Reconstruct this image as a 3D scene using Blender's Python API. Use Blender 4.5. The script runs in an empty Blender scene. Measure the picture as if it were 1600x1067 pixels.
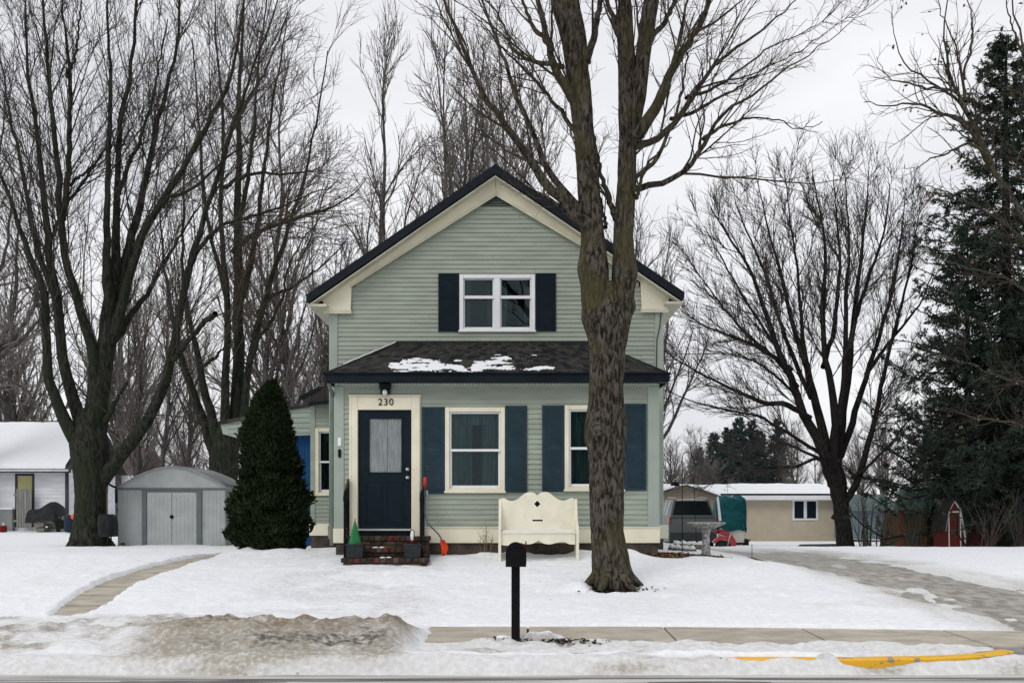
import bpy, math, random
import numpy as np
from mathutils import Vector, Matrix

R = math.radians
sc = bpy.context.scene
# ------------------------------------------------------------------ camera, sky, sun, exposure
F, CX, CY, H = 1670.0, 800.0, 791.0, 1.56      # focal length and horizon in photo pixels, eye height in metres
cam = bpy.data.cameras.new('camera'); camo = bpy.data.objects.new('camera', cam)
sc.collection.objects.link(camo); sc.camera = camo
camo.location = (0, 0, H); camo.rotation_euler = (R(90), 0, 0)
cam.sensor_width = 36; cam.lens = F / 1600 * 36; cam.shift_y = (CY - 533.5) / 1600
cam.clip_start = 0.1; cam.clip_end = 3000

SUN_EL, SUN_AZ = R(42), R(215)
w = bpy.data.worlds.new('World'); sc.world = w; w.use_nodes = True
nt = w.node_tree; nt.nodes.clear()
out = nt.nodes.new('ShaderNodeOutputWorld'); mix = nt.nodes.new('ShaderNodeMixShader')
b1 = nt.nodes.new('ShaderNodeBackground'); b2 = nt.nodes.new('ShaderNodeBackground')
sky = nt.nodes.new('ShaderNodeTexSky'); sky.sky_type = 'NISHITA'; sky.sun_disc = False
sky.sun_elevation = SUN_EL; sky.sun_rotation = SUN_AZ
b1.inputs['Strength'].default_value = 0.08
tc = nt.nodes.new('ShaderNodeTexCoord'); mp = nt.nodes.new('ShaderNodeMapping'); mp.inputs['Scale'].default_value = (1.0, 1.0, 2.6)
nz = nt.nodes.new('ShaderNodeTexNoise'); nz.inputs['Scale'].default_value = 2.2; nz.inputs['Detail'].default_value = 5
cr = nt.nodes.new('ShaderNodeValToRGB')
cr.color_ramp.elements[0].position = 0.36; cr.color_ramp.elements[0].color = (0.72, 0.73, 0.765, 1)
cr.color_ramp.elements[1].position = 0.62; cr.color_ramp.elements[1].color = (0.93, 0.93, 0.95, 1)
L = nt.links.new
L(sky.outputs[0], b1.inputs['Color']); L(tc.outputs['Generated'], mp.inputs[0]); L(mp.outputs[0], nz.inputs['Vector'])
L(nz.outputs[0], cr.inputs[0]); L(cr.outputs[0], b2.inputs['Color']); b2.inputs['Strength'].default_value = 1.0
mix.inputs[0].default_value = 0.93
L(b1.outputs[0], mix.inputs[1]); L(b2.outputs[0], mix.inputs[2]); L(mix.outputs[0], out.inputs[0])

sl = bpy.data.lights.new('sun', 'SUN'); sl.energy = 0.8; sl.angle = R(25); sl.color = (1, 0.96, 0.9)
so = bpy.data.objects.new('sun', sl); sc.collection.objects.link(so)
so.rotation_euler = (R(90) - SUN_EL, 0, R(180) - SUN_AZ + R(0))
sc.view_settings.view_transform = 'Standard'; sc.view_settings.look = 'None'
sc.view_settings.exposure = 0.12; sc.view_settings.gamma = 1.0
sc.cycles.max_bounces = 6; sc.cycles.diffuse_bounces = 3; sc.cycles.glossy_bounces = 3
sc.cycles.transparent_max_bounces = 12; sc.cycles.transmission_bounces = 4

rng = np.random.default_rng(11); random.seed(5)
def at(px, py, Y): return ((px - CX) * Y / F, Y, H - (py - CY) * Y / F)
def PX(px, Y): return (px - CX) * Y / F
def PZ(py, Y): return H - (py - CY) * Y / F

# ------------------------------------------------------------------ materials
MATS = {}
def mat(name, col, rough=0.8, var=0.12, scale=4.0, bump=0.0, bscale=30.0, stretch=(1,1,1), col2=None, spec=0.3, metal=0.0, lo=0.35, hi=0.65, detail=6):
    if name in MATS: return MATS[name]
    m = bpy.data.materials.new(name); m.use_nodes = True; MATS[name] = m
    n = m.node_tree; bs = n.nodes['Principled BSDF']
    if spec == 0.3 and sum(col)/3 < .08: spec = .10
    bs.inputs['Roughness'].default_value = rough; bs.inputs['Specular IOR Level'].default_value = spec
    bs.inputs['Metallic'].default_value = metal
    t = n.nodes.new('ShaderNodeTexCoord'); mpn = n.nodes.new('ShaderNodeMapping'); mpn.inputs['Scale'].default_value = stretch
    n.links.new(t.outputs['Object'], mpn.inputs[0])
    a = n.nodes.new('ShaderNodeTexNoise'); a.inputs['Scale'].default_value = scale; a.inputs['Detail'].default_value = detail
    n.links.new(mpn.outputs[0], a.inputs['Vector'])
    r = n.nodes.new('ShaderNodeValToRGB'); e = r.color_ramp.elements
    e[0].position = lo; e[1].position = hi
    if col2 is None:
        e[0].color = tuple(c * (1 - var) for c in col) + (1,); e[1].color = tuple(min(1, c * (1 + var)) for c in col) + (1,)
    else:
        e[0].color = tuple(col) + (1,); e[1].color = tuple(col2) + (1,)
    n.links.new(a.outputs[0], r.inputs[0]); n.links.new(r.outputs[0], bs.inputs['Base Color'])
    if bump:
        b = n.nodes.new('ShaderNodeTexNoise'); b.inputs['Scale'].default_value = bscale; b.inputs['Detail'].default_value = 5
        n.links.new(mpn.outputs[0], b.inputs['Vector'])
        bu = n.nodes.new('ShaderNodeBump'); bu.inputs['Strength'].default_value = 0.8; bu.inputs['Distance'].default_value = bump
        n.links.new(b.outputs[0], bu.inputs['Height']); n.links.new(bu.outputs[0], bs.inputs['Normal'])
    return m

SAGE = mat('sage_paint', (0.325, 0.365, 0.305), 0.6, 0.09, 1.6, 0.001, 60, (1, 1, 5))
SAGE_TRIM = mat('sage_trim_paint', (0.34, 0.395, 0.345), 0.55, 0.06, 3)
CREAM = mat('cream_paint', (0.80, 0.765, 0.60), 0.55, 0.07, 2.5, 0.0006, 80)
WHITE = mat('white_vinyl', (0.80, 0.81, 0.83), 0.4, 0.03, 3)
NAVY = mat('navy_paint', (0.007, 0.015, 0.022), 0.5, 0.2, 6)
DOORM = mat('door_paint', (0.008, 0.016, 0.024), 0.42, 0.15, 4, 0.0006, 40)
TEALBLUE = mat('slate_blue_paint', (0.024, 0.046, 0.062), 0.55, 0.12, 5)
FASCIA = mat('dark_fascia_metal', (0.008, 0.013, 0.018), 0.5, 0.25, 3)
FOUND = mat('foundation_concrete', (0.075, 0.062, 0.052), 0.9, 0.35, 6, 0.004, 30)
BLACKM = mat('black_metal', (0.005, 0.005, 0.007), 0.45, 0.3, 15, 0.0006, 60)
SNOWC = mat('clean_snow', (0.84, 0.86, 0.89), 0.7, 0.02, 8, 0.006, 18)
CURT = mat('dark_curtain_cloth', (0.16, 0.23, 0.225), 0.9, 0.35, 3, 0, 1, (6, 6, .4))
LACE = mat('lace_curtain_cloth', (0.80, 0.79, 0.76), 0.9, 0.18, 9, 0.001, 90, (3, 3, .5))
ROOM = mat('dark_room', (0.02, 0.02, 0.022), 0.9)
CHROME = mat('nickel', (0.55, 0.55, 0.53), 0.3, 0.05, 5, metal=0.9)
BENCHM = mat('bench_cream_paint', (0.80, 0.765, 0.62), 0.65, 0.06, 5, 0.0008, 50, lo=.3)
SCREEN = mat('slot_dark', (0.02, 0.02, 0.02), 0.9)
CONC = None

def glass(name='window_glass', tint=(.72, .80, .80, 1)):
    if name in MATS: return MATS[name]
    m = bpy.data.materials.new(name); m.use_nodes = True; MATS[name] = m
    n = m.node_tree; n.nodes.clear()
    o = n.nodes.new('ShaderNodeOutputMaterial'); mx = n.nodes.new('ShaderNodeMixShader')
    t = n.nodes.new('ShaderNodeBsdfTransparent'); t.inputs[0].default_value = tint
    g = n.nodes.new('ShaderNodeBsdfGlossy'); g.inputs['Roughness'].default_value = 0.02; g.inputs['Color'].default_value = (.42, .52, .56, 1)
    f = n.nodes.new('ShaderNodeFresnel'); f.inputs[0].default_value = 1.55
    tcn = n.nodes.new('ShaderNodeTexCoord'); no = n.nodes.new('ShaderNodeTexNoise'); no.inputs['Scale'].default_value = 1.2
    bp = n.nodes.new('ShaderNodeBump'); bp.inputs['Distance'].default_value = 0.01; bp.inputs['Strength'].default_value = .3
    n.links.new(tcn.outputs['Object'], no.inputs['Vector']); n.links.new(no.outputs[0], bp.inputs['Height']); n.links.new(bp.outputs[0], g.inputs['Normal'])
    n.links.new(f.outputs[0], mx.inputs[0]); n.links.new(t.outputs[0], mx.inputs[1]); n.links.new(g.outputs[0], mx.inputs[2]); n.links.new(mx.outputs[0], o.inputs[0])
    return m
GLASS = glass(); CLEARG = glass('clear_glass', (.95, .96, .96, 1))

def roof_mat(name, c1, c2, period=0.13):
    m = mat(name, c1, 0.92, col2=c2, scale=1.3, bump=0.003, bscale=50, lo=.3, hi=.7)
    n = m.node_tree; bs = n.nodes['Principled BSDF']
    t = n.nodes.new('ShaderNodeTexCoord')
    br = n.nodes.new('ShaderNodeTexBrick'); br.inputs['Scale'].default_value = 1.0
    br.inputs['Brick Width'].default_value = 0.3; br.inputs['Row Height'].default_value = period; br.inputs['Mortar Size'].default_value = 0.008
    br.inputs['Color1'].default_value = (1, 1, 1, 1); br.inputs['Color2'].default_value = (.66, .66, .68, 1); br.inputs['Mortar'].default_value = (.3, .3, .3, 1)
    sp = n.nodes.new('ShaderNodeSeparateXYZ'); cb = n.nodes.new('ShaderNodeCombineXYZ')
    n.links.new(t.outputs['Object'], sp.inputs[0]); n.links.new(sp.outputs[0], cb.inputs[0]); n.links.new(sp.outputs[1], cb.inputs[1])
    n.links.new(cb.outputs[0], br.inputs['Vector'])
    mx = n.nodes.new('ShaderNodeMix'); mx.data_type = 'RGBA'; mx.blend_type = 'MULTIPLY'; mx.inputs[0].default_value = 0.9
    src = bs.inputs['Base Color'].links[0].from_socket
    n.links.new(src, mx.inputs[6]); n.links.new(br.outputs[0], mx.inputs[7]); n.links.new(mx.outputs[2], bs.inputs['Base Color'])
    return m
SHINGLE = roof_mat('asphalt_shingles', (0.035, 0.034, 0.036), (0.085, 0.078, 0.07))

# ------------------------------------------------------------------ mesh builder
class MB:
    def __init__(s): s.v = []; s.f = []; s.m = []; s.mi = 0; s.sm = []
    def add(s, vs, fs, smooth=False):
        o = len(s.v); s.v += [tuple(p) for p in vs]
        for f in fs: s.f.append(tuple(i + o for i in f)); s.m.append(s.mi); s.sm.append(smooth)
        return s
    def box(s, x0, x1, y0, y1, z0, z1):
        vs = [(x, y, z) for x in (x0, x1) for y in (y0, y1) for z in (z0, z1)]
        return s.add(vs, [(0,1,3,2), (4,6,7,5), (0,4,5,1), (2,3,7,6), (0,2,6,4), (1,5,7,3)])
    def bbox(s, x0, x1, y0, y1, z0, z1, b=0.01):
        # box with chamfered edges
        cx, cy, cz = (x0+x1)/2, (y0+y1)/2, (z0+z1)/2; hx, hy, hz = (x1-x0)/2, (y1-y0)/2, (z1-z0)/2
        b = min(b, hx*.9, hy*.9, hz*.9)
        import itertools
        pts = []; idx = {}
        for sx, sy, sz in itertools.product((-1, 1), repeat=3):
            for ax in range(3):
                p = [cx+sx*(hx-(b if ax != 0 else 0)), cy+sy*(hy-(b if ax != 1 else 0)), cz+sz*(hz-(b if ax != 2 else 0))]
                idx[(sx, sy, sz, ax)] = len(pts); pts.append(p)
        fs = []
        for sx in (-1, 1): q = [idx[(sx, a, c, 0)] for a, c in ((-1,-1),(1,-1),(1,1),(-1,1))]; fs.append(tuple(q))
        for sy in (-1, 1): q = [idx[(a, sy, c, 1)] for a, c in ((-1,-1),(1,-1),(1,1),(-1,1))]; fs.append(tuple(q))
        for sz in (-1, 1): q = [idx[(a, c, sz, 2)] for a, c in ((-1,-1),(1,-1),(1,1),(-1,1))]; fs.append(tuple(q))
        for s1, s2 in itertools.product((-1, 1), repeat=2):
            fs.append((idx[(-1,s1,s2,1)], idx[(1,s1,s2,1)], idx[(1,s1,s2,2)], idx[(-1,s1,s2,2)]))
            fs.append((idx[(s1,-1,s2,0)], idx[(s1,1,s2,0)], idx[(s1,1,s2,2)], idx[(s1,-1,s2,2)]))
            fs.append((idx[(s1,s2,-1,0)], idx[(s1,s2,1,0)], idx[(s1,s2,1,1)], idx[(s1,s2,-1,1)]))
        for k in itertools.product((-1, 1), repeat=3): fs.append(tuple(idx[k + (a,)] for a in range(3)))
        return s.add(pts, fs)
    def prism(s, poly, y0, y1):           # outline in x,z pushed along y
        n = len(poly)
        vs = [(x, y0, z) for x, z in poly] + [(x, y1, z) for x, z in poly]
        fs = [tuple(range(n)), tuple(range(2*n-1, n-1, -1))] + [(i, i+n, (i+1) % n + n, (i+1) % n) for i in range(n)]
        return s.add(vs, fs)
    def prismx(s, poly, x0, x1):          # outline in y,z pushed along x
        n = len(poly)
        vs = [(x0, y, z) for y, z in poly] + [(x1, y, z) for y, z in poly]
        fs = [tuple(range(n)), tuple(range(2*n-1, n-1, -1))] + [(i, i+n, (i+1) % n + n, (i+1) % n) for i in range(n)]
        return s.add(vs, fs)
    def prismz(s, poly, z0, z1):
        n = len(poly)
        vs = [(x, y, z0) for x, y in poly] + [(x, y, z1) for x, y in poly]
        fs = [tuple(range(n)), tuple(range(2*n-1, n-1, -1))] + [(i, i+n, (i+1) % n + n, (i+1) % n) for i in range(n)]
        return s.add(vs, fs)
    def tube(s, pts, r, n=8, caps=True):
        pts = [Vector(p) for p in pts]; k = len(pts)
        rs = r if hasattr(r, '__len__') else [r] * k
        vs = []; 
        t0 = (pts[1]-pts[0]).normalized(); ref = Vector((0, 0, 1)) if abs(t0.z) < .9 else Vector((1, 0, 0))
        u = t0.cross(ref).normalized()
        for i in range(k):
            t = (pts[min(i+1, k-1)] - pts[max(i-1, 0)]).normalized()
            u = (u - t * u.dot(t)).normalized(); v = t.cross(u)
            for j in range(n):
                a = 2*math.pi*j/n; vs.append(pts[i] + (u*math.cos(a) + v*math.sin(a)) * rs[i])
        fs = [(i*n+j, i*n+(j+1) % n, (i+1)*n+(j+1) % n, (i+1)*n+j) for i in range(k-1) for j in range(n)]
        if caps: fs += [tuple(range(n-1, -1, -1)), tuple((k-1)*n+j for j in range(n))]
        return s.add(vs, fs, True)
    def lathe(s, prof, c, n=20, axis='z'):
        vs = []
        for r, h in prof:
            for j in range(n):
                a = 2*math.pi*j/n; p = (r*math.cos(a), r*math.sin(a), h)
                if axis == 'y': p = (p[0], p[2], p[1])
                if axis == 'x': p = (p[2], p[0], p[1])
                vs.append((c[0]+p[0], c[1]+p[1], c[2]+p[2]))
        k = len(prof)
        fs = [(i*n+j, i*n+(j+1) % n, (i+1)*n+(j+1) % n, (i+1)*n+j) for i in range(k-1) for j in range(n)]
        fs += [tuple(range(n-1, -1, -1)), tuple((k-1)*n+j for j in range(n))]
        return s.add(vs, fs, True)
    def build(s, name, m, parent=None, fix=True):
        me = bpy.data.meshes.new(name); me.from_pydata(s.v, [], s.f)
        ms = m if isinstance(m, (list, tuple)) else [m]
        for q in ms: me.materials.append(q)
        if len(ms) > 1: me.polygons.foreach_set('material_index', s.m)
        me.polygons.foreach_set('use_smooth', s.sm)
        me.update()
        if fix:
            import bmesh
            bm = bmesh.new(); bm.from_mesh(me); bmesh.ops.recalc_face_normals(bm, faces=bm.faces); bm.to_mesh(me); bm.free()
        o = bpy.data.objects.new(name, me); sc.collection.objects.link(o)
        if parent is not None:
            o.parent = parent
            o.matrix_parent_inverse = Matrix.Translation(-wloc(parent))
        return o
def wloc(o):
    if o.parent is None: return Vector(o.location)
    return wloc(o.parent) + o.matrix_parent_inverse.translation + Vector(o.location)
def tag(o, label=None, cat=None, group=None, kind=None):
    if label: o['label'] = label
    if cat: o['category'] = cat
    if group: o['group'] = group
    if kind: o['kind'] = kind
    return o
def thing(name, loc, label, cat, group=None):
    o = bpy.data.objects.new(name, None); sc.collection.objects.link(o); o.location = loc; o.empty_display_size = .2
    return tag(o, label, cat, group)
def copy_tree(o, parent=None):
    c = o.copy(); sc.collection.objects.link(c)
    if parent is not None: c.parent = parent
    for ch in list(o.children): copy_tree(ch, c)
    return c
def np_mesh(name, V, Q, m, parent=None, T=None, smooth=True):
    me = bpy.data.meshes.new(name); nq = len(Q); n3 = 0 if T is None else len(T)
    me.vertices.add(len(V)); me.vertices.foreach_set('co', np.ascontiguousarray(V, dtype=np.float32).ravel())
    lv = Q.ravel() if n3 == 0 else (np.concatenate([Q.ravel(), T.ravel()]) if nq else T.ravel())
    me.loops.add(len(lv)); me.loops.foreach_set('vertex_index', lv.astype(np.int32))
    st = np.concatenate([np.arange(nq)*4, nq*4 + np.arange(n3)*3]).astype(np.int32)
    me.polygons.add(nq + n3); me.polygons.foreach_set('loop_start', st)
    me.polygons.foreach_set('use_smooth', np.full(nq+n3, smooth))
    me.update(calc_edges=True); me.validate()
    me.materials.append(m)
    o = bpy.data.objects.new(name, me); sc.collection.objects.link(o)
    if parent is not None: o.parent = parent; o.matrix_parent_inverse = Matrix.Translation(-wloc(parent))
    return o

# ------------------------------------------------------------------ noise and ground height
_tab = rng.random((256, 256))
def vnoise(x, y):
    xi = np.floor(x).astype(int); yi = np.floor(y).astype(int); fx = x - xi; fy = y - yi
    fx = fx*fx*(3-2*fx); fy = fy*fy*(3-2*fy)
    a = _tab[xi % 256, yi % 256]; b = _tab[(xi+1) % 256, yi % 256]; c = _tab[xi % 256, (yi+1) % 256]; d = _tab[(xi+1) % 256, (yi+1) % 256]
    return (a*(1-fx)+b*fx)*(1-fy) + (c*(1-fx)+d*fx)*fy
def fbm(x, y, s, o=4):
    r = 0; a = .5; f = 1/s
    for k in range(o): r = r + a*(vnoise(x*f+17.3*k, y*f+5.1*k)-.5)*2; a *= .5; f *= 2.03
    return r
def sm(a, b, x): t = np.clip((np.asarray(x, float)-a)/(b-a), 0, 1); return t*t*(3-2*t)
def hb(x, y):
    x = np.asarray(x, float); y = np.asarray(y, float)
    Lh = np.interp(y, [9.9,10.35,12.7,13.5,16,20,27.5,41,60,120,900], [-.02,.08,.10,.16,.36,.58,.49,.56,.35,0,-.5])
    Ch = np.interp(y, [9.9,10.35,12.7,13.2,14.5,15.7,17.2,18.5,30,60,120,900], [-.02,.08,.10,.14,.24,.33,.55,.66,.55,.2,0,-.5])
    Rh = np.interp(y, [9.9,10.35,12.4,13,15.5,18.5,21,26,30,42,58,120,900], [-.02,.08,.09,.11,.26,.38,.42,.43,.36,-.12,-.4,-.7,-.8])
    wr = sm(2.6, 6, x); wl = sm(-2.2, -6, x)
    return Ch*(1-wr-wl) + Rh*wr + Lh*wl
def ground_at(px, py):
    lo, hi = 8.0, 200.0
    ys = np.geomspace(lo, hi, 4000); xs = (px-CX)*ys/F; zs = H-(py-CY)*ys/F
    k = np.argmax(zs < hb(xs, ys)+.03); return float(xs[k]), float(ys[k])

def walk_back(x): return 12.7 - .09*np.maximum(0, np.asarray(x)-1.8)
def walk_front(x): return 11.34 - .09*np.maximum(0, np.asarray(x)-1.8)
pl = [ground_at(*p) for p in ((80,962),(93,950),(125,925),(165,907),(215,890),(262,878),(300,871),(345,866))]
pr = [ground_at(*p) for p in ((140,962),(158,950),(205,920),(245,902),(285,888),(322,878),(350,871),(385,866))]
def resample(P, n):
    P = np.array(P, float); d = np.r_[0, np.cumsum(np.linalg.norm(np.diff(P, axis=0), axis=1))]; t = np.linspace(0, d[-1], n)
    return np.stack([np.interp(t, d, P[:, i]) for i in range(P.shape[1])], 1)
PLr, PRr = resample(pl, 60), resample(pr, 60)
PC = (PLr+PRr)/2; PW = np.linalg.norm(PLr-PRr, axis=1)/2
def path_in(x, y):     # positive inside the path, metres
    best = np.full(x.shape, -9.0)
    for (cx, cy), wv in zip(PC, PW): best = np.maximum(best, wv*.93 - np.hypot(x-cx, y-cy))
    return best
def drive_in(x, y):
    left = np.interp(y, [12.4, 13.5, 15.5, 18.5, 21, 25, 30], [5.75, 5.7, 5.55, 5.35, 5.0, 4.9, 4.9])
    right = np.interp(y, [12.4, 15, 20, 25, 30], [9.5, 7.9, 7.5, 7.3, 7.2])
    return np.minimum(np.minimum(x-left, right-x), np.minimum((27-y)*.4, (y-walk_back(x))+.3))

# ------------------------------------------------------------------ snow cover (one sheet to the horizon)
def axis(a, b, step, lim, g=1.12):
    v = list(np.arange(a, b, step)); s = step; x = v[-1]
    while x < lim: s *= g; x += s; v.append(x)
    return v
xs = axis(0, 9.6, .04, 600); xs = np.array([-q for q in xs[:0:-1]] + xs)
ys = np.array(list(np.arange(9.2, 13.4, .028)) + axis(13.4, 24, .05, 1100))
GX, GY = np.meshgrid(xs, ys)
base = hb(GX, GY)
near = np.clip(1.4 - GY/40, 0.15, 1)
depth = .07 + near*(.055*fbm(GX, GY, 2.1, 3) + .030*fbm(GX+9, GY, .42, 3) + .012*fbm(GX+9, GY+40, .11, 2)) + sm(30, 60, GY)*.1*fbm(GX, GY, 9, 3)
# footprints trampled in the lawn
for k in range(90):
    fx = rng.uniform(-7, 4.5); fy = rng.uniform(13.5, 18); depth = depth - .022*np.exp(-(((GX-fx)/.07)**2+((GY-fy)/.12)**2))
edge_n = .10*fbm(GX, GY, .5, 3) + .04*fbm(GX+3, GY, .12, 2)
m_walk = sm(-.05, .05, np.minimum(np.minimum(walk_back(GX)-GY, GY-walk_front(GX)), (GX+.92)) + edge_n*.6)
m_path = sm(-.03, .03, path_in(GX, GY) + edge_n*.5) * sm(13.0, 13.15, GY + edge_n)
d_in = drive_in(GX, GY)
ruts = .35*np.cos((GX-5.4)*2*math.pi/1.45) + .9*fbm(GX*1.3, GY*.35, .7, 4)
m_drive = sm(-.15, .6, d_in + .5*fbm(GX, GY, .8, 5)) * sm(-.35, .05, ruts + .25 + .5*fbm(GX*1.2+50, GY*.8, .35, 4))
depth = depth*(1-m_walk) - .05*m_walk
depth = np.where(m_path > 0, depth*(1-m_path) - .06*m_path, depth)
depth = depth*(1-.55*sm(-.7, .1, d_in))
depth = depth*(1-m_drive) - .04*m_drive
# driveway apron over the verge
m_apr = sm(-.1, .15, GX - 4.95 - .3*(GY-10.7)*.2 + edge_n) * (1-sm(walk_front(GX), walk_front(GX)+.1, GY))
# verge, partly melted
verge = sm(10.3, 10.45, GY) * (1-sm(-.06, .06, GY-walk_front(GX))) * sm(-1.4, -.6, GX)
depth = depth*(1-verge) + verge*(.038 + .035*fbm(GX*.55, GY*1.5, .5, 3) + .055*fbm(GX*.7, GY*1.3, .16, 4) - .05*np.exp(-((GY-walk_front(GX)+.06)/.07)**2)*sm(-.2, .3, fbm(GX, GY*0, .7, 3)))
depth = depth*(1-m_apr) - .04*m_apr
# yellow kerb melted free in places
kerbfree = np.interp(GX, [1.2, 2.2, 2.6, 3.1, 3.4], [.2, .45, .70, .95, 1.0])*np.exp(-(np.abs(GY-10.17-np.interp(GX, [3.4, 4.3, 4.95], [0, .12, .5]))/np.interp(GX, [2.6, 3.3, 5], [.11, .16, .20]))**4) * sm(1.2, 1.6, GX) * (1-sm(4.9, 5.1, GX)) * (1-.97*np.exp(-((GX-3.0)/.13)**2))
depth = depth - .13*kerbfree*(1+.5*fbm(GX, GY, .22, 3))
# slush tongue over the gutter, road kept clear
gut = (1-sm(10.1, 10.3, GY))
road_edge = 9.82 + .10*fbm(GX, GY*0+3, 1.2, 3)
depth = depth + gut*(.055 + .03*fbm(GX*.5, GY, .35, 3))*(1-.8*kerbfree)
depth = np.where(GY < road_edge+.25, depth - (1-sm(road_edge-.05, road_edge+.25, GY))*.17, depth)
# ploughed bank
bx = sm(-4.15, -3.2, GX)*(1-sm(-1.22, -.92, GX + .1*fbm(GX, GY, .5, 2)))
prof = sm(10.0, 10.9, GY + .15*fbm(GX, GY, 1.1, 2))*(1-sm(11.3, 12.7, GY + .3*fbm(GX+4, GY, .8, 3)))
bank = bx*prof
rough = fbm(GX, GY, .22, 4)
rid = .5-np.abs(fbm(GX+31, GY+7, .34, 5))*1.6
depth = depth + bank*(.155 + .05*fbm(GX, GY, .8, 3) + .085*rough + .09*rid)
lbk = (1-sm(-4.0, -3.0, GX))*sm(10.1, 10.5, GY)*(1-sm(12.6, 13.3, GY+edge_n))
depth = depth + lbk*(.05+.07*fbm(GX, GY, 1.0, 3) + .05*rough + .06*rid)
depth = depth + sm(9.8, 10.0, GY)*(1-sm(11.2, 11.5, GY))*sm(-1.5, -.5, GX)*(1-verge*.3)*.035*rid*(1-kerbfree)
# lumps by the mailbox, snow collar by the big tree, drift along the house
for cx_, cy_, h_, r_ in ((-.12, 11.55, .11, .16), (.20, 11.5, .14, .24), (.42, 11.45, .09, .2), (-.3, 11.2, .05, .2), (1.05, 15.6, .14, .22), (.95, 15.4, .06, .2), (-1.1, 17.9, .05, .4), (.1, 18.1, .10, .3), (1.2, 18.0, .12, .3), (1.9, 18.15, .12, .35), (-.5, 18.2, .08, .3), (-4.1, 19.3, .12, .5), (-4.9, 19.6, .14, .45), (-3.3, 19.6, .1, .5)):
    depth = depth + h_*np.exp(-(((GX-cx_)/r_)**2 + ((GY-cy_)/(r_*.8))**2))*(1+.35*rough)
tr = np.hypot(GX-1.42, GY-15.7)
depth = depth - .13*np.exp(-(tr/.42)**4) - .10*np.exp(-(((GX-1.75)/.25)**2+((GY-15.45)/.07)**2))
t2 = np.hypot(GX+10.65, GY-27); depth = depth - .1*np.exp(-(t2/.7)**4)
bed = np.exp(-(((GX-2.5)/.62)**2 + ((GY-18.75)/.6)**2)**2) + np.exp(-(((GX-3.35)/.5)**2 + ((GY-18.75)/.3)**2)**2)
depth = depth - bed*(.12 + .08*fbm(GX, GY, .25, 3))
GZ = base + depth
# under the buildings the snow stays below the floors
dirt = lbk*(.26+.7*sm(-.15, .4, fbm(GX+40, GY, .4, 6))) + bx*sm(9.9, 10.3, GY)*(1-sm(11.5, 12.5, GY+.5*fbm(GX+60, GY, .6, 4)))*(1.0 + .6*fbm(GX+8, GY, .45, 5))
crest = bx*np.exp(-((GY-11.6+.3*fbm(GX, GY, 1, 2))/.75)**2)
brown = np.clip(crest*1.0*sm(-.5, .05, fbm(GX, GY+30, .3, 5)) + bx*sm(9.9, 10.5, GY)*.22*sm(-.2, .3, fbm(GX+11, GY+30, .5, 4)) + bx*np.exp(-((GX+4.0)/.3)**2)*np.exp(-((GY-11.4)/.7)**2)*.8 + lbk*.7*sm(.12, .5, fbm(GX, GY+60, .45, 5)) + np.exp(-(((GX-.4)/.5)**2+((GY-11.1)/.18)**2))*sm(-.1,.3,fbm(GX,GY,.2,3)) + .5*verge*sm(.1, .5, fbm(GX+5, GY+9, .4, 4)), 0, 1)
soot = np.clip(bx*np.exp(-((GY-10.45)/.17)**2)*sm(-3.6, -2.4, GX)*sm(-.5, .2, fbm(GX, GY+90, .3, 4))*1.3 + bx*sm(-2.6, -1.3, GX)*np.exp(-((GY-10.8)/.6)**2)*sm(-.05, .4, fbm(GX+70, GY, .3, 4)), 0, 1)
gutd = gut*(.35+.55*sm(-.2, .35, fbm(GX*.4, GY*2, .5, 5)))
drvd = sm(-.9, .2, d_in+.3*fbm(GX, GY, .6, 4))*(.35+.45*sm(-.3, .3, fbm(GX*1.5, GY*.4, .6, 5))) + .22*np.exp(-((GX-4.6)/1.2)**2)*np.exp(-((GY-14.2)/1.3)**2)*sm(-.2, .5, fbm(GX, GY, .5, 4))
lawn = .10*sm(.1, .6, fbm(GX, GY, 1.4, 5))*sm(13, 13.5, GY)
dirt = np.clip(dirt + gutd + drvd + lawn + .35*verge, 0, 1)
nx, ny = len(xs), len(ys)
idx = np.arange(nx*ny).reshape(ny, nx)
Q = np.stack([idx[:-1, :-1], idx[:-1, 1:], idx[1:, 1:], idx[1:, :-1]], -1).reshape(-1, 4)

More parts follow.
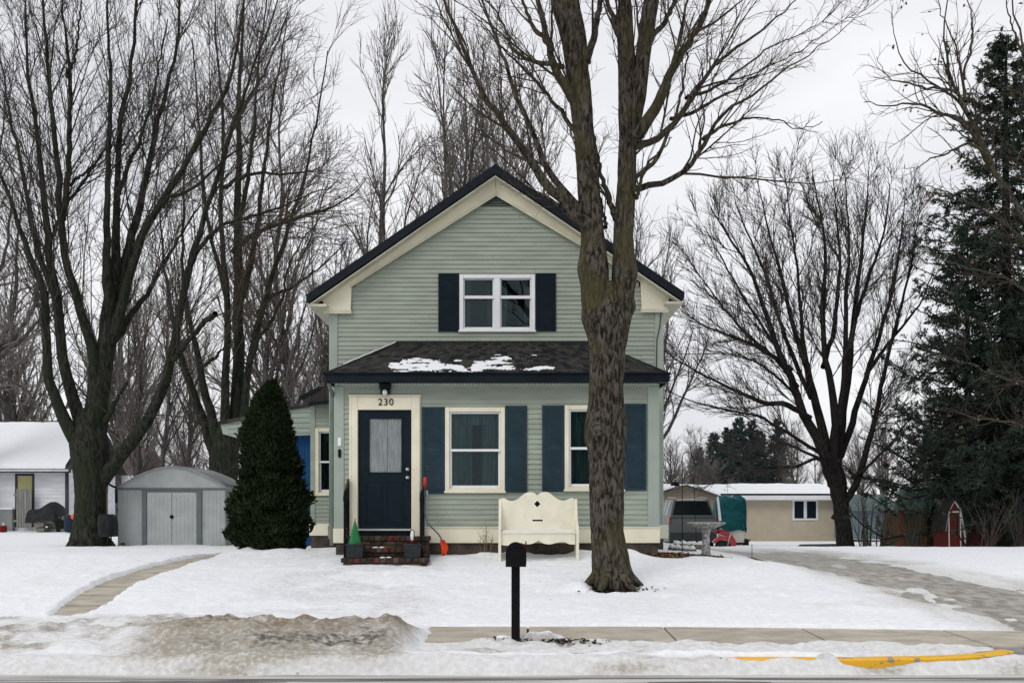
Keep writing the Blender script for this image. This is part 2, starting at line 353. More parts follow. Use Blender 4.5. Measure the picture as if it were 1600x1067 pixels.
def snow_mat():
    m = bpy.data.materials.new('lying_snow'); m.use_nodes = True; n = m.node_tree; bs = n.nodes['Principled BSDF']; l = n.links.new
    bs.inputs['Roughness'].default_value = .75; bs.inputs['Specular IOR Level'].default_value = .2
    t = n.nodes.new('ShaderNodeTexCoord')
    def noise(s, d=5):
        q = n.nodes.new('ShaderNodeTexNoise'); q.inputs['Scale'].default_value = s; q.inputs['Detail'].default_value = d; l(t.outputs['Object'], q.inputs['Vector']); return q
    def att(a): q = n.nodes.new('ShaderNodeAttribute'); q.attribute_name = a; return q
    def mixc(fac, a, b):
        q = n.nodes.new('ShaderNodeMix'); q.data_type = 'RGBA'
        if isinstance(fac, float): q.inputs[0].default_value = fac
        else: l(fac, q.inputs[0])
        for k, c in ((6, a), (7, b)):
            if isinstance(c, tuple): q.inputs[k].default_value = c + (1,)
            else: l(c, q.inputs[k])
        return q.outputs[2]
    def math_(op, a, b):
        q = n.nodes.new('ShaderNodeMath'); q.operation = op
        for k, c in ((0, a), (1, b)):
            if isinstance(c, float): q.inputs[k].default_value = c
            else: l(c, q.inputs[k])
        return q.outputs[0]
    def ramp(src, a, b):
        q = n.nodes.new('ShaderNodeMapRange'); q.inputs[1].default_value = a; q.inputs[2].default_value = b; l(src, q.inputs[0]); return q.outputs[0]
    c = mixc(ramp(noise(14).outputs[0], .35, .65), (.80, .82, .855), (.90, .91, .93))
    grain = ramp(noise(19, 12).outputs[0], .30, .66)
    d = math_('MULTIPLY', att('dirt').outputs['Fac'], math_('ADD', math_('MULTIPLY', grain, .7), .55))
    c = mixc(d, c, (.37, .34, .28))
    bfac = math_('MULTIPLY', att('brown').outputs['Fac'], math_('ADD', math_('MULTIPLY', ramp(noise(15, 12).outputs[0], .34, .60), .85), .15))
    c = mixc(bfac, c, (.19, .14, .09))
    sfac = math_('MULTIPLY', att('soot').outputs['Fac'], math_('ADD', math_('MULTIPLY', ramp(noise(17, 12).outputs[0], .38, .60), .9), .1))
    c = mixc(sfac, c, (.11, .10, .085))
    # specks of bark and twig litter
    v = n.nodes.new('ShaderNodeTexVoronoi'); v.inputs['Scale'].default_value = 4.5; l(t.outputs['Object'], v.inputs['Vector'])
    sp = ramp(v.outputs['Distance'], .075, .05)
    c = mixc(math_('MULTIPLY', sp, ramp(noise(3.1).outputs[0], .54, .6)), c, (.10, .08, .06))
    l(c, bs.inputs['Base Color'])
    bu = n.nodes.new('ShaderNodeBump'); bu.inputs['Strength'].default_value = 1; bu.inputs['Distance'].default_value = .012
    l(math_('ADD', noise(16, 6).outputs[0], math_('MULTIPLY', noise(70, 3).outputs[0], .4)), bu.inputs['Height']); l(bu.outputs[0], bs.inputs['Normal'])
    return m
snow = np_mesh('snow_ground', np.stack([GX, GY, GZ], -1).reshape(-1, 3), Q, snow_mat())
for nme, arr in (('dirt', dirt), ('brown', brown), ('soot', soot)):
    a = snow.data.attributes.new(nme, 'FLOAT', 'POINT'); a.data.foreach_set('value', np.ascontiguousarray(arr, dtype=np.float32).ravel())
tag(snow, kind='structure')

def sheet(name, m, X0, X1, Y0, Y1, nx_, ny_, off, warp=None):
    gx, gy = np.meshgrid(np.linspace(X0, X1, nx_), np.linspace(Y0, Y1, ny_))
    if warp: gx, gy = warp(gx, gy)
    z = hb(gx, gy) + off; ii = np.arange(nx_*ny_).reshape(ny_, nx_)
    q = np.stack([ii[:-1, :-1], ii[:-1, 1:], ii[1:, 1:], ii[1:, :-1]], -1).reshape(-1, 4)
    return tag(np_mesh(name, np.stack([gx, gy, z], -1).reshape(-1, 3), q, m), kind='structure')

ROADM = mat('wet_asphalt_slush', (0.26, 0.25, 0.235), 0.55, scale=2.2, col2=(0.60, 0.59, 0.565), bump=.006, bscale=22, stretch=(.25, 3.2, 1), lo=.36, hi=.62)
DRIVEM = mat('icy_gravel_drive', (0.26, 0.24, 0.205), 0.42, scale=3.2, col2=(0.46, 0.44, 0.40), bump=.014, bscale=16, stretch=(1.8, .9, 1), lo=.38, hi=.60, detail=12)
SOIL = mat('muddy_grass', (0.055, 0.045, 0.033), 0.95, scale=14, col2=(0.21, 0.185, 0.145), bump=.01, bscale=40)
GRAVM = mat('packed_apron', (0.17, 0.165, 0.155), 0.7, scale=8, col2=(0.30, 0.29, 0.27), bump=.004, bscale=60)
CONC = mat('sidewalk_concrete', (0.36, 0.322, 0.262), 0.85, scale=3.5, col2=(0.50, 0.455, 0.38), bump=.0015, bscale=90, detail=9)
JOINT = mat('joint_dirt', (0.07, 0.06, 0.05), .95)
rd = MB().add([(-300, -60, .0), (300, -60, .0), (300, 10.2, .0), (-300, 10.2, .0)], [(0, 1, 2, 3)]).build('road', ROADM); tag(rd, kind='structure')
# wheel tracks left dark in the slush near the kerb
DARKT = mat('wet_track', (0.09, 0.088, 0.083), .45, scale=5, col2=(0.24, 0.235, 0.22), stretch=(.3, 3, 1), bump=.003, bscale=30)
tm = MB()
for (xa, xb, y0, wd, sl_) in ((-6, 7, 9.62, .022, .012), (-3.5, .6, 9.57, .03, .015), (2.0, 3.4, 9.66, .02, .0), (1.2, 2.3, 9.50, .03, .0), (4.2, 7.5, 9.70, .04, .0), (-7, -2, 9.50, .02, .0)):
    n_ = 60; xx = np.linspace(xa, xb, n_); ww = wd*np.sin(np.linspace(.05, math.pi-.05, n_))**.4*(1+.8*fbm(xx, xx*0+y0, .4, 3)); yy = y0 + sl_*(xx-xa) - .010*(xx)**2*.2 + .02*fbm(xx, xx*0+y0*3, .9, 2)
    vs = [(x, y-w_, .004) for x, y, w_ in zip(xx, yy, ww)] + [(x, y+w_, .004) for x, y, w_ in zip(xx, yy, ww)]
    tm.add(vs, [(i, i+1, n_+i+1, n_+i) for i in range(n_-1)])
tag(tm.build('wheel_tracks', DARKT, fix=False), kind='structure')
sheet('verge_soil', SOIL, -12, 12, 10.3, 11.6, 160, 12, .012)
sheet('driveway', DRIVEM, 4.6, 10, 12.2, 28, 40, 90, .01)
ap = sheet('driveway_apron', GRAVM, 4.6, 10, 9.9, 11.6, 30, 20, .018)
# sidewalk slabs
sw = MB()
sw2 = sheet('sidewalk_bed', JOINT, -14, 12, 11.1, 12.75, 60, 10, .008)
xj = 1.79 - 1.6*10
while xj < 11:
    x0, x1 = xj+.013, xj+1.6-.013
    n_ = 4; vs = []
    for i in range(n_+1):
        x = x0+(x1-x0)*i/n_
        for y in (float(walk_front(x)), float(walk_back(x))): 
            for dz in (-.04, .034): vs.append((x - .03*(12.7-y)/1.4, y, float(hb(x, y))+dz))
    fs = []
    for i in range(n_):
        a = i*4; b = a+4
        fs += [(a+1, b+1, b+3, a+3), (a, b, b+1, a+1), (a+2, a+3, b+3, b+2)]
    fs += [(0, 1, 3, 2), (n_*4, n_*4+2, n_*4+3, n_*4+1)]
    sw.add(vs, fs); xj += 1.6
tag(sw.build('sidewalk', CONC), kind='structure')
# curved path in slabs
pb_ = MB(); pb_.add([(*(PLr[k]), float(hb(*PLr[k]))+.006) for k in range(60)]+[(*(PRr[k]), float(hb(*PRr[k]))+.006) for k in range(60)], [(k, k+60, k+61, k+1) for k in range(59)]); tag(pb_.build('path_bed', JOINT, fix=False), kind='structure')
pm = MB()
segs = list(range(0, 60, 6)) + [59]
for a, b in zip(segs[:-1], segs[1:]):
    rows = []
    for k in np.linspace(a, b, 5):
        k0 = int(k); k1 = min(59, k0+1); f_ = k-k0
        pa = PLr[k0]*(1-f_)+PLr[k1]*f_; pb = PRr[k0]*(1-f_)+PRr[k1]*f_; ex = (pb-pa)*.10
        rows.append((pa-ex, pb+ex))
    d0 = (rows[1][0]-rows[0][0]); d0 = d0/np.linalg.norm(d0)*.035
    rows[0] = (rows[0][0]+d0, rows[0][1]+d0); rows[-1] = (rows[-1][0]-d0, rows[-1][1]-d0)
    vs = []; fs = []
    for pa, pb in rows:
        vs += [(*pa, float(hb(*pa))+.02), (*pb, float(hb(*pb))+.02), (*pa, float(hb(*pa))-.05), (*pb, float(hb(*pb))-.05)]
    for i in range(4): q = i*4; fs += [(q, q+1, q+5, q+4)]
    fs += [(0, 2, 3, 1), (16, 17, 19, 18)]
    pm.add(vs, fs)
tag(pm.build('garden_path', CONC), kind='structure')
# kerb with its worn yellow paint
KX = np.r_[np.linspace(-60, 3.2, 80), np.linspace(3.3, 4.95, 24)]
KY = np.interp(KX, [-60, 3.3, 4.0, 4.5, 4.8, 4.95], [10.2, 10.2, 10.26, 10.42, 10.58, 10.72])
def ribbon(mb, xs_, ys_, wv, z0, z1, h1=None):
    n_ = len(xs_); vs = []
    for i in range(n_):
        dx = xs_[min(i+1, n_-1)]-xs_[max(i-1, 0)]; dy = ys_[min(i+1, n_-1)]-ys_[max(i-1, 0)]; l_ = math.hypot(dx, dy); nx_, ny_ = -dy/l_*wv/2, dx/l_*wv/2
        zt = z1 if h1 is None else h1[i]
        for s_, z in ((-1, z0), (-1, zt-.015), (-.82, zt), (.82, zt), (1, zt-.015), (1, z0)): vs.append((xs_[i]+s_*nx_, ys_[i]+s_*ny_, z))
    fs = [(i*6+j, i*6+j+1, (i+1)*6+j+1, (i+1)*6+j) for i in range(n_-1) for j in range(5)] + [tuple(range(6)), tuple((n_-1)*6+j for j in range(6))]
    mb.add(vs, fs)
kb = MB(); ribbon(kb, KX, KY, .15, -.02, .115); tag(kb.build('kerb', CONC), kind='structure')
YEL = mat('yellow_road_paint', (0.34, 0.27, 0.18), .6, scale=9, col2=(0.80, 0.45, 0.03), bump=.002, bscale=40, detail=9, lo=.36, hi=.42)
px_ = np.linspace(1.25, 4.97, 110); py_ = np.interp(px_, KX, KY)
kp = MB(); ribbon(kp, px_, py_, .162, .0, .119, .119+.004*fbm(px_, px_*0, .2, 3)); tag(kp.build('kerb_paint', YEL), kind='structure')
# ================================================================== HOUSE
YP, YB = 18.5, 20.6                     # porch wall and main wall distances
house = thing('house', (PX(778, YB), YB, .6), 'sage green clapboard house with steep gable and hipped front porch room', 'house')
def siding(mb, x0, x1, z0, z1, Y, holes=(), clip=None, ex=.087):
    z = z0
    while z < z1 - .01:
        zt = min(z+ex, z1); zm = (z+zt)/2; a, b = x0, x1
        if clip: a, b = clip(zm); a = max(a, x0); b = min(b, x1)
        iv = [(a, b)] if b > a else []
        for hx0, hx1, hz0, hz1 in holes:
            if hz0 < zm < hz1:
                nv = []
                for p, q in iv:
                    if hx1 <= p or hx0 >= q: nv.append((p, q)); continue
                    if hx0 > p: nv.append((p, hx0))
                    if hx1 < q: nv.append((hx1, q))
                iv = nv
        iv2 = []
        for p, q in iv:      # butt joints
            x_ = p + random.uniform(.8, 3.6)
            while x_ < q-.3: iv2.append((p, x_-.0015)); p = x_+.0015; x_ += random.uniform(1.6, 3.6)
            iv2.append((p, q))
        for p, q in iv2:
            j = random.uniform(-.0015, .0015)
            mb.prismx([(Y+.03, z), (Y-.018+j, z), (Y-.018+j, z+.005), (Y-.001, zt+.004), (Y+.03, zt+.006)], p, q)
        z += ex
def framebox(mb, x0, x1, z0, z1, t, y0, y1, b=.006, tb=None):
    tb = tb or t
    mb.bbox(x0, x0+t, y0, y1, z0, z1, b); mb.bbox(x1-t, x1, y0, y1, z0, z1, b)
    mb.bbox(x0+t+.0005, x1-t-.0005, y0+.003, y1, z1-t, z1-.001, b); mb.bbox(x0+t+.0005, x1-t-.0005, y0+.003, y1, z0+.001, z0+tb, b)
def room(mb, x0, x1, z0, z1, Y, d=.9):
    vs = [(x, y, z) for x in (x0, x1) for y in (Y, Y+d) for z in (z0, z1)]
    mb.add(vs, [(0,2,3,1), (4,5,7,6), (0,4,6,2), (1,3,7,5), (2,6,7,3)])
def curtain(mb, x0, x1, z0, z1, Y, amp=.025, waves=9, n=70, skew=0):
    vs = []; 
    for i in range(n+1):
        t = i/n; x = x0+(x1-x0)*t
        y = Y + amp*math.sin(t*waves*2*math.pi + .7*math.sin(t*9)) + amp*.5*math.sin(t*waves*4.7)
        vs += [(x, y, z0), (x + skew*(z1-z0)*.0, y*0 + Y + (y-Y)*.7, z1)]
    mb.add(vs, [(2*i, 2*i+2, 2*i+3, 2*i+1) for i in range(n)], True)
def sash_window(parent, x0, x1, z0, z1, Y, trim=.075, tm_=CREAM, rail=.5, curt=True, sill=True):
    f = MB(); framebox(f, x0, x1, z0, z1, trim, Y-.035, Y+.06)
    if sill: f.bbox(x0-.015, x1+.015, Y-.055, Y-.0355, z0-.002, z0+.035, .006)
    W = f.build('window', tm_, parent)
    a, b, c, d = x0+trim+.001, x1-trim-.001, z0+trim+.001, z1-trim-.001; zm = c+(d-c)*rail
    s = MB(); framebox(s, a, b, zm-.02, d, .032, Y+.012, Y+.04, .004); framebox(s, a, b, c, zm+.02, .04, Y+.045, Y+.075, .004, .055)
    s.bbox(a, b, Y+.004, Y+.0118, zm-.022, zm+.022, .003)
    s.build('sash', WHITE, W)
    g = MB(); g.box(a+.03, b-.03, Y+.026, Y+.029, zm+.01, d-.03); g.box(a+.038, b-.038, Y+.06, Y+.063, c+.05, zm-.012); g.build('pane', GLASS, W)
    r = MB(); room(r, a-.02, b+.02, c-.02, d+.02, Y+.079, 1.1); r.build('interior', ROOM, W, fix=False)
    if curt:
        q = MB(); wd = b-a
        curtain(q, a, a+wd*.44, c, d, Y+.15, .03, 5); curtain(q, b-wd*.38, b, c, d, Y+.17, .03, 4); curtain(q, a+wd*.2, b-wd*.2, d-.22, d, Y+.13, .02, 6)
        q.build('curtain', CURT, W, fix=False)
    return W
def shutter(x0, x1, z0, z1, Y, m, parent=None):
    s = MB(); y0 = Y-.045
    s.box(x0+.004, x1-.004, y0+.012, Y-.012, z0+.004, z1-.004)
    t = .05; framebox(s, x0, x1, z0, z1, t, y0, Y-.01, .004)
    zm = z0+(z1-z0)*.5; s.bbox(x0+t, x1-t, y0+.004, Y-.011, zm-.03, zm+.03, .003)
    z = z0+t+.012
    while z < z1-t-.02:
        if abs(z-zm) > .045: s.prismx([(y0+.0115, z+.022), (y0+.004, z), (y0+.004, z+.005), (y0+.0118, z+.026)], x0+t+.002, x1-t-.002)
        z += .03
    return s.build('shutter', m, parent)

# porch room (hipped bay across the front)
X0, X1 = PX(523, YP), PX(1030, YP)
SX0, SX1 = PX(560.5, YP), PX(642, YP)        # door slab
zs0, zs1 = PZ(848, YP), PZ(825, YP)          # cream skirt board
zt = PZ(598, YP)                             # top of wall
wn = [(PX(695.5, YP), PX(789, YP), PZ(770, YP), PZ(636.5, YP)), (PX(882, YP), PX(975, YP), PZ(767.5, YP), PZ(633, YP))]
holes = [(a+.03, b-.03, c+.03, d-.03) for a, b, c, d in wn] + [(PX(552, YP), PX(651, YP), 0, PZ(626, YP))]
m = MB(); siding(m, X0+.10, X1-.10, zs1-.02, zt, YP, holes); m.build('porch_siding', SAGE, house)
for a, b in ((X0-.012, X0+.165), (X1-.20, X1)):
    m = MB(); m.bbox(a, b, YP-.03, YP+.10, zs1+.002, zt-.06, .008); m.build('corner_board', SAGE_TRIM, house)
m = MB(); m.box(X0+.16, X1-.16, YP-.023, YP-.0165, zt-.075, zt-.004); m.box(X0, X1, YP-.036, YP-.0235, zt-.058, zt+.02)
m.build('frieze_board', SAGE_TRIM, house)
m = MB(); x = X0+.03
while x < X1-.03: m.bbox(x, x+.024, YP-.056, YP-.0365, zt-.042, zt+.0, .003); x += .054
m.box(X0+.02, X1-.02, YP-.046, YP-.0368, zt-.012, zt+.004)
m.build('dentil_trim', mat('pale_trim', (.62, .68, .62), .6), house)
m = MB(); xd0, xd1 = PX(546, YP), PX(657, YP)
m.bbox(X0-.02, xd0-.002, YP-.045, YP+.08, zs0, zs1, .008); m.build('skirt_board', CREAM, house); m = MB(); m.bbox(xd1+.002, X1+.01, YP-.045, YP+.08, zs0, zs1, .008)
m.prismx([(YP-.045, zs1-.003), (YP-.06, zs1+.004), (YP-.06, zs1+.014), (YP-.02, zs1+.024)], xd1+.002, X1+.012)
m.build('skirt_board', CREAM, house)
m = MB(); m.box(X0+.02, X1-.02, YP+.0, YP+.2, .3, zs0+.002); m.box(X0+.02, X0+.2, YP+.2, YB, .3, zs0); m.box(X1-.2, X1-.02, YP+.2, YB, .3, zs0)
m.build('foundation', FOUND, house)
for sx, xa in ((-1, X0), (1, X1)):
    m = MB(); z = zs1-.02
    while z < zt: m.prism([(xa+.02*sx*-1, z), (xa+.014*sx, z), (xa+.002*sx, z+.09), (xa+.02*sx*-1, z+.09)], YP+.1, YB); z += .087
    m.box(min(xa, xa+.02*sx), max(xa, xa+.02*sx), YP+.08, YB, zs0, zs1); m.build('side_siding', SAGE, house)

for wx in wn: sash_window(house, *wx, YP-.002)
for a, b, p, q in ((659.5, 695, 771, 636), (789.5, 823.5, 769, 634), (847, 881.5, 767.5, 633.5), (975.5, 1009.5, 766, 631.5)):
    shutter(PX(a, YP), PX(b, YP), PZ(p, YP), PZ(q, YP), YP-.0, TEALBLUE, house)

# door surround, number, door
zd0, zd1 = PZ(834, YP), PZ(641.5, YP); zc = PZ(619.5, YP)
m = MB(); m.bbox(xd0, SX0-.012, YP-.05, YP+.06, PZ(848, YP), zc, .01); m.bbox(SX1+.012, xd1, YP-.05, YP+.06, PZ(846, YP), zc, .01)
m.bbox(SX0-.0115, SX1+.0115, YP-.047, YP+.06, zd1+.012, zc-.002, .008)
m.box(xd0-.01, xd1+.01, YP-.062, YP-.0, zc+.0005, zc+.022)
for a, b in ((xd0+.02, xd0+.035), (xd1-.035, xd1-.02)): m.box(a, b, YP-.058, YP-.0505, PZ(840, YP), zc-.03)
m.box(xd0+.02, xd1-.02, YP-.058, YP-.0505, zc-.03, zc-.015)
m.build('door_surround', CREAM, house)
tx = bpy.data.curves.new('house_number', 'FONT'); tx.body = '230'; tx.size = .165; tx.extrude = .006; tx.align_x = 'CENTER'; tx.space_character = 1.15
to0 = bpy.data.objects.new('number_source', tx); sc.collection.objects.link(to0); bpy.context.view_layer.update()
to = bpy.data.objects.new('house_number', bpy.data.meshes.new_from_object(to0.evaluated_get(bpy.context.evaluated_depsgraph_get()))); bpy.data.objects.remove(to0); sc.collection.objects.link(to); to.parent = house; to.matrix_parent_inverse = Matrix.Translation(-house.location)
to.location = (PX(603.5, YP), YP-.056, PZ(633.5, YP)); to.rotation_euler = (R(90), 0, 0); to.data.materials.clear(); to.data.materials.append(BLACKM)

d = MB(); fy = YP+.01
gx0, gx1, gz0, gz1 = PX(577, YP), PX(627.5, YP), PZ(738, YP), PZ(654, YP)
d.box(SX0+.006, gx0, fy, fy+.045, zd0+.03, zd1); d.box(gx1, SX1-.006, fy, fy+.045, zd0+.03, zd1)
d.box(gx0, gx1, fy, fy+.045, gz1, zd1); d.box(gx0, gx1, fy, fy+.045, zd0+.03, gz0)
for (a, b, c, e) in ((SX0+.12, (SX0+SX1)/2-.03, zd0+.16, gz0-.14), ((SX0+SX1)/2+.03, SX1-.12, zd0+.16, gz0-.14)):
    framebox(d, a, b, c, e, .022, fy-.009, fy-.0005, .004); d.bbox(a+.04, b-.04, fy-.006, fy-.0005, c+.04, e-.04, .005)
framebox(d, gx0-.025, gx1+.025, gz0-.025, gz1+.025, .03, fy-.012, fy-.0006, .004)
DR = d.build('door', DOORM, house)
g = MB(); g.box(gx0+.003, gx1-.003, fy+.015, fy+.02, gz0+.002, gz1-.002); g.build('pane', CLEARG, DR)
g = MB(); curtain(g, gx0+.004, (gx0+gx1)/2+.03, gz0, gz1, fy+.034, .006, 7); curtain(g, (gx0+gx1)/2+.036, gx1-.004, gz0, gz1, fy+.036, .006, 5); g.build('lace_curtain', LACE, DR, fix=False)
g = MB(); g.box(gx0, gx1, fy+.06, fy+.07, gz0-.03, gz1+.03); g.build('backing', ROOM, DR)
for zz in (PZ(733, YP), PZ(746, YP)):
    g = MB(); g.lathe([(.0, -.062), (.022, -.06), (.030, -.045), (.026, -.03), (.012, -.022), (.012, -.008), (.034, -.007), (.036, -.0005)], (PX(636.5, YP), fy, zz), 16, 'y'); g.build('door_knob' if zz < PZ(740, YP) else 'deadbolt', CHROME, DR)
m = MB(); m.bbox(SX0-.01, SX1+.01, YP-.09, YP+.05, PZ(829, YP), PZ(825.5, YP), .006); m.build('threshold', CHROME, house)
m = MB(); m.box(SX0-.01, SX1+.01, YP-.04, YP+.08, 1.0, PZ(829, YP)-.001); m.build('threshold_riser', NAVY, house)
# porch light: dark square lantern hood with a pale bulb
lx, lz = PX(603, YP), PZ(609, YP)
m = MB(); m.bbox(lx-.10, lx+.10, YP-.14, YP-.053, lz+.0, lz+.10, .012); m.bbox(lx-.085, lx+.085, YP-.12, YP-.053, lz-.085, lz-.001, .02)
LT = m.build('porch_light', FASCIA, house)
m = MB(); m.lathe([(0, -.055), (.025, -.05), (.042, -.03), (.045, 0), (.035, .03), (.01, .045)], (lx, YP-.155, lz-.055), 14); m.build('bulb', mat('frosted_glass', (.62, .64, .60), .3), LT)
m = MB(); m.bbox(PX(528.6, YP), PX(534, YP), YP-.058, YP-.031, PZ(697, YP), PZ(684, YP), .008); m.lathe([(0, -.01), (.012, -.008), (.014, 0)], (PX(531.3, YP), YP-.057, PZ(690, YP)), 12, 'y'); m.build('doorbell', WHITE, house)
m = MB(); m.bbox(PX(529, YP), PX(533.5, YP), YP-.07, YP-.031, PZ(715, YP), PZ(701.5, YP), .015); m.build('lock_box', BLACKM, house)

# porch hip roof
YF = YP-.26; e0, e1 = PX(509, YF), PX(1044, YF); zf1, zf0 = PZ(584.5, YF), PZ(597, YF)
r0, r1, zr = PX(622, YB), PX(930, YB), PZ(536.5, YB-.02)
m = MB(); th = .03
P_ = [(e0, YF-.02, zf1), (e1, YF-.02, zf1), (r1, YB-.02, zr), (r0, YB-.02, zr), (e0, YB, zf1), (e1, YB, zf1)]
Q_ = [(x, y, z-th) for x, y, z in P_]
m.add(P_+Q_, [(0, 1, 2, 3), (0, 3, 4), (1, 5, 2), (0, 6, 7, 1), (4, 10, 6, 0), (1, 7, 11, 5), (6, 9, 8, 7), (6, 10, 9), (7, 8, 11)])
# individual shingle courses give the roof its stepped edge
nc = 14
for k in range(nc):
    t0, t1 = k/nc, (k+1)/nc+.02
    def lerp(a, b, t): return tuple(a[i]+(b[i]-a[i])*t for i in range(3))
    A, B = lerp(P_[0], P_[3], t0), lerp(P_[1], P_[2], t0); C, D = lerp(P_[0], P_[3], min(1, t1)), lerp(P_[1], P_[2], min(1, t1))
    n_ = 46
    for j in range(n_):
        s0, s1 = j/n_, (j+1)/n_-.0008; h = .010 + random.uniform(0, .006); lo = -random.uniform(0, .006)
        q = [lerp(A, B, s0), lerp(A, B, s1), lerp(C, D, s1), lerp(C, D, s0)]
        vs = [(q[0][0], q[0][1]+lo, q[0][2]+h), (q[1][0], q[1][1]+lo, q[1][2]+h), (q[2][0], q[2][1], q[2][2]+.003), (q[3][0], q[3][1], q[3][2]+.003), (q[0][0], q[0][1]+lo, q[0][2]), (q[1][0], q[1][1]+lo, q[1][2])]
        m.mi = random.choice((0, 0, 0, 1, 1, 2, 0, 2)); m.add(vs, [(0, 1, 2, 3), (4, 5, 1, 0), (4, 0, 3), (5, 2, 1)])
m.mi = 0
for E, Rr in ((P_[0], P_[3]), (P_[1], P_[2])): m.tube([Vector(E)+Vector((0, 0, .01)), Vector(Rr)+Vector((0, 0, .012))], .022, 6)
m.bbox(r0-.02, r1+.02, YB-.06, YB-.02, zr-.02, zr+.045, .01)
SH2 = mat('shingle_dark', (.014, .015, .016), .92, .3, 20, .003, 70); SH3 = mat('shingle_brown', (.052, .048, .042), .92, .3, 20, .003, 70); SH1 = mat('shingle_grey', (.032, .033, .032), .92, .3, 20, .003, 70)
PR = m.build('porch_roof', [SH1, SH2, SH3], house)
m = MB(); m.bbox(e0-.02, e1+.02, YF-.075, YF-.021, zf0, zf1+.012, .012); m.box(e0, e1, YF-.02, YP-.0, zf0+.005, zf0+.018)
for xa in (e0, e1-.02): m.box(xa, xa+.02, YF-.02, YB, zf0, zf1-.005)
m.prismx([(YF-.078, zf1-.02), (YF-.11, zf1-.005), (YF-.12, zf1+.02), (YF-.112, zf1+.02), (YF-.078, zf1+.005)], e0-.03, e1+.03)
m.build('fascia', FASCIA, house)
m = MB(); m.tube([(e0+.05, YF, zf0-.01), (e0+.06, YF+.1, zf0-.1), (X0-.02, YP-.0, zf0-.2)], .035, 8); m.bbox(X0-.085, X0-.02, YP+.0, YP+.06, zs0-.05, zf0-.16, .012); m.build('downspout', mat('downspout_green', (.12, .16, .135), .5), house)
# snow left on the porch roof: thin lumpy patches
def roof_pt(u, v): a = Vector(P_[0]).lerp(Vector(P_[3]), v); b = Vector(P_[1]).lerp(Vector(P_[2]), v); return a.lerp(b, u)
def rp_px(px, py):    # photo point on the porch roof plane
    n_ = (Vector(P_[1])-Vector(P_[0])).cross(Vector(P_[3])-Vector(P_[0])); dvec = Vector(((px-CX)/F, 1, -(py-CY)/F)); o_ = Vector((0, 0, H))
    t = (Vector(P_[0])-o_).dot(n_)/dvec.dot(n_); return o_+dvec*t
def inblob(px, py):
    b = -9
    for cx_, cy_, rx, ry in ((650, 573, 36, 8.5), (700, 575.5, 50, 5), (750, 577.5, 44, 4), (778, 567, 16, 6.5), (790, 562, 9, 3.5), (840, 577.5, 27, 3), (755, 571, 28, 3.5), (833, 557, 5, 1.6), (640, 566, 18, 4), (715, 566, 8, 1.6)):
        b = max(b, 1-math.hypot((px-cx_)/rx, (py-cy_)/ry))
    return b
gxn, gyn = 380, 90
gx_, gy_ = np.meshgrid(np.linspace(600, 880, gxn), np.linspace(550, 583, gyn))
bl = np.full(gx_.shape, -9.)
for cx_, cy_, rx, ry in ((650, 573, 36, 8.5), (700, 575.5, 50, 5), (750, 577.5, 44, 4), (778, 567, 16, 6.5), (790, 562, 9, 3.5), (840, 577.5, 27, 3), (755, 571, 28, 3.5), (833, 557, 5, 1.6), (640, 566, 18, 4), (715, 566, 8, 1.6)):
    bl = np.maximum(bl, 1-np.hypot((gx_-cx_)/rx, (gy_-cy_)/ry))
val = bl*.8 - .06 + 1.25*fbm(gx_*.8, gy_*5.0, 13, 5) + .35*fbm(gx_*2, gy_*4, 6, 3)
hgt = np.clip(val, -.05, .25)*.04
V = np.array([list(rp_px(a, b)) for a, b in zip(gx_.ravel(), gy_.ravel())]); V[:, 2] += hgt.ravel()*1.0 + .012
ii = np.arange(gxn*gyn).reshape(gyn, gxn); keep = (val[:-1, :-1] > 0) & (val[1:, 1:] > 0) & (val[1:, :-1] > 0) & (val[:-1, 1:] > 0)
q = np.stack([ii[:-1, :-1], ii[:-1, 1:], ii[1:, 1:], ii[1:, :-1]], -1)[keep]
so_ = np_mesh('roof_snow', V, q, SNOWC, house); md = so_.modifiers.new('thick', 'SOLIDIFY'); md.thickness = .012; md.offset = -1
m = MB(); m.tube([Vector(P_[0]).lerp(Vector(P_[3]), t)+Vector((-.03, 0.03, .03+.008*math.sin(t*40))) for t in np.linspace(.25, .99, 20)], .014, 6); m.build('snow_ridge', SNOWC, house)

# main wall with gable
BX0, BX1 = PX(514.5, YB), PX(1036.5, YB)
YR = YB-.32
apx, apz = PX(774, YR), PZ(258, YR); elx, elz = PX(479, YR), PZ(462, YR); erx, erz = PX(1069, YR), PZ(458, YR)
uw = (PX(718, YB), PX(836, YB), PZ(519, YB), PZ(429.5, YB))
sl_ = (apz-elz)/(apx-elx); sr_ = (apz-erz)/(erx-apx)
def clip(z): return (apx-(apz-.33-z)/sl_, apx+(apz-.33-z)/sr_)
m = MB(); siding(m, BX0+.1, BX1-.1, 3.7, 7.7, YB, [(uw[0]+.03, uw[1]-.03, uw[2]+.03, uw[3]-.03)], clip)
siding(m, BX0+.05, X0+.02, PZ(824, YB), 3.8, YB); siding(m, X1-.02, BX1-.05, PZ(824, YB), 3.8, YB)
m.build('gable_siding', SAGE, house)
zc0, zc1 = PZ(824, YB), PZ(487, YB)
for a, b in ((BX0, BX0+.165), (BX1-.165, BX1)):
    m = MB(); m.bbox(a, b, YB-.03, YB+.1, zc0, zc1, .008); m.build('corner_board', SAGE_TRIM, house)
for a, b in ((X1+.02, BX1+.09), (BX0-.02, X0-.02)):
    m = MB(); m.bbox(a, b, YB-.05, YB+.1, PZ(841, YB), PZ(820, YB), .008); m.build('skirt_board', CREAM, house)
m = MB(); m.box(BX0+.03, BX1+.0, YB+.0, YB+.3, .2, PZ(841, YB)+.002); m.build('foundation', FOUND, house)
m = MB()                                               # side and back walls of the main block
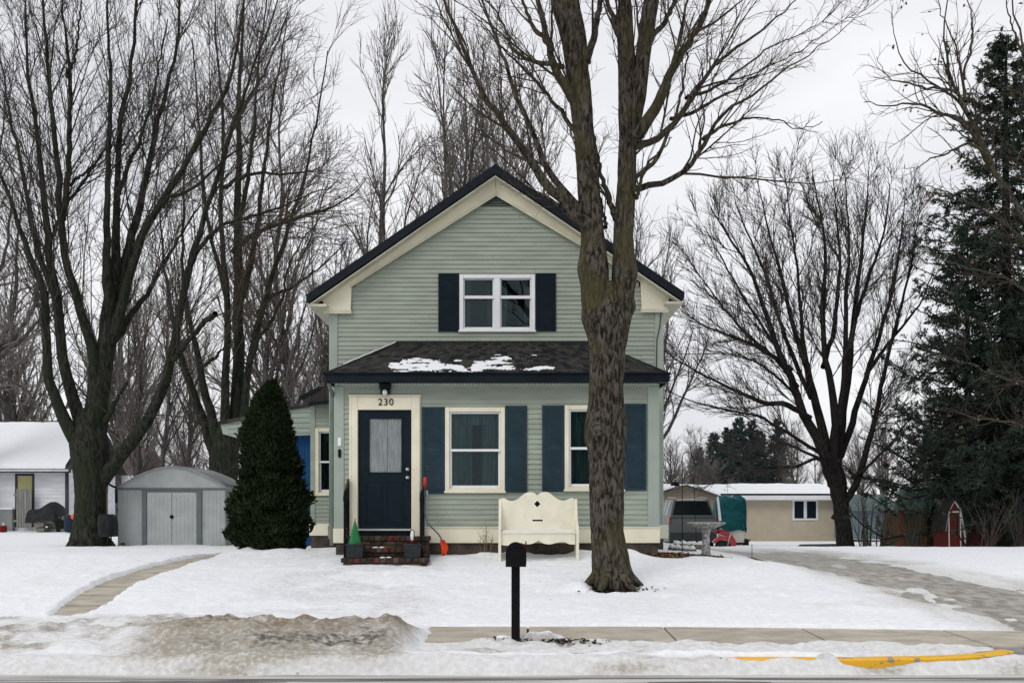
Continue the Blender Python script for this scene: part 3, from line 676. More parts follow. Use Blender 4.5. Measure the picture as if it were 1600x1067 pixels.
for sx, xa in ((-1, BX0), (1, BX1)):
    z = .9
    while z < zc1+.4: m.prism([(xa-.02*sx, z), (xa+.012*sx, z), (xa+.001*sx, z+.09), (xa-.02*sx, z+.09)], YB+.1, YB+9); z += .087
m.prism([(BX0, .3), (BX1, .3), (BX1, zc1), (apx, apz-.35), (BX0, zc1)], YB+8.95, YB+9.02)
m.build('side_siding', SAGE, house)
# roof slabs and rake
def off(p, n, d): return (p[0]+n[0]*d, p[1]+n[1]*d)
m = MB(); tk = .15
for (ex_, ez_, sg) in ((elx, elz, -1), (erx, erz, 1)):
    m.prism([(apx, apz), (ex_, ez_), (ex_, ez_-.07), (ex_+.03*-sg, ez_-tk*.86), (apx, apz-tk*1.12)], YR, YB+9.3)
m.build('roof', SHINGLE, house)
m = MB()
for (ex_, ez_, sg) in ((elx, elz, -1), (erx, erz, 1)):
    dx, dz = ex_-apx, ez_-apz; l_ = math.hypot(dx, dz); nx_, nz_ = -dz/l_*sg, dx/l_*sg
    if nz_ < 0: nx_, nz_ = -nx_, -nz_
    m.prism([(apx, apz+.012), (ex_+nx_*.012, ez_+nz_*.012), (ex_+.0, ez_-.085), (ex_-.02*sg, ez_-.145), (apx, apz-.165)], YR-.03, YR-.0005)
m.build('rake_edge', mat('rake_dark', (.012, .016, .021), .6, .2, 8), house)
fz = lambda pts, Y: [(PX(a, Y), PZ(b, Y)) for a, b in pts]
m = MB(); YC = YB-.075
m.prism(fz([(773.5, 270.5), (484, 467), (503, 469), (507, 477), (507, 488), (547.5, 488), (549, 448), (775, 304)], YC), YC, YB-.018)
m.prism(fz([(774, 270), (775.5, 304), (1001, 440), (1003, 486), (1043, 485), (1043, 475), (1046, 465), (1063, 462)], YC), YC, YB-.018)
m.build('rake_frieze', CREAM, house)
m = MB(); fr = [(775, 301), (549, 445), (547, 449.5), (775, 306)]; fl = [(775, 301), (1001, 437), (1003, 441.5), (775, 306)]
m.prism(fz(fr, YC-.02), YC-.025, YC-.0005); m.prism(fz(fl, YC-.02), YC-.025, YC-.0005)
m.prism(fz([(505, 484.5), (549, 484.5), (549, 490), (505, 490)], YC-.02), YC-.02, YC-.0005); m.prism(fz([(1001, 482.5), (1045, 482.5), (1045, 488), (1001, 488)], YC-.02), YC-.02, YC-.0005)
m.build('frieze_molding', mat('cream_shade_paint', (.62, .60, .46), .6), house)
# soffits: sloped under the front overhang, level under the eaves
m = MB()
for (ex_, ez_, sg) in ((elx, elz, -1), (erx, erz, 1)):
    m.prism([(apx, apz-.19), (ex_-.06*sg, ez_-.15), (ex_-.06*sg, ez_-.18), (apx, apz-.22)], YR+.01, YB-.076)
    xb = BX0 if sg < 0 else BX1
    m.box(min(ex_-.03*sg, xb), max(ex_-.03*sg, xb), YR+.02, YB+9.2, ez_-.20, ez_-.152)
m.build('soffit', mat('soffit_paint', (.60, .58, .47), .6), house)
# gable vent
m = MB(); Yv = YB-.02
vt = fz([(774.5, 304), (747, 322), (802, 322)], Yv)
m.mi = 0
for k in range(5):
    t0, t1 = (k+.15)/5, (k+.85)/5; a, b, c = vt
    def L2(p, q_, t): return (p[0]+(q_[0]-p[0])*t, p[1]+(q_[1]-p[1])*t)
    p0, p1, p2, p3 = L2(a, b, t0), L2(a, c, t0), L2(a, c, t1), L2(a, b, t1)
    m.add([(p0[0], Yv, p0[1]), (p1[0], Yv, p1[1]), (p2[0], Yv-.022, p2[1]), (p3[0], Yv-.022, p3[1])], [(0, 1, 2, 3)])
m.mi = 1; m.prism(vt, YB-.0175, YB-.01)
m.build('gable_vent', [mat('vent_green', (.16, .20, .17), .6), ROOM], house)
# upper window: two double-hung sashes in one white frame
x0, x1, z0, z1 = uw; f = MB(); framebox(f, x0, x1, z0, z1, .075, YB-.045, YB+.06); xm = PX(776.5, YB)
f.bbox(xm-.06, xm+.06, YB-.04, YB+.06, z0+.076, z1-.076, .006); f.bbox(x0-.02, x1+.02, YB-.06, YB-.0455, z0-.003, z0+.03, .005)
UW = f.build('window', WHITE, house); g = MB(); s = MB(); q_ = MB()
for a, b in ((x0+.076, xm-.061), (xm+.061, x1-.076)):
    c, d_ = z0+.076, z1-.076; zm = PZ(464.5, YB)
    framebox(s, a, b, zm-.02, d_, .022, YB+.0, YB+.03, .004); framebox(s, a, b, c, zm+.03, .026, YB+.032, YB+.058, .004)
    s.bbox(a, b, YB-.008, YB-.0005, zm-.03, zm+.03, .003)
    g.box(a+.02, b-.02, YB+.012, YB+.015, zm+.02, d_-.02); g.box(a+.024, b-.024, YB+.044, YB+.047, c+.024, zm-.02)
    curtain(q_, a, a+.13, c, d_, YB+.2, .02, 3); curtain(q_, b-.13, b, c, d_, YB+.2, .02, 3)
s.build('sash', WHITE, UW); g.build('pane', GLASS, UW); q_.build('curtain', CURT, UW, fix=False)
r = MB(); room(r, x0+.05, x1-.05, z0+.05, z1-.05, YB+.062, 1.2); r.build('interior', ROOM, UW, fix=False)
shutter(PX(685, YB), PX(717.5, YB), PZ(518.5, YB), PZ(428, YB), YB, NAVY, house); shutter(PX(837, YB), PX(868.5, YB), PZ(518, YB), PZ(427.5, YB), YB, NAVY, house)
m = MB(); m.tube([at(1033, 488, YB-.04), at(1031, 510, YB-.045), at(1026.5, 530, YB-.04), at(1026, 575, YB-.04)], .008, 5); m.build('service_cable', BLACKM, house)

# wing set back on the left
YW = 23.5; wx0, wx1 = PX(486, YW), BX0+.3
ww = (PX(493, YW), PX(530, YW), PZ(774, YW), PZ(669, YW))
m = MB(); siding(m, wx0, wx1, PZ(819, YW), PZ(620, YW), YW, [(ww[0]+.03, ww[1]-.03, ww[2]+.03, ww[3]-.03)]); m.box(wx0-.01, wx0+.09, YW-.028, YW+.08, PZ(819, YW), PZ(624, YW))
m.box(wx0, wx0+.05, YW+.08, YW+6, .8, PZ(622, YW)); m.build('wing_siding', SAGE, house)
sash_window(house, *ww, YW-.002)
m = MB(); m.bbox(wx0-.03, wx1, YW-.04, YW+.1, PZ(836.5, YW), PZ(818, YW), .008); m.build('skirt_board', CREAM, house)
m = MB(); m.box(wx0, wx1, YW, YW+.3, .2, PZ(836.5, YW)); m.build('foundation', FOUND, house)
m = MB(); m.prism(fz([(466, 620), (472, 617), (500, 604.5), (545, 585), (560, 600), (560, 626), (487, 630), (483, 633)], YW-.3), YW-.3, YW+6); m.build('wing_roof', SHINGLE, house)
m = MB(); m.prism(fz([(466, 619.5), (500, 603), (500, 608), (468, 625)], YW-.33), YW-.33, YW-.3005); m.prism(fz([(480, 634), (483, 628), (520, 625), (520, 630)], YW-.33), YW-.33, YW-.3005); m.build('wing_fascia', FASCIA, house)
# side entry roof with siding end panel and blue wall below
YE = 25.4
m = MB(); pts = fz([(345, 661.5), (349, 678), (381, 687), (400, 683), (490, 679), (490, 634), (454, 639), (394, 652)], YE)
m.prism(pts, YE-.04, YE+4); 
m.build('entry_roof_panel', SAGE_TRIM, house)
m = MB()
for k in range(5):
    yy = 646+k*8; xa = max(352, 345+max(0, (662-yy))*2.9); m.prism(fz([(xa+4, yy), (489, yy-2.2), (489, yy-1.6), (xa+4, yy+.7)], YE-.05), YE-.048, YE-.0405)
m.build('panel_groove', mat('groove_green', (.14, .18, .15), .7), house)
m = MB(); m.prism(fz([(340, 661), (344, 657.5), (394, 648.5), (454, 635.5), (489, 631), (489, 634.5), (454, 640), (394, 653), (345, 663)], YE-.08), YE-.1, YE+4.1); m.build('entry_roof', SHINGLE, house)
BLUE = mat('blue_boards', (.012, .060, .165), .6, .2, 2.5, .002, 30, (5, 1, .6))
m = MB()
xx = PX(390, YE+.2)
while xx < PX(487, YE+.2): m.bbox(xx, xx+.14, YE+.2, YE+.24, .75, PZ(677, YE+.2), .006); xx += .147
m.box(PX(390, YE+.2), wx0+.2, YE+.21, YE+.3, .3, PZ(677, YE+.2)-.01)
m.build('blue_wall', BLUE, house)

# brick steps
BR1 = mat('dark_brick', (.050, .036, .028), .9, .35, 14, .004, 60); BR2 = mat('red_brick', (.105, .034, .030), .9, .3, 14, .003, 60); BR3 = mat('brown_brick', (.095, .066, .048), .9, .35, 14, .004, 60); MORT = mat('mortar', (.06, .055, .05), .95)
m = MB(); x0 = PX(531, 17.25); x1 = PX(670, 17.25)
def bricks(mb, x0, x1, y0, y1, z0, z1, wid, redp, jit=.006):
    x = x0
    while x < x1-.02:
        xe = min(x+wid, x1); mb.mi = 1 if random.random() < redp else random.choice((0, 0, 2)); j = random.uniform(-jit, jit)
        mb.bbox(x+.004, xe-.004, y0+j, y1, z0+.003, z1+j*.4, .008); x = xe
tiers = [(17.22, PZ(881, 17.22)-.15, PZ(872, 17.22), 532, 669, .55), (17.55, .66, PZ(856, 17.55), 538, 668, .18), (17.88, .8, PZ(838, 17.88), 536, 671, .35)]
for (y, za, zb, pa, pb, rp) in tiers:
    a, b = PX(pa, y), PX(pb, y)
    bricks(m, a, b, y, y+.40, zb-.075, zb, .105, rp*.45)
    zz = zb-.08
    while zz > za: bricks(m, a+.03, b-.03, y+.03, y+.38, max(za, zz-.065), zz, .21, rp*.12, .003); zz -= .072
    m.mi = 3; m.box(a+.04, b-.04, y+.045, YP-.05, .4, zb-.012)
m.build('brick_steps', [BR1, BR2, BR3, MORT], house)
for k in range(6):
    m = MB(); y, z, pa, pb = random.choice([(17.30, tiers[0][2], 575, 650), (17.62, tiers[1][2], 560, 640)]); xx = PX(random.uniform(pa, pb), y); 
    m.lathe([(.0, .0), (.05, .0), (.04, .012), (.0, .018)], (xx, y+random.uniform(0, .12), z+.001), 9); m.build('step_snow', SNOWC, house)
# wrought iron railings
for px_a, side in ((-2.725, 'l'), (-1.480, 'r')):
    m = MB(); X_ = px_a; ya, yb = 17.42, 18.40; za, zb = PZ(768, 17.42) - .05, PZ(752 if side == 'l' else 763, 18.40)
    zl, zh = tiers[0][2], tiers[2][2]
    m.bbox(X_-.02, X_+.02, ya-.02, ya+.02, zl, za+.02, .004); m.bbox(X_-.018, X_+.018, yb-.02, yb+.02, zh, zb+.03, .004)
    m.tube([(X_, ya-.14, za-.10), (X_, ya-.10, za-.04), (X_, ya, za+.03), (X_, yb, zb+.03)], .021, 8)
    m.tube([(X_, ya, zl+.12), (X_, yb, zh+.10)], .012, 6)
    m.tube([(X_, ya, za-.08), (X_, yb, zb-.08)], .011, 6)
    for k in range(1, 7):
        t = k/7; y = ya+(yb-ya)*t; zb_ = zl+.12+(zh-zl-.02)*t; zt_ = za+.03+(zb-za)*t
        pts = [(X_+.010*math.sin(s*1.6), y+.010*math.cos(s*1.6), zb_+(zt_-zb_)*s/22) for s in range(23)]
        m.tube(pts, .009, 5)
        zc_ = (zb_+zt_)/2
        for dz in (-.12, .14): m.lathe([(0, -.03), (.022, -.02), (.028, 0), (.022, .02), (0, .03)], (X_, y, zc_+dz), 8)
        m.tube([(X_-.022, y+.05*math.cos(s/2), zc_+.25+.05*math.sin(s/2)) for s in range(11)], .006, 5)
    m.v = [(x_+(-.092 if side == 'l' else -.042)*(y_-ya), y_, z_) for x_, y_, z_ in m.v]
    m.build('railing', BLACKM, house)
tag(house)
# ================================================================== OBJECTS ROUND THE HOUSE
def on(x, y, d=.05): return float(hb(x, y)) + d
# mailbox
YM = 11.2; mx = PX(806, YM); mz = .12
mb_ = thing('mailbox', (mx, YM, mz), 'black rural mailbox with rounded top on a black post in the verge snow', 'mailbox')
m = MB(); m.bbox(mx-.047, mx+.043, YM+.0, YM+.09, mz-.2, PZ(884, YM), .008)
m.build('post', BLACKM, mb_)
m = MB(); m.bbox(mx-.07, mx+.07, YM-.14, YM+.25, PZ(884, YM)+.001, PZ(882, YM)+.008, .004); m.build('bracket', BLACKM, mb_)
zb_, zt_ = PZ(885, YM-.15), PZ(848.5, YM-.15); hw = .098
def mbprof(hw, z0, z1, n=14): return [(-hw, z0), (-hw, z1-hw)] + [(-hw*math.cos(math.pi*k/n), z1-hw+hw*math.sin(math.pi*k/n)) for k in range(1, n)] + [(hw, z1-hw), (hw, z0)]
m = MB(); m.prism([(mx+a, b) for a, b in mbprof(hw, zb_+.012, zt_)], YM-.17, YM+.33); m.build('box', BLACKM, mb_)
m = MB(); m.prism([(mx+a, b) for a, b in mbprof(hw+.008, zb_+.0, zt_+.008)], YM-.185, YM-.1705); m.box(mx-.02, mx+.02, YM-.20, YM-.1855, zt_-.04, zt_-.015)
m.build('lid', BLACKM, mb_)
m = MB(); m.bbox(mx+hw+.0005, mx+hw+.012, YM-.05, YM-.02, zb_+.02, zb_+.26, .002); m.bbox(mx+hw+.0005, mx+hw+.013, YM-.14, YM-.0505, zb_+.18, zb_+.25, .002); m.build('flag', mat('dull_dark_red', (.05, .012, .012), .5), mb_)

# bench
YN = 17.75; bc = thing('garden_bench', (PX(840, YN), YN, on(.4, YN, .06)), 'cream wooden bench with scalloped high back standing in snow below the windows', 'bench')
fb = lambda pts, Y: [(PX(a, Y), PZ(b, Y)) for a, b in pts]
def smoothpts(pts, n=6):
    o = []
    for i in range(len(pts)-1):
        p0, p1, p2, p3 = pts[max(0, i-1)], pts[i], pts[i+1], pts[min(len(pts)-1, i+2)]
        for k in range(n):
            t = k/n; o.append(tuple(.5*((2*p1[j]) + (-p0[j]+p2[j])*t + (2*p0[j]-5*p1[j]+4*p2[j]-p3[j])*t*t + (-p0[j]+3*p1[j]-3*p2[j]+p3[j])*t**3) for j in range(2)))
    return o + [pts[-1]]
top = smoothpts([(781, 830), (781, 782), (784, 778), (788, 778), (796, 782), (804, 781.5), (812, 777), (820, 770.5), (828, 768.5), (835, 770), (839.5, 773.5), (844, 770), (851, 768), (859, 770), (867, 776.5), (875, 781), (883, 781.5), (891, 778), (896, 778), (899, 782), (899.5, 830)], 5)
# back board with diamond and slot cut through: built as left, right and middle strips
YK = YN+.22
m = MB()
def colz(x): # top z at given px
    best = 0
    return min(b for a, b in [(abs(a-x), b) for a, b in top if b < 829 and abs(a-x) < 3.5])
cols = sorted(set([781.2, 784, 788, 792, 796, 800, 804, 808, 812, 816, 820, 824, 828, 832, 834.5, 836, 839.5, 843, 844.5, 848, 852, 856, 860, 864, 868, 872, 876, 880, 884, 888, 892, 896, 899.2]))
tops = np.array([(a, b) for a, b in top if b < 829.5]); 
def topy(x): return float(np.interp(x, tops[:, 0], tops[:, 1]))
for a, b in zip(cols[:-1], cols[1:]):
    segs_ = [(topy(a), topy(b), 834, 834)]
    if a >= 834.4 and b <= 844.6:
        da = 5.2-abs(a-839.5)*1.05; db = 5.2-abs(b-839.5)*1.05; da, db = max(0, da), max(0, db)
        segs_ = [(topy(a), topy(b), 787-da, 787-db), (787+da, 787+db, 811.5, 811.5), (814, 814, 834, 834)]
    elif a >= 832 and b <= 848: segs_ = [(topy(a), topy(b), 811.5, 811.5), (814, 814, 834, 834)]
    for ta, tb, ba, bb in segs_: m.prism(fb([(a, ta), (b, tb), (b, bb), (a, ba)], YK), YK, YK+.03)
m.build('backrest', BENCHM, bc)
m = MB(); m.box(PX(830, YK+.05), PX(850, YK+.05), YK+.05, YK+.055, PZ(820, YK), PZ(778, YK)); m.build('dark_backing', SCREEN, bc)  # dark sheet painted in as the shade seen through the cutouts
m = MB(); m.bbox(PX(781, YN), PX(900, YN), YN-.24, YK-.001, PZ(833, YN), PZ(830, YN), .008); m.build('seat', BENCHM, bc)
ap_ = [(783, 832)] + smoothpts([(783, 851), (795, 852), (803, 848), (812, 847.5), (822, 850), (832, 849), (838, 846), (841, 844), (844, 846), (850, 849), (860, 850), (870, 847.5), (880, 846), (890, 850), (899, 850)], 4) + [(899, 832)]
Yq = YN-.22; m = MB()
bot = np.array(ap_[1:-1]); xs_ = np.linspace(783, 899, 60)
for a, b in zip(xs_[:-1], xs_[1:]): m.prism(fb([(a, 833.2), (b, 833.2), (b, float(np.interp(b, bot[:, 0], bot[:, 1]))), (a, float(np.interp(a, bot[:, 0], bot[:, 1])))], Yq), Yq, Yq+.028)
m.build('apron', BENCHM, bc)
for xa, xb in ((779, 783), (899, 903)):
    m = MB(); xw0, xw1 = PX(xa, YN), PX(xb, YN)
    z0 = on(.4, YN, -.02); zs = PZ(826, YN)
    m.prismx([(YK+.045, z0), (YK-.04, z0), (YK-.06, z0+.14), (YN-.16, z0+.14), (YN-.21, z0), (YN-.27, z0), (YN-.27, zs), (YN-.2, zs+.05), (YN-.05, zs+.10), (YN+.08, zs+.19), (YK-.02, zs+.42), (YK+.02, zs+.50), (YK+.045, zs+.48)], xw0, xw1)
    m.build('side_panel', BENCHM, bc)
m = MB(); n_ = 60; vs = []; fs = []
gx2, gy2 = np.meshgrid(np.linspace(PX(784, YN), PX(897, YN), 60), np.linspace(YN-.23, YK-.004, 12))
hz = PZ(830, YN)+.012+.028*np.clip(1-np.abs((gy2-(YN+.04))/.26)**4, 0, 1)*(.75+.5*fbm(gx2, gy2, .12, 3))*np.clip(np.minimum(gx2-PX(783, YN), PX(898, YN)-gx2)/.03, 0, 1)
ii = np.arange(60*12).reshape(12, 60); q = np.stack([ii[:-1, :-1], ii[:-1, 1:], ii[1:, 1:], ii[1:, :-1]], -1).reshape(-1, 4)
so2 = np_mesh('seat_snow', np.stack([gx2, gy2, hz-.01], -1).reshape(-1, 3), q, SNOWC, bc)

# planters, cone tree, ornament on the steps
PLM = mat('dark_planter', (.028, .032, .034), .7, .25, 8, .002, 40)
PLY = 17.25; plz = tiers[0][2]+.004
for (pa, pb, lb) in ((540.5, 567, 'dark square planter box at the left end of the bottom brick step'), (631, 657, 'dark square planter box at the right end of the bottom brick step')):
    a, b = PX(pa, PLY), PX(pb, PLY); z1 = PZ(849.5, PLY)
    p = thing('planter_box', ((a+b)/2, PLY+.13, plz), lb, 'planter', 'planter boxes on the brick steps')
    m = MB(); m.add([(a+.015, PLY+.01, plz), (b-.015, PLY+.01, plz), (b-.015, PLY+.24, plz), (a+.015, PLY+.24, plz), (a, PLY, z1-.03), (b, PLY, z1-.03), (b, PLY+.26, z1-.03), (a, PLY+.26, z1-.03)], [(0, 1, 2, 3), (0, 1, 5, 4), (1, 2, 6, 5), (2, 3, 7, 6), (3, 0, 4, 7)])
    m.build('box', PLM, p)
    m = MB(); framebox_pts = None
    m.bbox(a-.01, b+.01, PLY-.01, PLY+.02, z1-.03, z1, .004); m.bbox(a-.01, b+.01, PLY+.24, PLY+.27, z1-.03, z1, .004); m.bbox(a-.01, a+.02, PLY+.0205, PLY+.2395, z1-.03, z1-.001, .004); m.bbox(b-.02, b+.01, PLY+.0205, PLY+.2395, z1-.03, z1-.001, .004); m.build('rim', PLM, p)
    m = MB(); m.box(a+.012, b-.012, PLY+.012, PLY+.248, z1-.06, z1-.025); m.build('soil', SOIL, p)
ctx, ctz = PX(554.5, PLY+.12), PZ(849.5, PLY)-.02
ct = thing('cone_tree', (ctx, PLY+.13, ctz), 'small green felt cone tree with gold tip on the left planter box', 'decoration')
m = MB(); nseg = 22; prof_ = [(.108, 0), (.108, .012), (.085, .10), (.060, .20), (.034, .30), (.008, .395)]
m.lathe(prof_, (ctx, PLY+.13, ctz), nseg); m.build('cone', mat('green_felt', (.018, .17, .055), .9, .2, 12, .004, 60), ct)
m = MB(); m.lathe([(0, 0), (.014, .012), (.016, .03), (.005, .05), (0, .052)], (ctx, PLY+.13, ctz+.39), 8); m.build('tip', mat('gold_tip', (.45, .32, .08), .5), ct)
for k in range(9):
    a = -1.5+.3*k-random.uniform(0, .2); hh = random.uniform(.03, .3); rr = .106*(1-hh/.41)+.002
    m = MB(); m.lathe([(0, -.007), (.007, 0), (0, .007)], (ctx+rr*math.sin(a*.9), PLY+.13-rr*math.cos(a*.9), ctz+hh), 6); m.build('bauble', mat('bauble_bronze', (.20, .12, .04), .5), ct)
ox, oz = PX(644, PLY+.12), PZ(849.5, PLY)-.02
og = thing('gnome_ornament', (ox, PLY+.13, oz), 'tiny white topped dark red ornament figure on the right planter box', 'decoration')
m = MB(); m.lathe([(.0, 0), (.040, .0), (.044, .03), (.040, .07), (.030, .10), (.022, .115), (0, .12)], (ox, PLY+.13, oz), 14); m.build('body', mat('maroon_cloth', (.09, .012, .014), .8), og)
m = MB(); m.lathe([(0, -.02), (.018, .0), (.026, .04), (.028, .09), (.022, .13), (.008, .16), (0, .162)], (ox, PLY+.105, oz+.075), 14); m.build('beard', mat('white_fluff', (.75, .74, .72), .9, .05, 30, .004, 80), og)
m = MB(); m.tube([(ox+.03, PLY+.14, oz+.02), (ox+.036, PLY+.14, oz+.12), (ox+.03, PLY+.14, oz+.23), (ox, PLY+.14, oz+.25), (ox-.03, PLY+.14, oz+.225)], .006, 6); m.build('hook', BLACKM, og)

# snow shovel leaning by the right railing
YS = 18.2
sv = thing('snow_shovel', (PX(690, YS), YS, on(-1.2, YS)), 'snow shovel with bent grey shaft and orange blade leaning by the right railing', 'shovel')
m = MB(); m.tube([at(663.5, 762, YS), at(664.5, 780, YS), at(664, 800, YS-.02), at(667, 816, YS-.05), at(675, 824, YS-.07), at(684, 833, YS-.08), at(689, 840, YS-.08), at(691, 848, YS-.08)], .013, 8); m.build('shaft', mat('grey_tube', (.10, .13, .15), .4), sv)
m = MB(); m.tube([at(664.5, 745, YS), at(664, 752, YS), at(663.5, 763, YS)], [.028, .03, .022], 10); m.build('grip', mat('red_grip', (.55, .03, .02), .45), sv)
m = MB(); m.tube([at(667, 766, YS-.02), at(667.5, 776, YS-.02)], .02, 8); m.build('clamp', mat('grey_plastic', (.35, .36, .36), .5), sv)
m = MB(); rows = [(691, 843, 3.5), (692.5, 848, 5), (694.5, 853, 5.5), (695, 858, 5), (694, 863, 4), (692, 868, 2.6)]
pts = []; fs = []
for px__, py__, hw_ in rows:
    for s_, dy in ((-1, 0), (-.3, .05), (.4, .06), (1, .0)):
        x, y, z = at(px__+s_*hw_, py__, YS-.1); pts.append((x, y+dy, z))
fs = [(i*4+j, i*4+j+1, i*4+j+5, i*4+j+4) for i in range(len(rows)-1) for j in range(3)]
m.add(pts, fs, True); bl_ = m.build('blade', mat('orange_plastic', (.85, .075, .01), .4), sv, fix=False); md = bl_.modifiers.new('t', 'SOLIDIFY'); md.thickness = .012

# dry weed stems against the skirt board
DRY = mat('dry_stem', (.20, .15, .09), .9)
wd = thing('dry_weed', (PX(757, 18.3), 18.3, on(-.4, 18.3)), 'thin dry weed stalks in front of the cream skirting left of the bench', 'plant')
m = MB()
for k in range(9):
    a = random.uniform(750, 766); yy = random.uniform(18.2, 18.38); pts = [at(a, 866, yy)]; py_w = 866; xx_ = a
    hgt_ = random.uniform(22, 42)
    for j in range(5): xx_ += random.uniform(-2.4, 2); py_w -= hgt_/5; pts.append(at(xx_, py_w, yy))
    m.tube(pts, [.005, .0045, .004, .004, .003, .002], 4)
    for j in range(3):
        b = Vector(pts[3+min(j, 2)]); m.tube([b, b+Vector((random.uniform(-.05, .05), 0, .03)), b+Vector((random.uniform(-.08, .08), 0, .05))], .0025, 4)
m.build('stem', DRY, wd)

# bird bath
YBB = 18.9; bbx = PX(1103, YBB); bbz = PZ(881, YBB); S_ = YBB/F
bb = thing('bird_bath', (bbx, YBB, bbz), 'weathered grey stone bird bath with wide bowl in the right flower bed', 'bird bath')
STN = mat('weathered_stone', (.15, .155, .15), .9, scale=22, col2=(.42, .43, .42), bump=.02, bscale=26, lo=.38, hi=.6)
m = MB(); hh = lambda y: (881-y)*S_
m.lathe([(0, hh(881)), (10*S_, hh(881)), (10.5*S_, hh(877)), (8*S_, hh(873)), (9.5*S_, hh(868)), (6.5*S_, hh(862)), (7.5*S_, hh(857)), (5.5*S_, hh(850)), (6.5*S_, hh(845)), (5.2*S_, hh(838)), (7*S_, hh(831)), (9*S_, hh(826)), (0, hh(825))], (bbx, YBB, bbz), 26)
m.build('pedestal', STN, bb)
m = MB(); m.lathe([(0, hh(826.5)), (10*S_, hh(826)), (22*S_, hh(822)), (30*S_, hh(818)), (31*S_, hh(816)), (29*S_, hh(815.5)), (20*S_, hh(818.5)), (0, hh(820))], (bbx-.0, YBB, bbz), 30); m.build('bowl', STN, bb)
# shepherd's hook poles
YH = 19.6
for (x0_, xe, yt, lb) in ((1066, 1096, 706, 'tall black shepherd hook pole with its crook bent right beside the bird bath'),):
    sh_ = thing('shepherd_hook', at(x0_, 872, YH), lb, 'garden hook')
    pts = [at(x0_, 876, YH), at(x0_, 800, YH), at(x0_, 716, YH)] + [at(x0_+8-8*math.cos(t), 716-10*math.sin(t), YH) for t in np.linspace(.3, math.pi*.9, 9)] + [at(x0_+19, 722, YH), at(x0_+21, 728, YH), at(x0_+25, 725, YH), at(x0_+26, 719, YH)]
    m = MB(); m.tube(pts, .0085, 6); m.build('pole', BLACKM, sh_)
    m = MB(); m.tube([at(x0_-3.5, 868, YH), at(x0_-3.5, 862, YH), at(x0_+3.5, 862, YH), at(x0_+3.5, 868, YH)], .006, 5); m.build('foot', BLACKM, sh_)
hk = thing('plant_hook', at(1092, 845, 24), 'second thin hook rod arched above the carport roof right of the tall hook', 'garden hook')
m = MB(); m.tube([at(1088, 850, 24), at(1086, 790, 24), at(1084, 752, 24)] + [at(1076+8*math.cos(t), 752-14*math.sin(t), 24) for t in np.linspace(.2, 2.7, 8)] + [at(1068, 752, 24)], .007, 5); m.build('pole', BLACKM, hk)
# fallen timber and landscape edging by the drive
TIM = mat('weathered_timber', (.10, .085, .06), .9, scale=6, col2=(.26, .23, .17), bump=.006, bscale=30, stretch=(8, 1, 1))
for (a, b, r_, lb) in ((at(1168, 873, 20.3), at(1201, 881, 19.4), .05, 'upper weathered timber log by the drive edge'), (at(1181, 886, 19.0), at(1200, 887, 18.9), .055, 'short cut log end below the longer timber by the drive')):
    m = MB(); a, b = Vector(a), Vector(b); m.tube([a, a.lerp(b, .3)+Vector((0, 0, .01)), a.lerp(b, .7), b], [r_*.8, r_, r_*.95, r_], 12)
    tag(m.build('timber_log', TIM), lb, 'log', 'logs by the drive')
for (a, b, lb) in ((at(1046, 858, 21.0), at(1086, 862, 20.6), 'snow capped edging timber nearer the house corner behind the bird bath'), (at(1052, 852, 23.0), at(1100, 854, 22.8), 'snow capped edging timber farther back behind the bird bath')):
    a, b = Vector(a), Vector(b); e = thing('edging_timber', a.lerp(b, .5), lb, 'edging', 'edging timbers behind the bird bath')
    m = MB(); m.tube([a, a.lerp(b, .5), b], .06, 8); m.build('timber', TIM, e)
    m = MB(); m.tube([a.lerp(b, t)+Vector((0, 0, .06+.015*math.sin(t*23))) for t in np.linspace(.02, .98, 14)], [.045+.015*math.sin(t*3.7) for t in range(14)], 8); m.build('snow_cap', SNOWC, e)
rk = thing('marker_stake', at(1175, 878, 20), 'thin dark marker stake standing in snow right of the bird bath', 'stake')
m = MB(); m.tube([at(1175, 880, 20), at(1175, 850, 20)], .006, 5); m.build('rod', BLACKM, rk)
# leaf litter in the melted bed, round the big maple and at the mailbox
LEAF = mat('dead_leaves', (.075, .040, .022), .9, scale=30, col2=(.26, .15, .08), lo=.35, hi=.6)
def litter(n, cx_, cy_, rx, ry, size=.045):
    a = rng.normal(0, .5, (n, 2)); X = cx_+a[:, 0]*rx; Y = cy_+a[:, 1]*ry; Z = hb(X, Y)+rng.uniform(.0, .06, n)
    ang = rng.uniform(0, 6.28, n); tl = rng.normal(0, .35, (n, 2)); s = size*rng.uniform(.5, 1.2, n)
    V = np.zeros((n, 4, 3))
    for k, (u, v) in enumerate(((-1, 0), (0, -.55), (1, 0), (0, .55))):
        dx = (np.cos(ang)*u-np.sin(ang)*v)*s; dy = (np.sin(ang)*u+np.cos(ang)*v)*s
        V[:, k, 0] = X+dx; V[:, k, 1] = Y+dy; V[:, k, 2] = Z+.02+dx*tl[:, 0]+dy*tl[:, 1]
    return V.reshape(-1, 3)
V = np.concatenate([litter(4200, 2.45, 18.75, .6, .5), litter(1500, 3.35, 18.75, .5, .25)])
tag(np_mesh('fallen_leaves', V, np.arange(len(V)).reshape(-1, 4), LEAF, smooth=False), kind='stuff')
V = np.concatenate([litter(700, 1.45, 15.45, .5, .3, .03), litter(420, .5, 11.25, .45, .12, .03), litter(160, -.05, 11.3, .2, .1, .03)])
tag(np_mesh('bark_litter', V, np.arange(len(V)).reshape(-1, 4), mat('bark_litter', (.035, .028, .018), .95, .4, 20), smooth=False), kind='stuff')
sheet('bed_soil', SOIL, 1.6, 4.2, 18.4, 20.2, 30, 20, -.01)

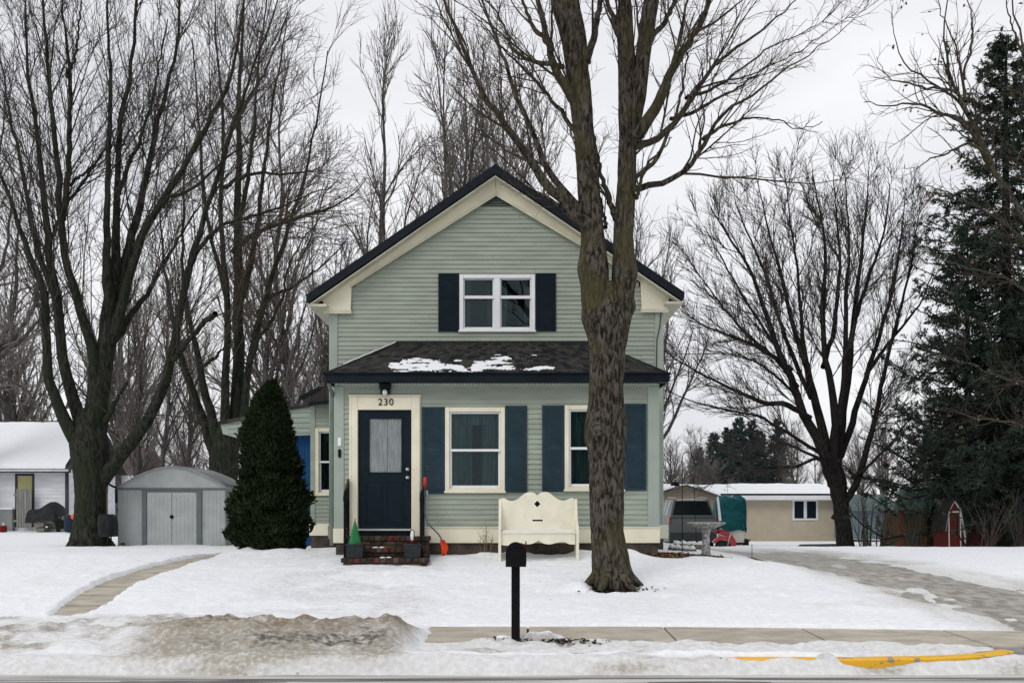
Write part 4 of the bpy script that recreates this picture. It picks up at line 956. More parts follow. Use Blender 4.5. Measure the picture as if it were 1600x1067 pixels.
# ================================================================== LEFT: METAL SHED
YD = 27.5; gz_ = PZ(853, YD)
sd = thing('metal_shed', (PX(268, YD), YD, gz_), 'pale grey metal garden shed with arched roof and double doors', 'shed')
SHM = mat('shed_grey_paint', (.40, .425, .42), .55, .08, 3, .001, 20); SHD = mat('shed_dark_trim', (.13, .15, .155), .5, .1, 4); SHR = mat('shed_roof_metal', (.27, .28, .285), .45, .25, 2.5, .001, 20)
arc = [(184, 763), (197, 755), (210, 747), (225, 740), (245, 733), (268, 729.5), (291, 733), (311, 740), (326, 747), (339, 755), (352, 763)]
m = MB(); P3 = [at(a, b, YD)[::2] for a, b in arc]
m.prism([(P3[0][0], gz_)] + P3 + [(P3[-1][0], gz_)], YD, YD+2.4); m.build('wall', SHM, sd)
m = MB(); 
for k in range(28):
    x = PX(186, YD)+k*(PX(350, YD)-PX(186, YD))/27; 
    if PX(222, YD) < x < PX(315, YD): continue
    m.bbox(x-.012, x+.012, YD-.005, YD-.0005, gz_+.02, PZ(766, YD), .003)
m.build('wall_rib', SHM, sd); m = MB()
m.box(P3[-1][0]+.0002, P3[-1][0]+.004, YD+.04, YD+2.4, gz_+.02, PZ(766, YD))
for k in range(20): m.bbox(P3[-1][0]+.0005, P3[-1][0]+.012, YD+.05+k*.12, YD+.075+k*.12, gz_+.02, PZ(766, YD), .003)
m.build('wall_rib', SHM, sd)
m = MB(); 
for a, b in zip(P3[:-1], P3[1:]):
    nn = np.array([-(b[1]-a[1]), b[0]-a[0]]); nn = nn/np.linalg.norm(nn)*.03; 
    m.prism([a, b, (b[0]+nn[0], b[1]+nn[1]+.002), (a[0]+nn[0], a[1]+nn[1]+.002)], YD-.05, YD+2.5)
for k in range(1, 18):
    y = YD+k*.14
    m.tube([(a[0], y, a[1]+.034) for a in P3], .014, 5)
m.build('roof', SHR, sd)
m = MB(); m.bbox(PX(183, YD), PX(353, YD), YD-.03, YD-.0125, PZ(765, YD), PZ(762, YD), .004); m.build('eave_trim', SHD, sd)
m = MB(); m.bbox(PX(222.5, YD), PX(230, YD), YD-.05, YD-.0125, gz_, PZ(765.5, YD), .006); m.bbox(PX(308, YD), PX(315.5, YD), YD-.05, YD-.0125, gz_, PZ(765.5, YD), .006); m.bbox(PX(230, YD)+.001, PX(308, YD)-.001, YD-.045, YD-.0125, PZ(766.5, YD)-.03, PZ(765.5, YD)-.001, .006)
m.build('door_frame', SHD, sd)
for a, b in ((230.5, 268.7), (269.5, 307.5)):
    m = MB(); m.bbox(PX(a, YD), PX(b, YD), YD-.03, YD-.013, gz_+.03, PZ(767, YD)-.03, .004)
    for k in range(1, 6): x = PX(a+(b-a)*k/6, YD); m.bbox(x-.01, x+.01, YD-.034, YD-.0305, gz_+.08, PZ(771, YD)-.03, .003)
    dd = m.build('door', SHM, sd)
m = MB(); m.lathe([(0, -.03), (.045, -.026), (.05, 0)], (PX(269, YD), YD-.031, PZ(807, YD)), 12, 'y'); m.build('latch', BLACKM, sd)
m = MB(); m.box(PX(184, YD), PX(375, YD), YD-.045, YD-.0, gz_-.1, gz_+.015); m.build('base_rail', SHD, sd)
# lantern bracket on its left edge
lt = thing('wall_bracket', at(185, 790, YD+.2), 'dark bracket lamp fixed at the left edge of the metal shed', 'lamp')
m = MB(); m.tube([at(170, 756, YD+.3), at(177, 760, YD+.3), at(186, 762, YD+.3)], .03, 6); m.bbox(PX(181.5, YD+.2), PX(184, YD+.2), YD+.1, YD+.3, PZ(786, YD), PZ(762, YD), .01); m.lathe([(0, -.07), (.045, -.04), (.05, .02), (0, .08)], at(184.5, 796, YD+.2), 8); m.build('arm', BLACKM, lt)

# covered grill next to the left maple
YG = 26.3; gr = thing('covered_grill', at(172, 852, YG), 'black covered barbecue grill on thin legs beside the left maple trunk', 'grill')
m = MB()
rows = [(803, 160, 174), (806, 157, 178), (815, 156, 181), (826, 157, 181.5), (838, 158, 181)]
pts = []; ncol = 24
for py__, a, b in rows:
    cx_, hw_ = PX((a+b)/2, YG), (PX(b, YG)-PX(a, YG))/2
    for j in range(ncol): t = 2*math.pi*j/ncol; q = abs(math.cos(t))**.6*math.copysign(1, math.cos(t)); qs = abs(math.sin(t))**.6*math.copysign(1, math.sin(t)); pts.append((cx_+hw_*q*(1+.04*math.sin(j*3+py__)), YG+.28*qs, PZ(py__, YG)))
fs = [(i*ncol+j, i*ncol+(j+1) % ncol, (i+1)*ncol+(j+1) % ncol, (i+1)*ncol+j) for i in range(4) for j in range(ncol)] + [tuple(range(ncol)), tuple(4*ncol+j for j in range(ncol))]
m.add(pts, fs); m.build('cover', mat('black_vinyl', (.018, .020, .022), .55, .3, 6, .02, 8), gr)
for a in (166, 173.5):
    for yy in (YG-.15, YG+.2): m = MB(); m.tube([at(a, 838, yy), at(a, 852, yy)], .018, 6); m.build('leg', BLACKM, gr)
bp = thing('bird_feeder_pole', at(167, 850, YG+.6), 'thin brown pole rising behind the covered grill', 'pole'); m = MB(); m.tube([at(167, 852, YG+.6), at(167, 760, YG+.6)], .022, 6); m.build('pole', mat('rusty_pole', (.10, .07, .05), .7), bp)
m = MB(); m.lathe([(0, 0), (.07, .01), (.05, .05), (0, .06)], at(192, 851, 26.8), 8); tag(m.build('small_stone', mat('dark_stone', (.05, .045, .04), .9)), 'small dark stone on the snow in front of the metal shed', 'stone')

# ================================================================== LEFT: WHITE HOUSE
YA = 41.0; wz = PZ(829, YA)-.15
wh = thing('white_house', (PX(0, YA), YA, wz), 'white clapboard house with snow covered roof at the left edge', 'house')
WSD = mat('white_clapboard', (.74, .76, .79), .65, .08, 1.5, .002, 20, (1, 1, 4)); DKT = mat('dark_trim', (.06, .062, .065), .6)
ax0, ax1 = PX(-230, YA), PX(104, YA); ze = PZ(734, YA); zr_ = PZ(661, 43.5)
m = MB(); siding(m, ax0, ax1, wz, ze, YA, [(PX(27, YA), PX(51, YA), wz+.3, PZ(743, YA))], None, .14)
m.box(ax0, ax1, YA+.035, YA+.1, wz, PZ(829, YA)+.0)
z = wz
while z < zr_-.1:
    yy0 = YA; yy1 = YA+5
    if z > ze: f_ = (z-ze)/(zr_-ze); yy0 = YA+2.5*f_; yy1 = YA+5-2.5*f_
    m.prism([(ax1-.05, z), (ax1+.016, z), (ax1+.001, z+.14), (ax1-.05, z+.14)], yy0, yy1); z += .14
m.build('wall', WSD, wh)
m = MB(); m.prismx([(YA-.45, ze-.05), (YA+2.5, zr_), (YA+5.4, ze-.05), (YA+5.4, ze+.03), (YA+2.5, zr_+.1), (YA-.45, ze+.03)], ax0-.3, ax1+.35); RF = m.build('roof', mat('old_roof', (.05, .048, .047), .9, .3, 6), wh)
m = MB(); 
gx3, gt3 = np.meshgrid(np.linspace(ax0-.28, ax1+.12, 160), np.linspace(0.0, .975, 30))
lim = .965+.02*fbm(gx3[0], gx3[0]*0, .5, 3)
gt3 = gt3/.975*lim[None, :]
yy = YA-.45+2.95*gt3; zz = ze+.03+(zr_+.07-ze)*gt3+.09*np.clip(gt3*40, 0, 1)*np.clip((lim[None, :]-gt3)*25, 0, 1)+.012*fbm(gx3, yy, .5, 3)
ii = np.arange(160*30).reshape(30, 160); q = np.stack([ii[:-1, :-1], ii[:-1, 1:], ii[1:, 1:], ii[1:, :-1]], -1).reshape(-1, 4)
np_mesh('roof_snow', np.stack([gx3, yy, zz], -1).reshape(-1, 3), q, SNOWC, wh)
m = MB(); m.box(ax0-.3, ax1+.36, YA-.5, YA-.451, ze-.12, ze+.03); m.build('fascia', DKT, wh)
m = MB(); m.bbox(ax0-.3, ax1+.3, YA-.6, YA-.501, ze-.08, ze+.0, .02); m.build('gutter', mat('pale_gutter', (.55, .57, .58), .5), wh)
m = MB(); m.box(PX(102.5, YA), PX(108, YA), YA-.05, YA-.017, wz, ze-.05); m.build('corner_trim', DKT, wh)
m = MB(); framebox(m, PX(24, YA), PX(54, YA), wz+.3, PZ(740, YA), .085, YA-.04, YA+.05); fr_ = m.build('side_door_frame', DKT, wh)
m = MB(); m.box(PX(27, YA), PX(51, YA), YA+.0, YA+.03, wz+.35, PZ(743, YA)); m.build('yellow_blind', mat('yellow_blind', (.48, .45, .22), .8, .08, 3, 0, 1, (4, 1, .4)), wh)
m = MB(); m.box(ax0, PX(24, YA), YA-.25, YA-.02, wz, PZ(796, YA)); m.build('lean_to_wall', mat('grey_board', (.24, .26, .26), .8, .12, 3), wh)
m = MB(); m.bbox(ax0, PX(25, YA), YA-.3, YA-.01, PZ(796, YA)+.001, PZ(793, YA), .02); m.build('ledge_snow', SNOWC, wh)
m = MB()
for k in range(6):
    a = 26.5+k*4.0; m.bbox(PX(a, YA-.3), PX(a+3.7, YA-.3), YA-.36, YA-.32, PZ(824, YA), PZ(763.5+random.uniform(0, 1), YA), .01)
m.box(PX(27, YA), PX(50, YA), YA-.32, YA-.3, PZ(775, YA), PZ(772, YA)); m.box(PX(27, YA), PX(50, YA), YA-.32, YA-.3, PZ(815, YA), PZ(812, YA))
tag(m.build('plank_door', mat('silvered_planks', (.17, .18, .16), .9, scale=4, col2=(.30, .30, .27), stretch=(6, 1, .5))), 'weathered grey plank door leaning in front of the yellow blind', 'door')
wp = thing('wood_pile', at(72, 829, 39.5), 'weathered pile of timber and stone under a black tarp by the white house', 'wood pile')
m = MB()
for k in range(26): a = random.uniform(48, 86); y = random.uniform(39.2, 40.1); z = random.uniform(0, .7); x = PX(a, y); l_ = random.uniform(.3, .9); m.bbox(x, x+l_, y, y+.18, wz+.05+z, wz+.2+z, .03)
m.build('timber', mat('pale_timber', (.20, .20, .17), .9, scale=5, col2=(.38, .36, .31)), wp)
m = MB(); 
gx3, gy3 = np.meshgrid(np.linspace(PX(50, 39.6), PX(98, 39.6), 40), np.linspace(39.0, 40.3, 20)); gz3 = wz+.98+.10*fbm(gx3, gy3, .5, 3)+.30*np.exp(-((gx3-PX(82, 39.6))/.35)**2)*np.clip(1-((gy3-39.6)/.6)**2, 0, 1)
gz3 -= .45*np.clip(np.abs((gy3-39.65)/.65), 0, 1)**4 + .4*np.clip((gx3-PX(95, 39.6))/.1, 0, 1)
ii = np.arange(800).reshape(20, 40); q = np.stack([ii[:-1, :-1], ii[:-1, 1:], ii[1:, 1:], ii[1:, :-1]], -1).reshape(-1, 4)
np_mesh('tarp', np.stack([gx3, gy3, gz3], -1).reshape(-1, 3), q, MATS['black_vinyl'], wp)
m = MB(); m.bbox(PX(89, 39.4), PX(93.5, 39.4), 39.3, 39.8, wz, wz+.75, .03); m.build('post', mat('black_post', (.02, .02, .02), .8), wp)
m = MB(); m.lathe([(0, 0), (.16, .02), (.19, .1), (.2, .55), (.17, .62), (0, .64)], at(109, 832, 38), 14); tb_ = m.build('barrel', mat('dark_blue_plastic', (.02, .03, .05), .5)); tag(tb_, 'dark blue barrel on the snow left of the maple trunk', 'barrel')
m = MB(); m.lathe([(0, 0), (.07, .03), (.10, .1), (.08, .18), (0, .22)], at(115, 812, 37.8), 12); tag(m.build('orange_ball', mat('orange_paint', (.75, .12, .05), .5)), 'small orange round buoy beside the maple trunk above the barrel', 'buoy')
m = MB(); m.bbox(PX(-4, 39), PX(8, 39), 38.8, 39.2, PZ(831, 39), PZ(821, 39), .03); gc = m.build('gas_can', mat('red_can', (.20, .01, .012), .5)); m = MB(); m.tube([at(5, 822, 39), at(5.5, 817, 39)], .035, 6); m.build('spout', mat('white_spout', (.7, .7, .7), .5), gc); tag(gc, 'red can with white spout at the left edge by the white house', 'can')
# neighbour's brown roofed house further back
YX = 72; bh = thing('brown_roof_house', at(160, 830, YX), 'distant white house with brown roof seen between the maple trunk and the metal shed', 'house')
m = MB(); m.box(PX(60, YX), PX(200, YX), YX, YX+6, -.3, PZ(742, YX)); m.build('wall', WSD, bh)
m = MB(); m.prismx([(YX-.4, PZ(743, YX)), (YX+3.2, PZ(702, YX+3)), (YX+6.8, PZ(743, YX)), (YX+6.8, PZ(740, YX)), (YX+3.2, PZ(700, YX+3)), (YX-.4, PZ(740, YX))], PX(58, YX), PX(216, YX)); m.build('roof', mat('brown_roof', (.13, .10, .095), .9, .15, 3), bh)

# ================================================================== RIGHT: TAN HOUSE, CARPORT, CAR
YT = 58.0; tz = PZ(851, YT)
th_ = thing('tan_house', (PX(1200, YT), YT, tz), 'low tan house with snow covered roof and white double window on the right', 'house')
TAN = mat('tan_siding', (.52, .455, .35), .75, .05, 2, .002, 12)
m = MB(); siding(m, PX(1120, YT), PX(1306, YT), tz, PZ(781, YT), YT, [(PX(1240, YT), PX(1276, YT), PZ(811, YT), PZ(784, YT))], None, .16); m.box(PX(1120, YT), PX(1306, YT), YT+.04, YT+7, tz, PZ(783, YT)); m.build('wall', TAN, th_)
m = MB(); zr_t = PZ(757, YT+3.6)
m.prismx([(YT-.5, PZ(776, YT)), (YT+3.6, zr_t-.12), (YT+7.6, PZ(776, YT)), (YT+7.6, PZ(773, YT)), (YT+3.6, zr_t), (YT-.5, PZ(774.5, YT))], PX(1000, YT), PX(1309, YT)); m.build('roof', mat('grey_roof', (.09, .088, .085), .9, .3, 5), th_)
gx3, gt3 = np.meshgrid(np.linspace(PX(1001, YT), PX(1308, YT), 200), np.linspace(0, 1, 16)); lim = np.clip(.84+.20*fbm(gx3[0], gx3[0]*0+2, 1.6, 4), .5, .95); gt3 = gt3*lim[None, :]
yy = YT-.5+4.1*gt3; zz = PZ(774.5, YT)+(zr_t-PZ(774.5, YT))*gt3+.12
ii = np.arange(3200).reshape(16, 200); q = np.stack([ii[:-1, :-1], ii[:-1, 1:], ii[1:, 1:], ii[1:, :-1]], -1).reshape(-1, 4)
np_mesh('roof_snow', np.stack([gx3, yy, zz], -1).reshape(-1, 3), q, SNOWC, th_)
m = MB(); m.box(PX(1110, YT), PX(1309, YT), YT-.55, YT-.5005, PZ(780.5, YT), PZ(774, YT)); m.box(PX(1110, YT), PX(1309, YT), YT-.5, YT-.02, PZ(781.5, YT), PZ(780.5, YT)); m.build('fascia', WHITE, th_)
m = MB(); m.box(PX(1120, YT), PX(1305, YT), YT-.03, YT-.017, tz, PZ(846, YT)); m.build('foundation', mat('grey_block', (.22, .22, .2), .9), th_)
f = MB(); framebox(f, PX(1238, YT), PX(1278, YT), PZ(812.5, YT), PZ(780, YT), .10, YT-.06, YT+.05); xm = PX(1258, YT); f.box(xm-.08, xm+.08, YT-.05, YT+.05, PZ(812, YT)+.1, PZ(780, YT)-.1); W = f.build('window', WHITE, th_)
g = MB(); g.box(PX(1240, YT), xm-.08, YT-.005, YT, PZ(811, YT), PZ(782, YT)); g.box(xm+.08, PX(1276, YT), YT-.005, YT, PZ(811, YT), PZ(782, YT)); g.build('pane', mat('dark_pane', (.012, .02, .03), .1, spec=.5), W)
# front garage gable
YC2 = 55.5; gp = lambda pts: [(PX(a, YC2), PZ(b, YC2)) for a, b in pts]
m = MB(); m.prism(gp([(1040, 852), (1040, 768), (1072, 759.5), (1119, 776), (1119, 852)]), YC2, YT+2)
m.build('garage_wall', mat('tan_board', (.27, .235, .18), .8, .08, 3, .003, 10, (6, 1, .4)), th_)
m = MB(); m.prism(gp([(1030, 769.5), (1072, 757), (1124, 776), (1124, 778), (1072, 759.4), (1030, 771.5)]), YC2-.4, YT+2); m.build('garage_roof', MATS['grey_roof'], th_)
m = MB(); m.prism(gp([(1030, 768.5), (1052, 761), (1052, 758.6), (1030, 764.5)]), YC2-.38, YT+1); m.prism(gp([(1086, 761), (1124, 774.8), (1124, 772), (1088, 758.5)]), YC2-.38, YT+1.9); m.build('garage_roof_snow', SNOWC, th_)
m = MB(); m.box(PX(1120, YC2), PX(1121.5, YC2), YC2-.03, YC2+.02, tz, PZ(777, YC2)); m.build('corner_trim', WHITE, th_)
m = MB(); m.lathe([(0, 0), (.25, .01), (.2, .2), (0, .25)], at(1055, 759, YC2+1), 10); m.build('roof_vent', BLACKM, th_)

# car
YV = 41.0; vz = PZ(855, YV)-.04; S2 = YV/F
cb = thing('parked_suv', (PX(1084, YV), YV+2.2, vz), 'grey green sport utility car seen from behind beside the house corner', 'car')
CARP = mat('car_paint_greygreen', (.050, .066, .060), .35, .06, 2, spec=.5); CGL = mat('car_glass', (.005, .007, .008), .12, spec=.3); RUB = mat('black_rubber', (.018, .018, .018), .8); TAIL = mat('tail_light_red', (.14, .006, .008), .2, spec=.6)
cx_ = PX(1083, YV); HW = PX(1121, YV)-cx_
zf = lambda py: PZ(py, YV)
# body shell: cross sections from tail to nose
secs = [(YV, [(-.93, 848), (-.97, 836), (-1, 822), (-.985, 808), (.985, 808), (1, 822), (.97, 836), (.93, 848)]), (YV+.5, None), (YV+3.1, None)]
m = MB()
def body_sec(y, low, belt, w): return [(cx_-w*HW, y, low), (cx_-1.0*w*HW, y, (low+belt)/2), (cx_-.97*w*HW, y, belt), (cx_+.97*w*HW, y, belt), (cx_+1.0*w*HW, y, (low+belt)/2), (cx_+w*HW, y, low)]
S5 = [body_sec(YV+.02, zf(846), zf(810), .97), body_sec(YV+.15, zf(847), zf(808), 1.0), body_sec(YV+3.2, zf(847), zf(808), 1.0), body_sec(YV+4.3, zf(845), zf(815), .97), body_sec(YV+4.6, zf(842), zf(824), .9)]
vs = [p for s in S5 for p in s]; n6 = 6
fs = [(i*n6+j, i*n6+(j+1) % n6, (i+1)*n6+(j+1) % n6, (i+1)*n6+j) for i in range(4) for j in range(n6)] + [tuple(range(n6)), tuple(4*n6+j for j in range(n6))]
m.add(vs, fs)
m.bbox(cx_-.93*HW, cx_+.93*HW, YV+.0, YV+.0195, zf(832), zf(811), .01)
# cabin pillars and roof
def cab(y, wb, wt, zt__): return [(cx_-wb*HW, y, zf(808)), (cx_-wt*HW, y, zt__), (cx_+wt*HW, y, zt__), (cx_+wb*HW, y, zf(808))]
C5 = [cab(YV+.10, .94, .90, zf(808)+.02), cab(YV+.45, .95, .74, zf(780.5)), cab(YV+2.6, .95, .74, zf(779.5)), cab(YV+3.5, .93, .85, zf(806))]
vs = [p for s in C5 for p in s]; fs = [(i*4+j, i*4+j+1, (i+1)*4+j+1, (i+1)*4+j) for i in range(3) for j in range(3)]
m.add(vs, fs + [(0, 1, 2, 3), (12, 13, 14, 15)]); m.build('body', CARP, cb)
m = MB()   # rear window lies on the sloping tailgate
def rw(u, v): a = Vector(C5[0][0]).lerp(Vector(C5[0][3]), u); b = Vector(C5[1][1]).lerp(Vector(C5[1][2]), u); return a.lerp(b, v)+Vector((0, -.012, .006))
m.add([rw(.05, .12), rw(.95, .12), rw(.93, .90), rw(.07, .90)], [(0, 1, 2, 3)]); m.build('rear_window', CGL, cb, fix=False)
for sg in (-1, 1):
    m = MB()
    for y0_, y1_ in ((YV+.75, YV+1.55), (YV+1.65, YV+2.4), (YV+2.5, YV+2.85)):
        m.add([(cx_+sg*(.93*HW+.012), y0_, zf(806)), (cx_+sg*(.93*HW+.012), y1_+(.3 if y1_ > YV+2.8 else 0), zf(806)), (cx_+sg*(.77*HW+.012), y1_-.05, zf(784)), (cx_+sg*(.77*HW+.012), y0_, zf(784))], [(0, 1, 2, 3)])
    m.build('side_window', CGL, cb, fix=False)
    m = MB(); a = cx_+sg*.93*HW; m.bbox(min(a-.07, a+.07), max(a-.05, a+.05), YV-.01, YV+.22, zf(818), zf(808), .02); m.build('tail_light', TAIL, cb)
    m = MB(); m.tube([(cx_+sg*.66*HW, YV+.5, zf(779.5)+.05), (cx_+sg*.66*HW, YV+2.4, zf(778.5)+.05)], .02, 6); m.build('roof_rail', mat('pale_rail', (.45, .46, .45), .4), cb)
    m = MB(); m.bbox(cx_+sg*1.05*HW-.06, cx_+sg*1.05*HW+.06, YV+3.0, YV+3.12, zf(808), zf(802), .03); m.build('mirror', CARP, cb)
    for yy in (YV+.95, YV+3.7):
        m = MB(); xw = cx_+sg*.87*HW; zc_ = vz+.36
        m.lathe([(.2, -.11), (.33, -.11), (.36, -.07), (.36, .07), (.33, .11), (.2, .11)], (xw, yy, zc_), 22, 'x'); wl_ = m.build('wheel', RUB, cb)
        m = MB(); m.lathe([(0, -.1), (.2, -.09), (.2, .09), (0, .1)], (xw, yy, zc_), 14, 'x'); m.build('rim', CHROME, wl_)
m = MB(); m.bbox(cx_-.97*HW, cx_+.97*HW, YV-.10, YV+.12, zf(846), zf(832.5), .04); m.build('bumper', mat('dark_bumper', (.03, .033, .034), .6), cb)
m = MB(); m.box(cx_-.92*HW, cx_+.92*HW, YV+.1, YV+4.3, vz+.2, zf(846)); m.build('underbody', RUB, cb)
m = MB(); m.tube([rw(.1, .98), rw(.5, 1.0), rw(.9, .98)], .03, 6); m.build('spoiler', mat('pale_rail', (.45, .46, .45), .4), cb)

# small red garden tractor
YQ = 33.0; rz = PZ(862, YQ); rt = thing('garden_tractor', at(1134, 862, YQ), 'small red garden tractor with grey wheel half hidden behind the bird bath', 'garden tractor')
REDP = mat('red_enamel', (.30, .012, .022), .35, .12, 5, spec=.5)
def arcs(cx0, cy0, r0, r1, a0, a1, n=12): 
    o_ = [(cx0+r1*math.cos(t), cy0+r1*math.sin(t)) for t in np.linspace(a0, a1, n)]; i_ = [(cx0+r0*math.cos(t), cy0+r0*math.sin(t)) for t in np.linspace(a1, a0, n)]; return o_+i_
wxc, wzc = PX(1129, YQ), PZ(856, YQ)
m = MB(); m.prism(arcs(wxc, wzc, .27, .36, .05, 2.6), YQ-.12, YQ+.16); m.build('fender', REDP, rt)
m = MB(); m.prism([at(a, b, YQ)[::2] for a, b in ((1124, 833), (1130, 829), (1139, 831), (1147, 837), (1152, 846), (1151, 857), (1143, 858), (1141, 846), (1136, 838))], YQ+.162, YQ+.7); m.build('hood', REDP, rt)
m = MB(); m.lathe([(.12, -.07), (.22, -.075), (.25, -.05), (.25, .05), (.22, .075), (.12, .07)], (wxc, YQ-.02, wzc), 22, 'y'); wl_ = m.build('wheel', RUB, rt)
m = MB(); m.lathe([(0, -.09), (.05, -.085), (.07, -.04), (.16, -.06), (.18, -.02), (.18, .05), (0, .05)], (wxc, YQ-.02, wzc), 14, 'y'); m.build('rim', mat('rim_grey', (.38, .40, .40), .5), wl_)
m = MB(); m.tube([at(1137, 852, YQ-.14), at(1140, 838, YQ-.14), at(1143, 833, YQ-.1)], .014, 6); m.build('lever', CHROME, rt)
m = MB(); m.prism([at(a, b, YQ)[::2] for a, b in ((1122, 828), (1137, 828), (1137, 833), (1122, 834))], YQ+.2, YQ+.6); m.build('seat', mat('dark_red_seat', (.18, .01, .015), .6), rt)

# teal tarp over a loaded trailer
YL = 45.0; tl = thing('tarp_covered_trailer', at(1148, 850, YL), 'trailer load draped with dark teal tarp in front of the tan house', 'trailer')
m = MB(); nc_ = 64; pts = []
rws = [(829, 1.0, .0), (815, .99, .0), (800, .98, 0), (787, .96, 0), (780, .90, 0), (776, .72, 0), (774, .35, 0)]
for k, (py__, sc_, _) in enumerate(rws):
    for j in range(nc_):
        t = 2*math.pi*j/nc_; q = abs(math.cos(t))**.45*math.copysign(1, math.cos(t)); qs = abs(math.sin(t))**.45*math.copysign(1, math.sin(t))
        fold = 1+.05*math.sin(j*1.9+k*.6)*(1-k/7)+.03*math.sin(j*.7+k*1.3); dz = .06*math.sin(j*.8)*(k == 0)+.05*math.sin(j*.5+k)
        pts.append((PX(1146.5, YL)+(PX(1170, YL)-PX(1146.5, YL))*sc_*q*fold, YL+.9+.8*sc_*qs*fold, PZ(py__, YL)+dz))
fs = [(i*nc_+j, i*nc_+(j+1) % nc_, (i+1)*nc_+(j+1) % nc_, (i+1)*nc_+j) for i in range(len(rws)-1) for j in range(nc_)] + [tuple((len(rws)-1)*nc_+j for j in range(nc_))]
m.add(pts, fs, True); m.build('tarp', mat('teal_tarp', (.006, .060, .070), .5, scale=5, col2=(.012, .10, .115), bump=.03, bscale=6), tl)
m = MB(); m.bbox(PX(1141, YL), PX(1165, YL), YL+.2, YL+1.5, PZ(848, YL), PZ(826, YL), .03); m.build('white_bin', mat('white_bin', (.60, .60, .54), .5), tl)
m = MB(); m.bbox(PX(1136, YL), PX(1170, YL), YL+.2, YL+1.6, PZ(851, YL), PZ(848.5, YL), .01); m.tube([at(1166, 849, YL), at(1172, 843, YL)], .03, 6); m.build('frame', BLACKM, tl)
for a in (1139, 1168): m = MB(); m.lathe([(0, -.08), (.2, -.08), (.22, 0), (.2, .08), (0, .08)], (PX(a, YL), YL+.3, PZ(855, YL)+.15), 16, 'x'); m.build('wheel', RUB, tl)
m = MB(); m.prism([at(a, b, 44)[::2] for a, b in ((1120, 776), (1123, 776), (1127.5, 813), (1123.5, 814))], 44, 44.05); tag(m.build('leaning_board', WHITE), 'narrow white board leaning against the left side of the teal tarp', 'board')
# dark low cover on the snow
m = MB(); Yk = 36; m.add([at(1236, 861, Yk-1.2), at(1306, 860, Yk-1.2), at(1307, 851, Yk-1.1), at(1250, 851.5, Yk-1.1), at(1236, 861, Yk+1.5), at(1306, 860, Yk+1.5), at(1307, 849, Yk+1.5), at(1250, 850, Yk+1.5)], [(0, 1, 2, 3), (4, 5, 6, 7), (0, 1, 5, 4), (1, 2, 6, 5), (2, 3, 7, 6), (3, 0, 4, 7)])
tag(m.build('pool_cover', MATS['black_vinyl']), 'low black wedge shaped cover lying on snow below the tan house window', 'cover')

# ================================================================== RIGHT: SHEDS
YS2 = 40.0; s1 = thing('brown_shed', at(1450, 858, YS2), 'brown wooden shed with green gambrel roof behind the red playhouse', 'shed')
BRN = mat('brown_boards', (.055, .036, .022), .9, scale=3, col2=(.12, .075, .04), stretch=(7, 7, .4)); GRN = mat('green_metal_roof', (.05, .115, .095), .5, scale=2, col2=(.09, .17, .145), stretch=(6, 1, 1), lo=.4, hi=.6)
q_ = lambda pts, Y: [at(a, b, Y)[::2] for a, b in pts]
# the gable end faces right of the camera: roof planes run to the left
zS = PZ(862, YS2)
A0, A1 = PX(1404, YS2), PX(1448, YS2)
m = MB(); m.box(A0, A1, YS2, YS2+1.6, zS-.2, PZ(796, YS2))
m.add([(A1, YS2, zS-.2), (A1, YS2, PZ(797, YS2)), at(1460, 765, YS2+1)[0:3], at(1500, 748, YS2+2.2)[0:3], at(1535, 765, YS2+3.4)[0:3], at(1550, 797, YS2+4.4)[0:3], (PX(1550, YS2+4.4), YS2+4.4, zS-.2)], [(0, 1, 2, 3, 4, 5, 6)]); m.build('wall', BRN, s1)
m = MB(); 
a1, a2, a3 = Vector((A1+.1, YS2-.15, PZ(799, YS2))), Vector(at(1461, 764, YS2+.9)), Vector(at(1501, 751, YS2+2.1)); b_ = Vector((A0-A1-.25, .2, 0))
for p, r_ in ((a1, a2), (a2, a3)): m.add([p, r_, r_+b_, p+b_, p-Vector((0, 0, .06)), r_-Vector((0, 0, .06)), r_+b_-Vector((0, 0, .06)), p+b_-Vector((0, 0, .06))], [(0, 1, 2, 3), (4, 7, 6, 5), (0, 4, 5, 1), (3, 2, 6, 7), (0, 3, 7, 4)])
m.build('roof', GRN, s1)
m = MB(); m.tube([a3+Vector((.0, 0, .03)), a3+b_*.5+Vector((0, 0, .03)), a3+b_+Vector((0, 0, .02))], .05, 6); m.build('ridge_snow', SNOWC, s1)
m = MB(); m.box(A0, PX(1412, YS2), YS2-.05, YS2-.005, zS-.1, PZ(798, YS2)); m.build('corner_post', mat('rusty_boards', (.12, .045, .028), .9, .3, 4), s1)
m = MB()
for k in range(3): m.box(PX(1414+k*11, YS2), PX(1414.8+k*11, YS2), YS2-.03, YS2-.005, zS-.1, PZ(802, YS2))
m.box(PX(1413, YS2), PX(1436, YS2), YS2-.035, YS2-.005, PZ(829, YS2), PZ(828, YS2)); m.build('batten', mat('batten_tan', (.10, .075, .04), .9), s1)
YR2 = 36.0; s2 = thing('red_playhouse', at(1494, 860, YR2), 'narrow dark red barn playhouse with white trim under the spruce', 'playhouse')
RED = mat('shaded_barn_red', (.060, .011, .011), .8, scale=3, col2=(.10, .017, .015), stretch=(7, 7, .4)); WTR = mat('dull_white_trim', (.42, .42, .40), .7)  # shade under the spruce is put into this darkened red
m = MB(); m.prism(q_([(1477, 862), (1477, 828), (1481, 800), (1490, 783), (1499, 797), (1505, 826), (1509, 862)], YR2), YR2, YR2+1.0); m.build('wall', RED, s2)
m = MB()
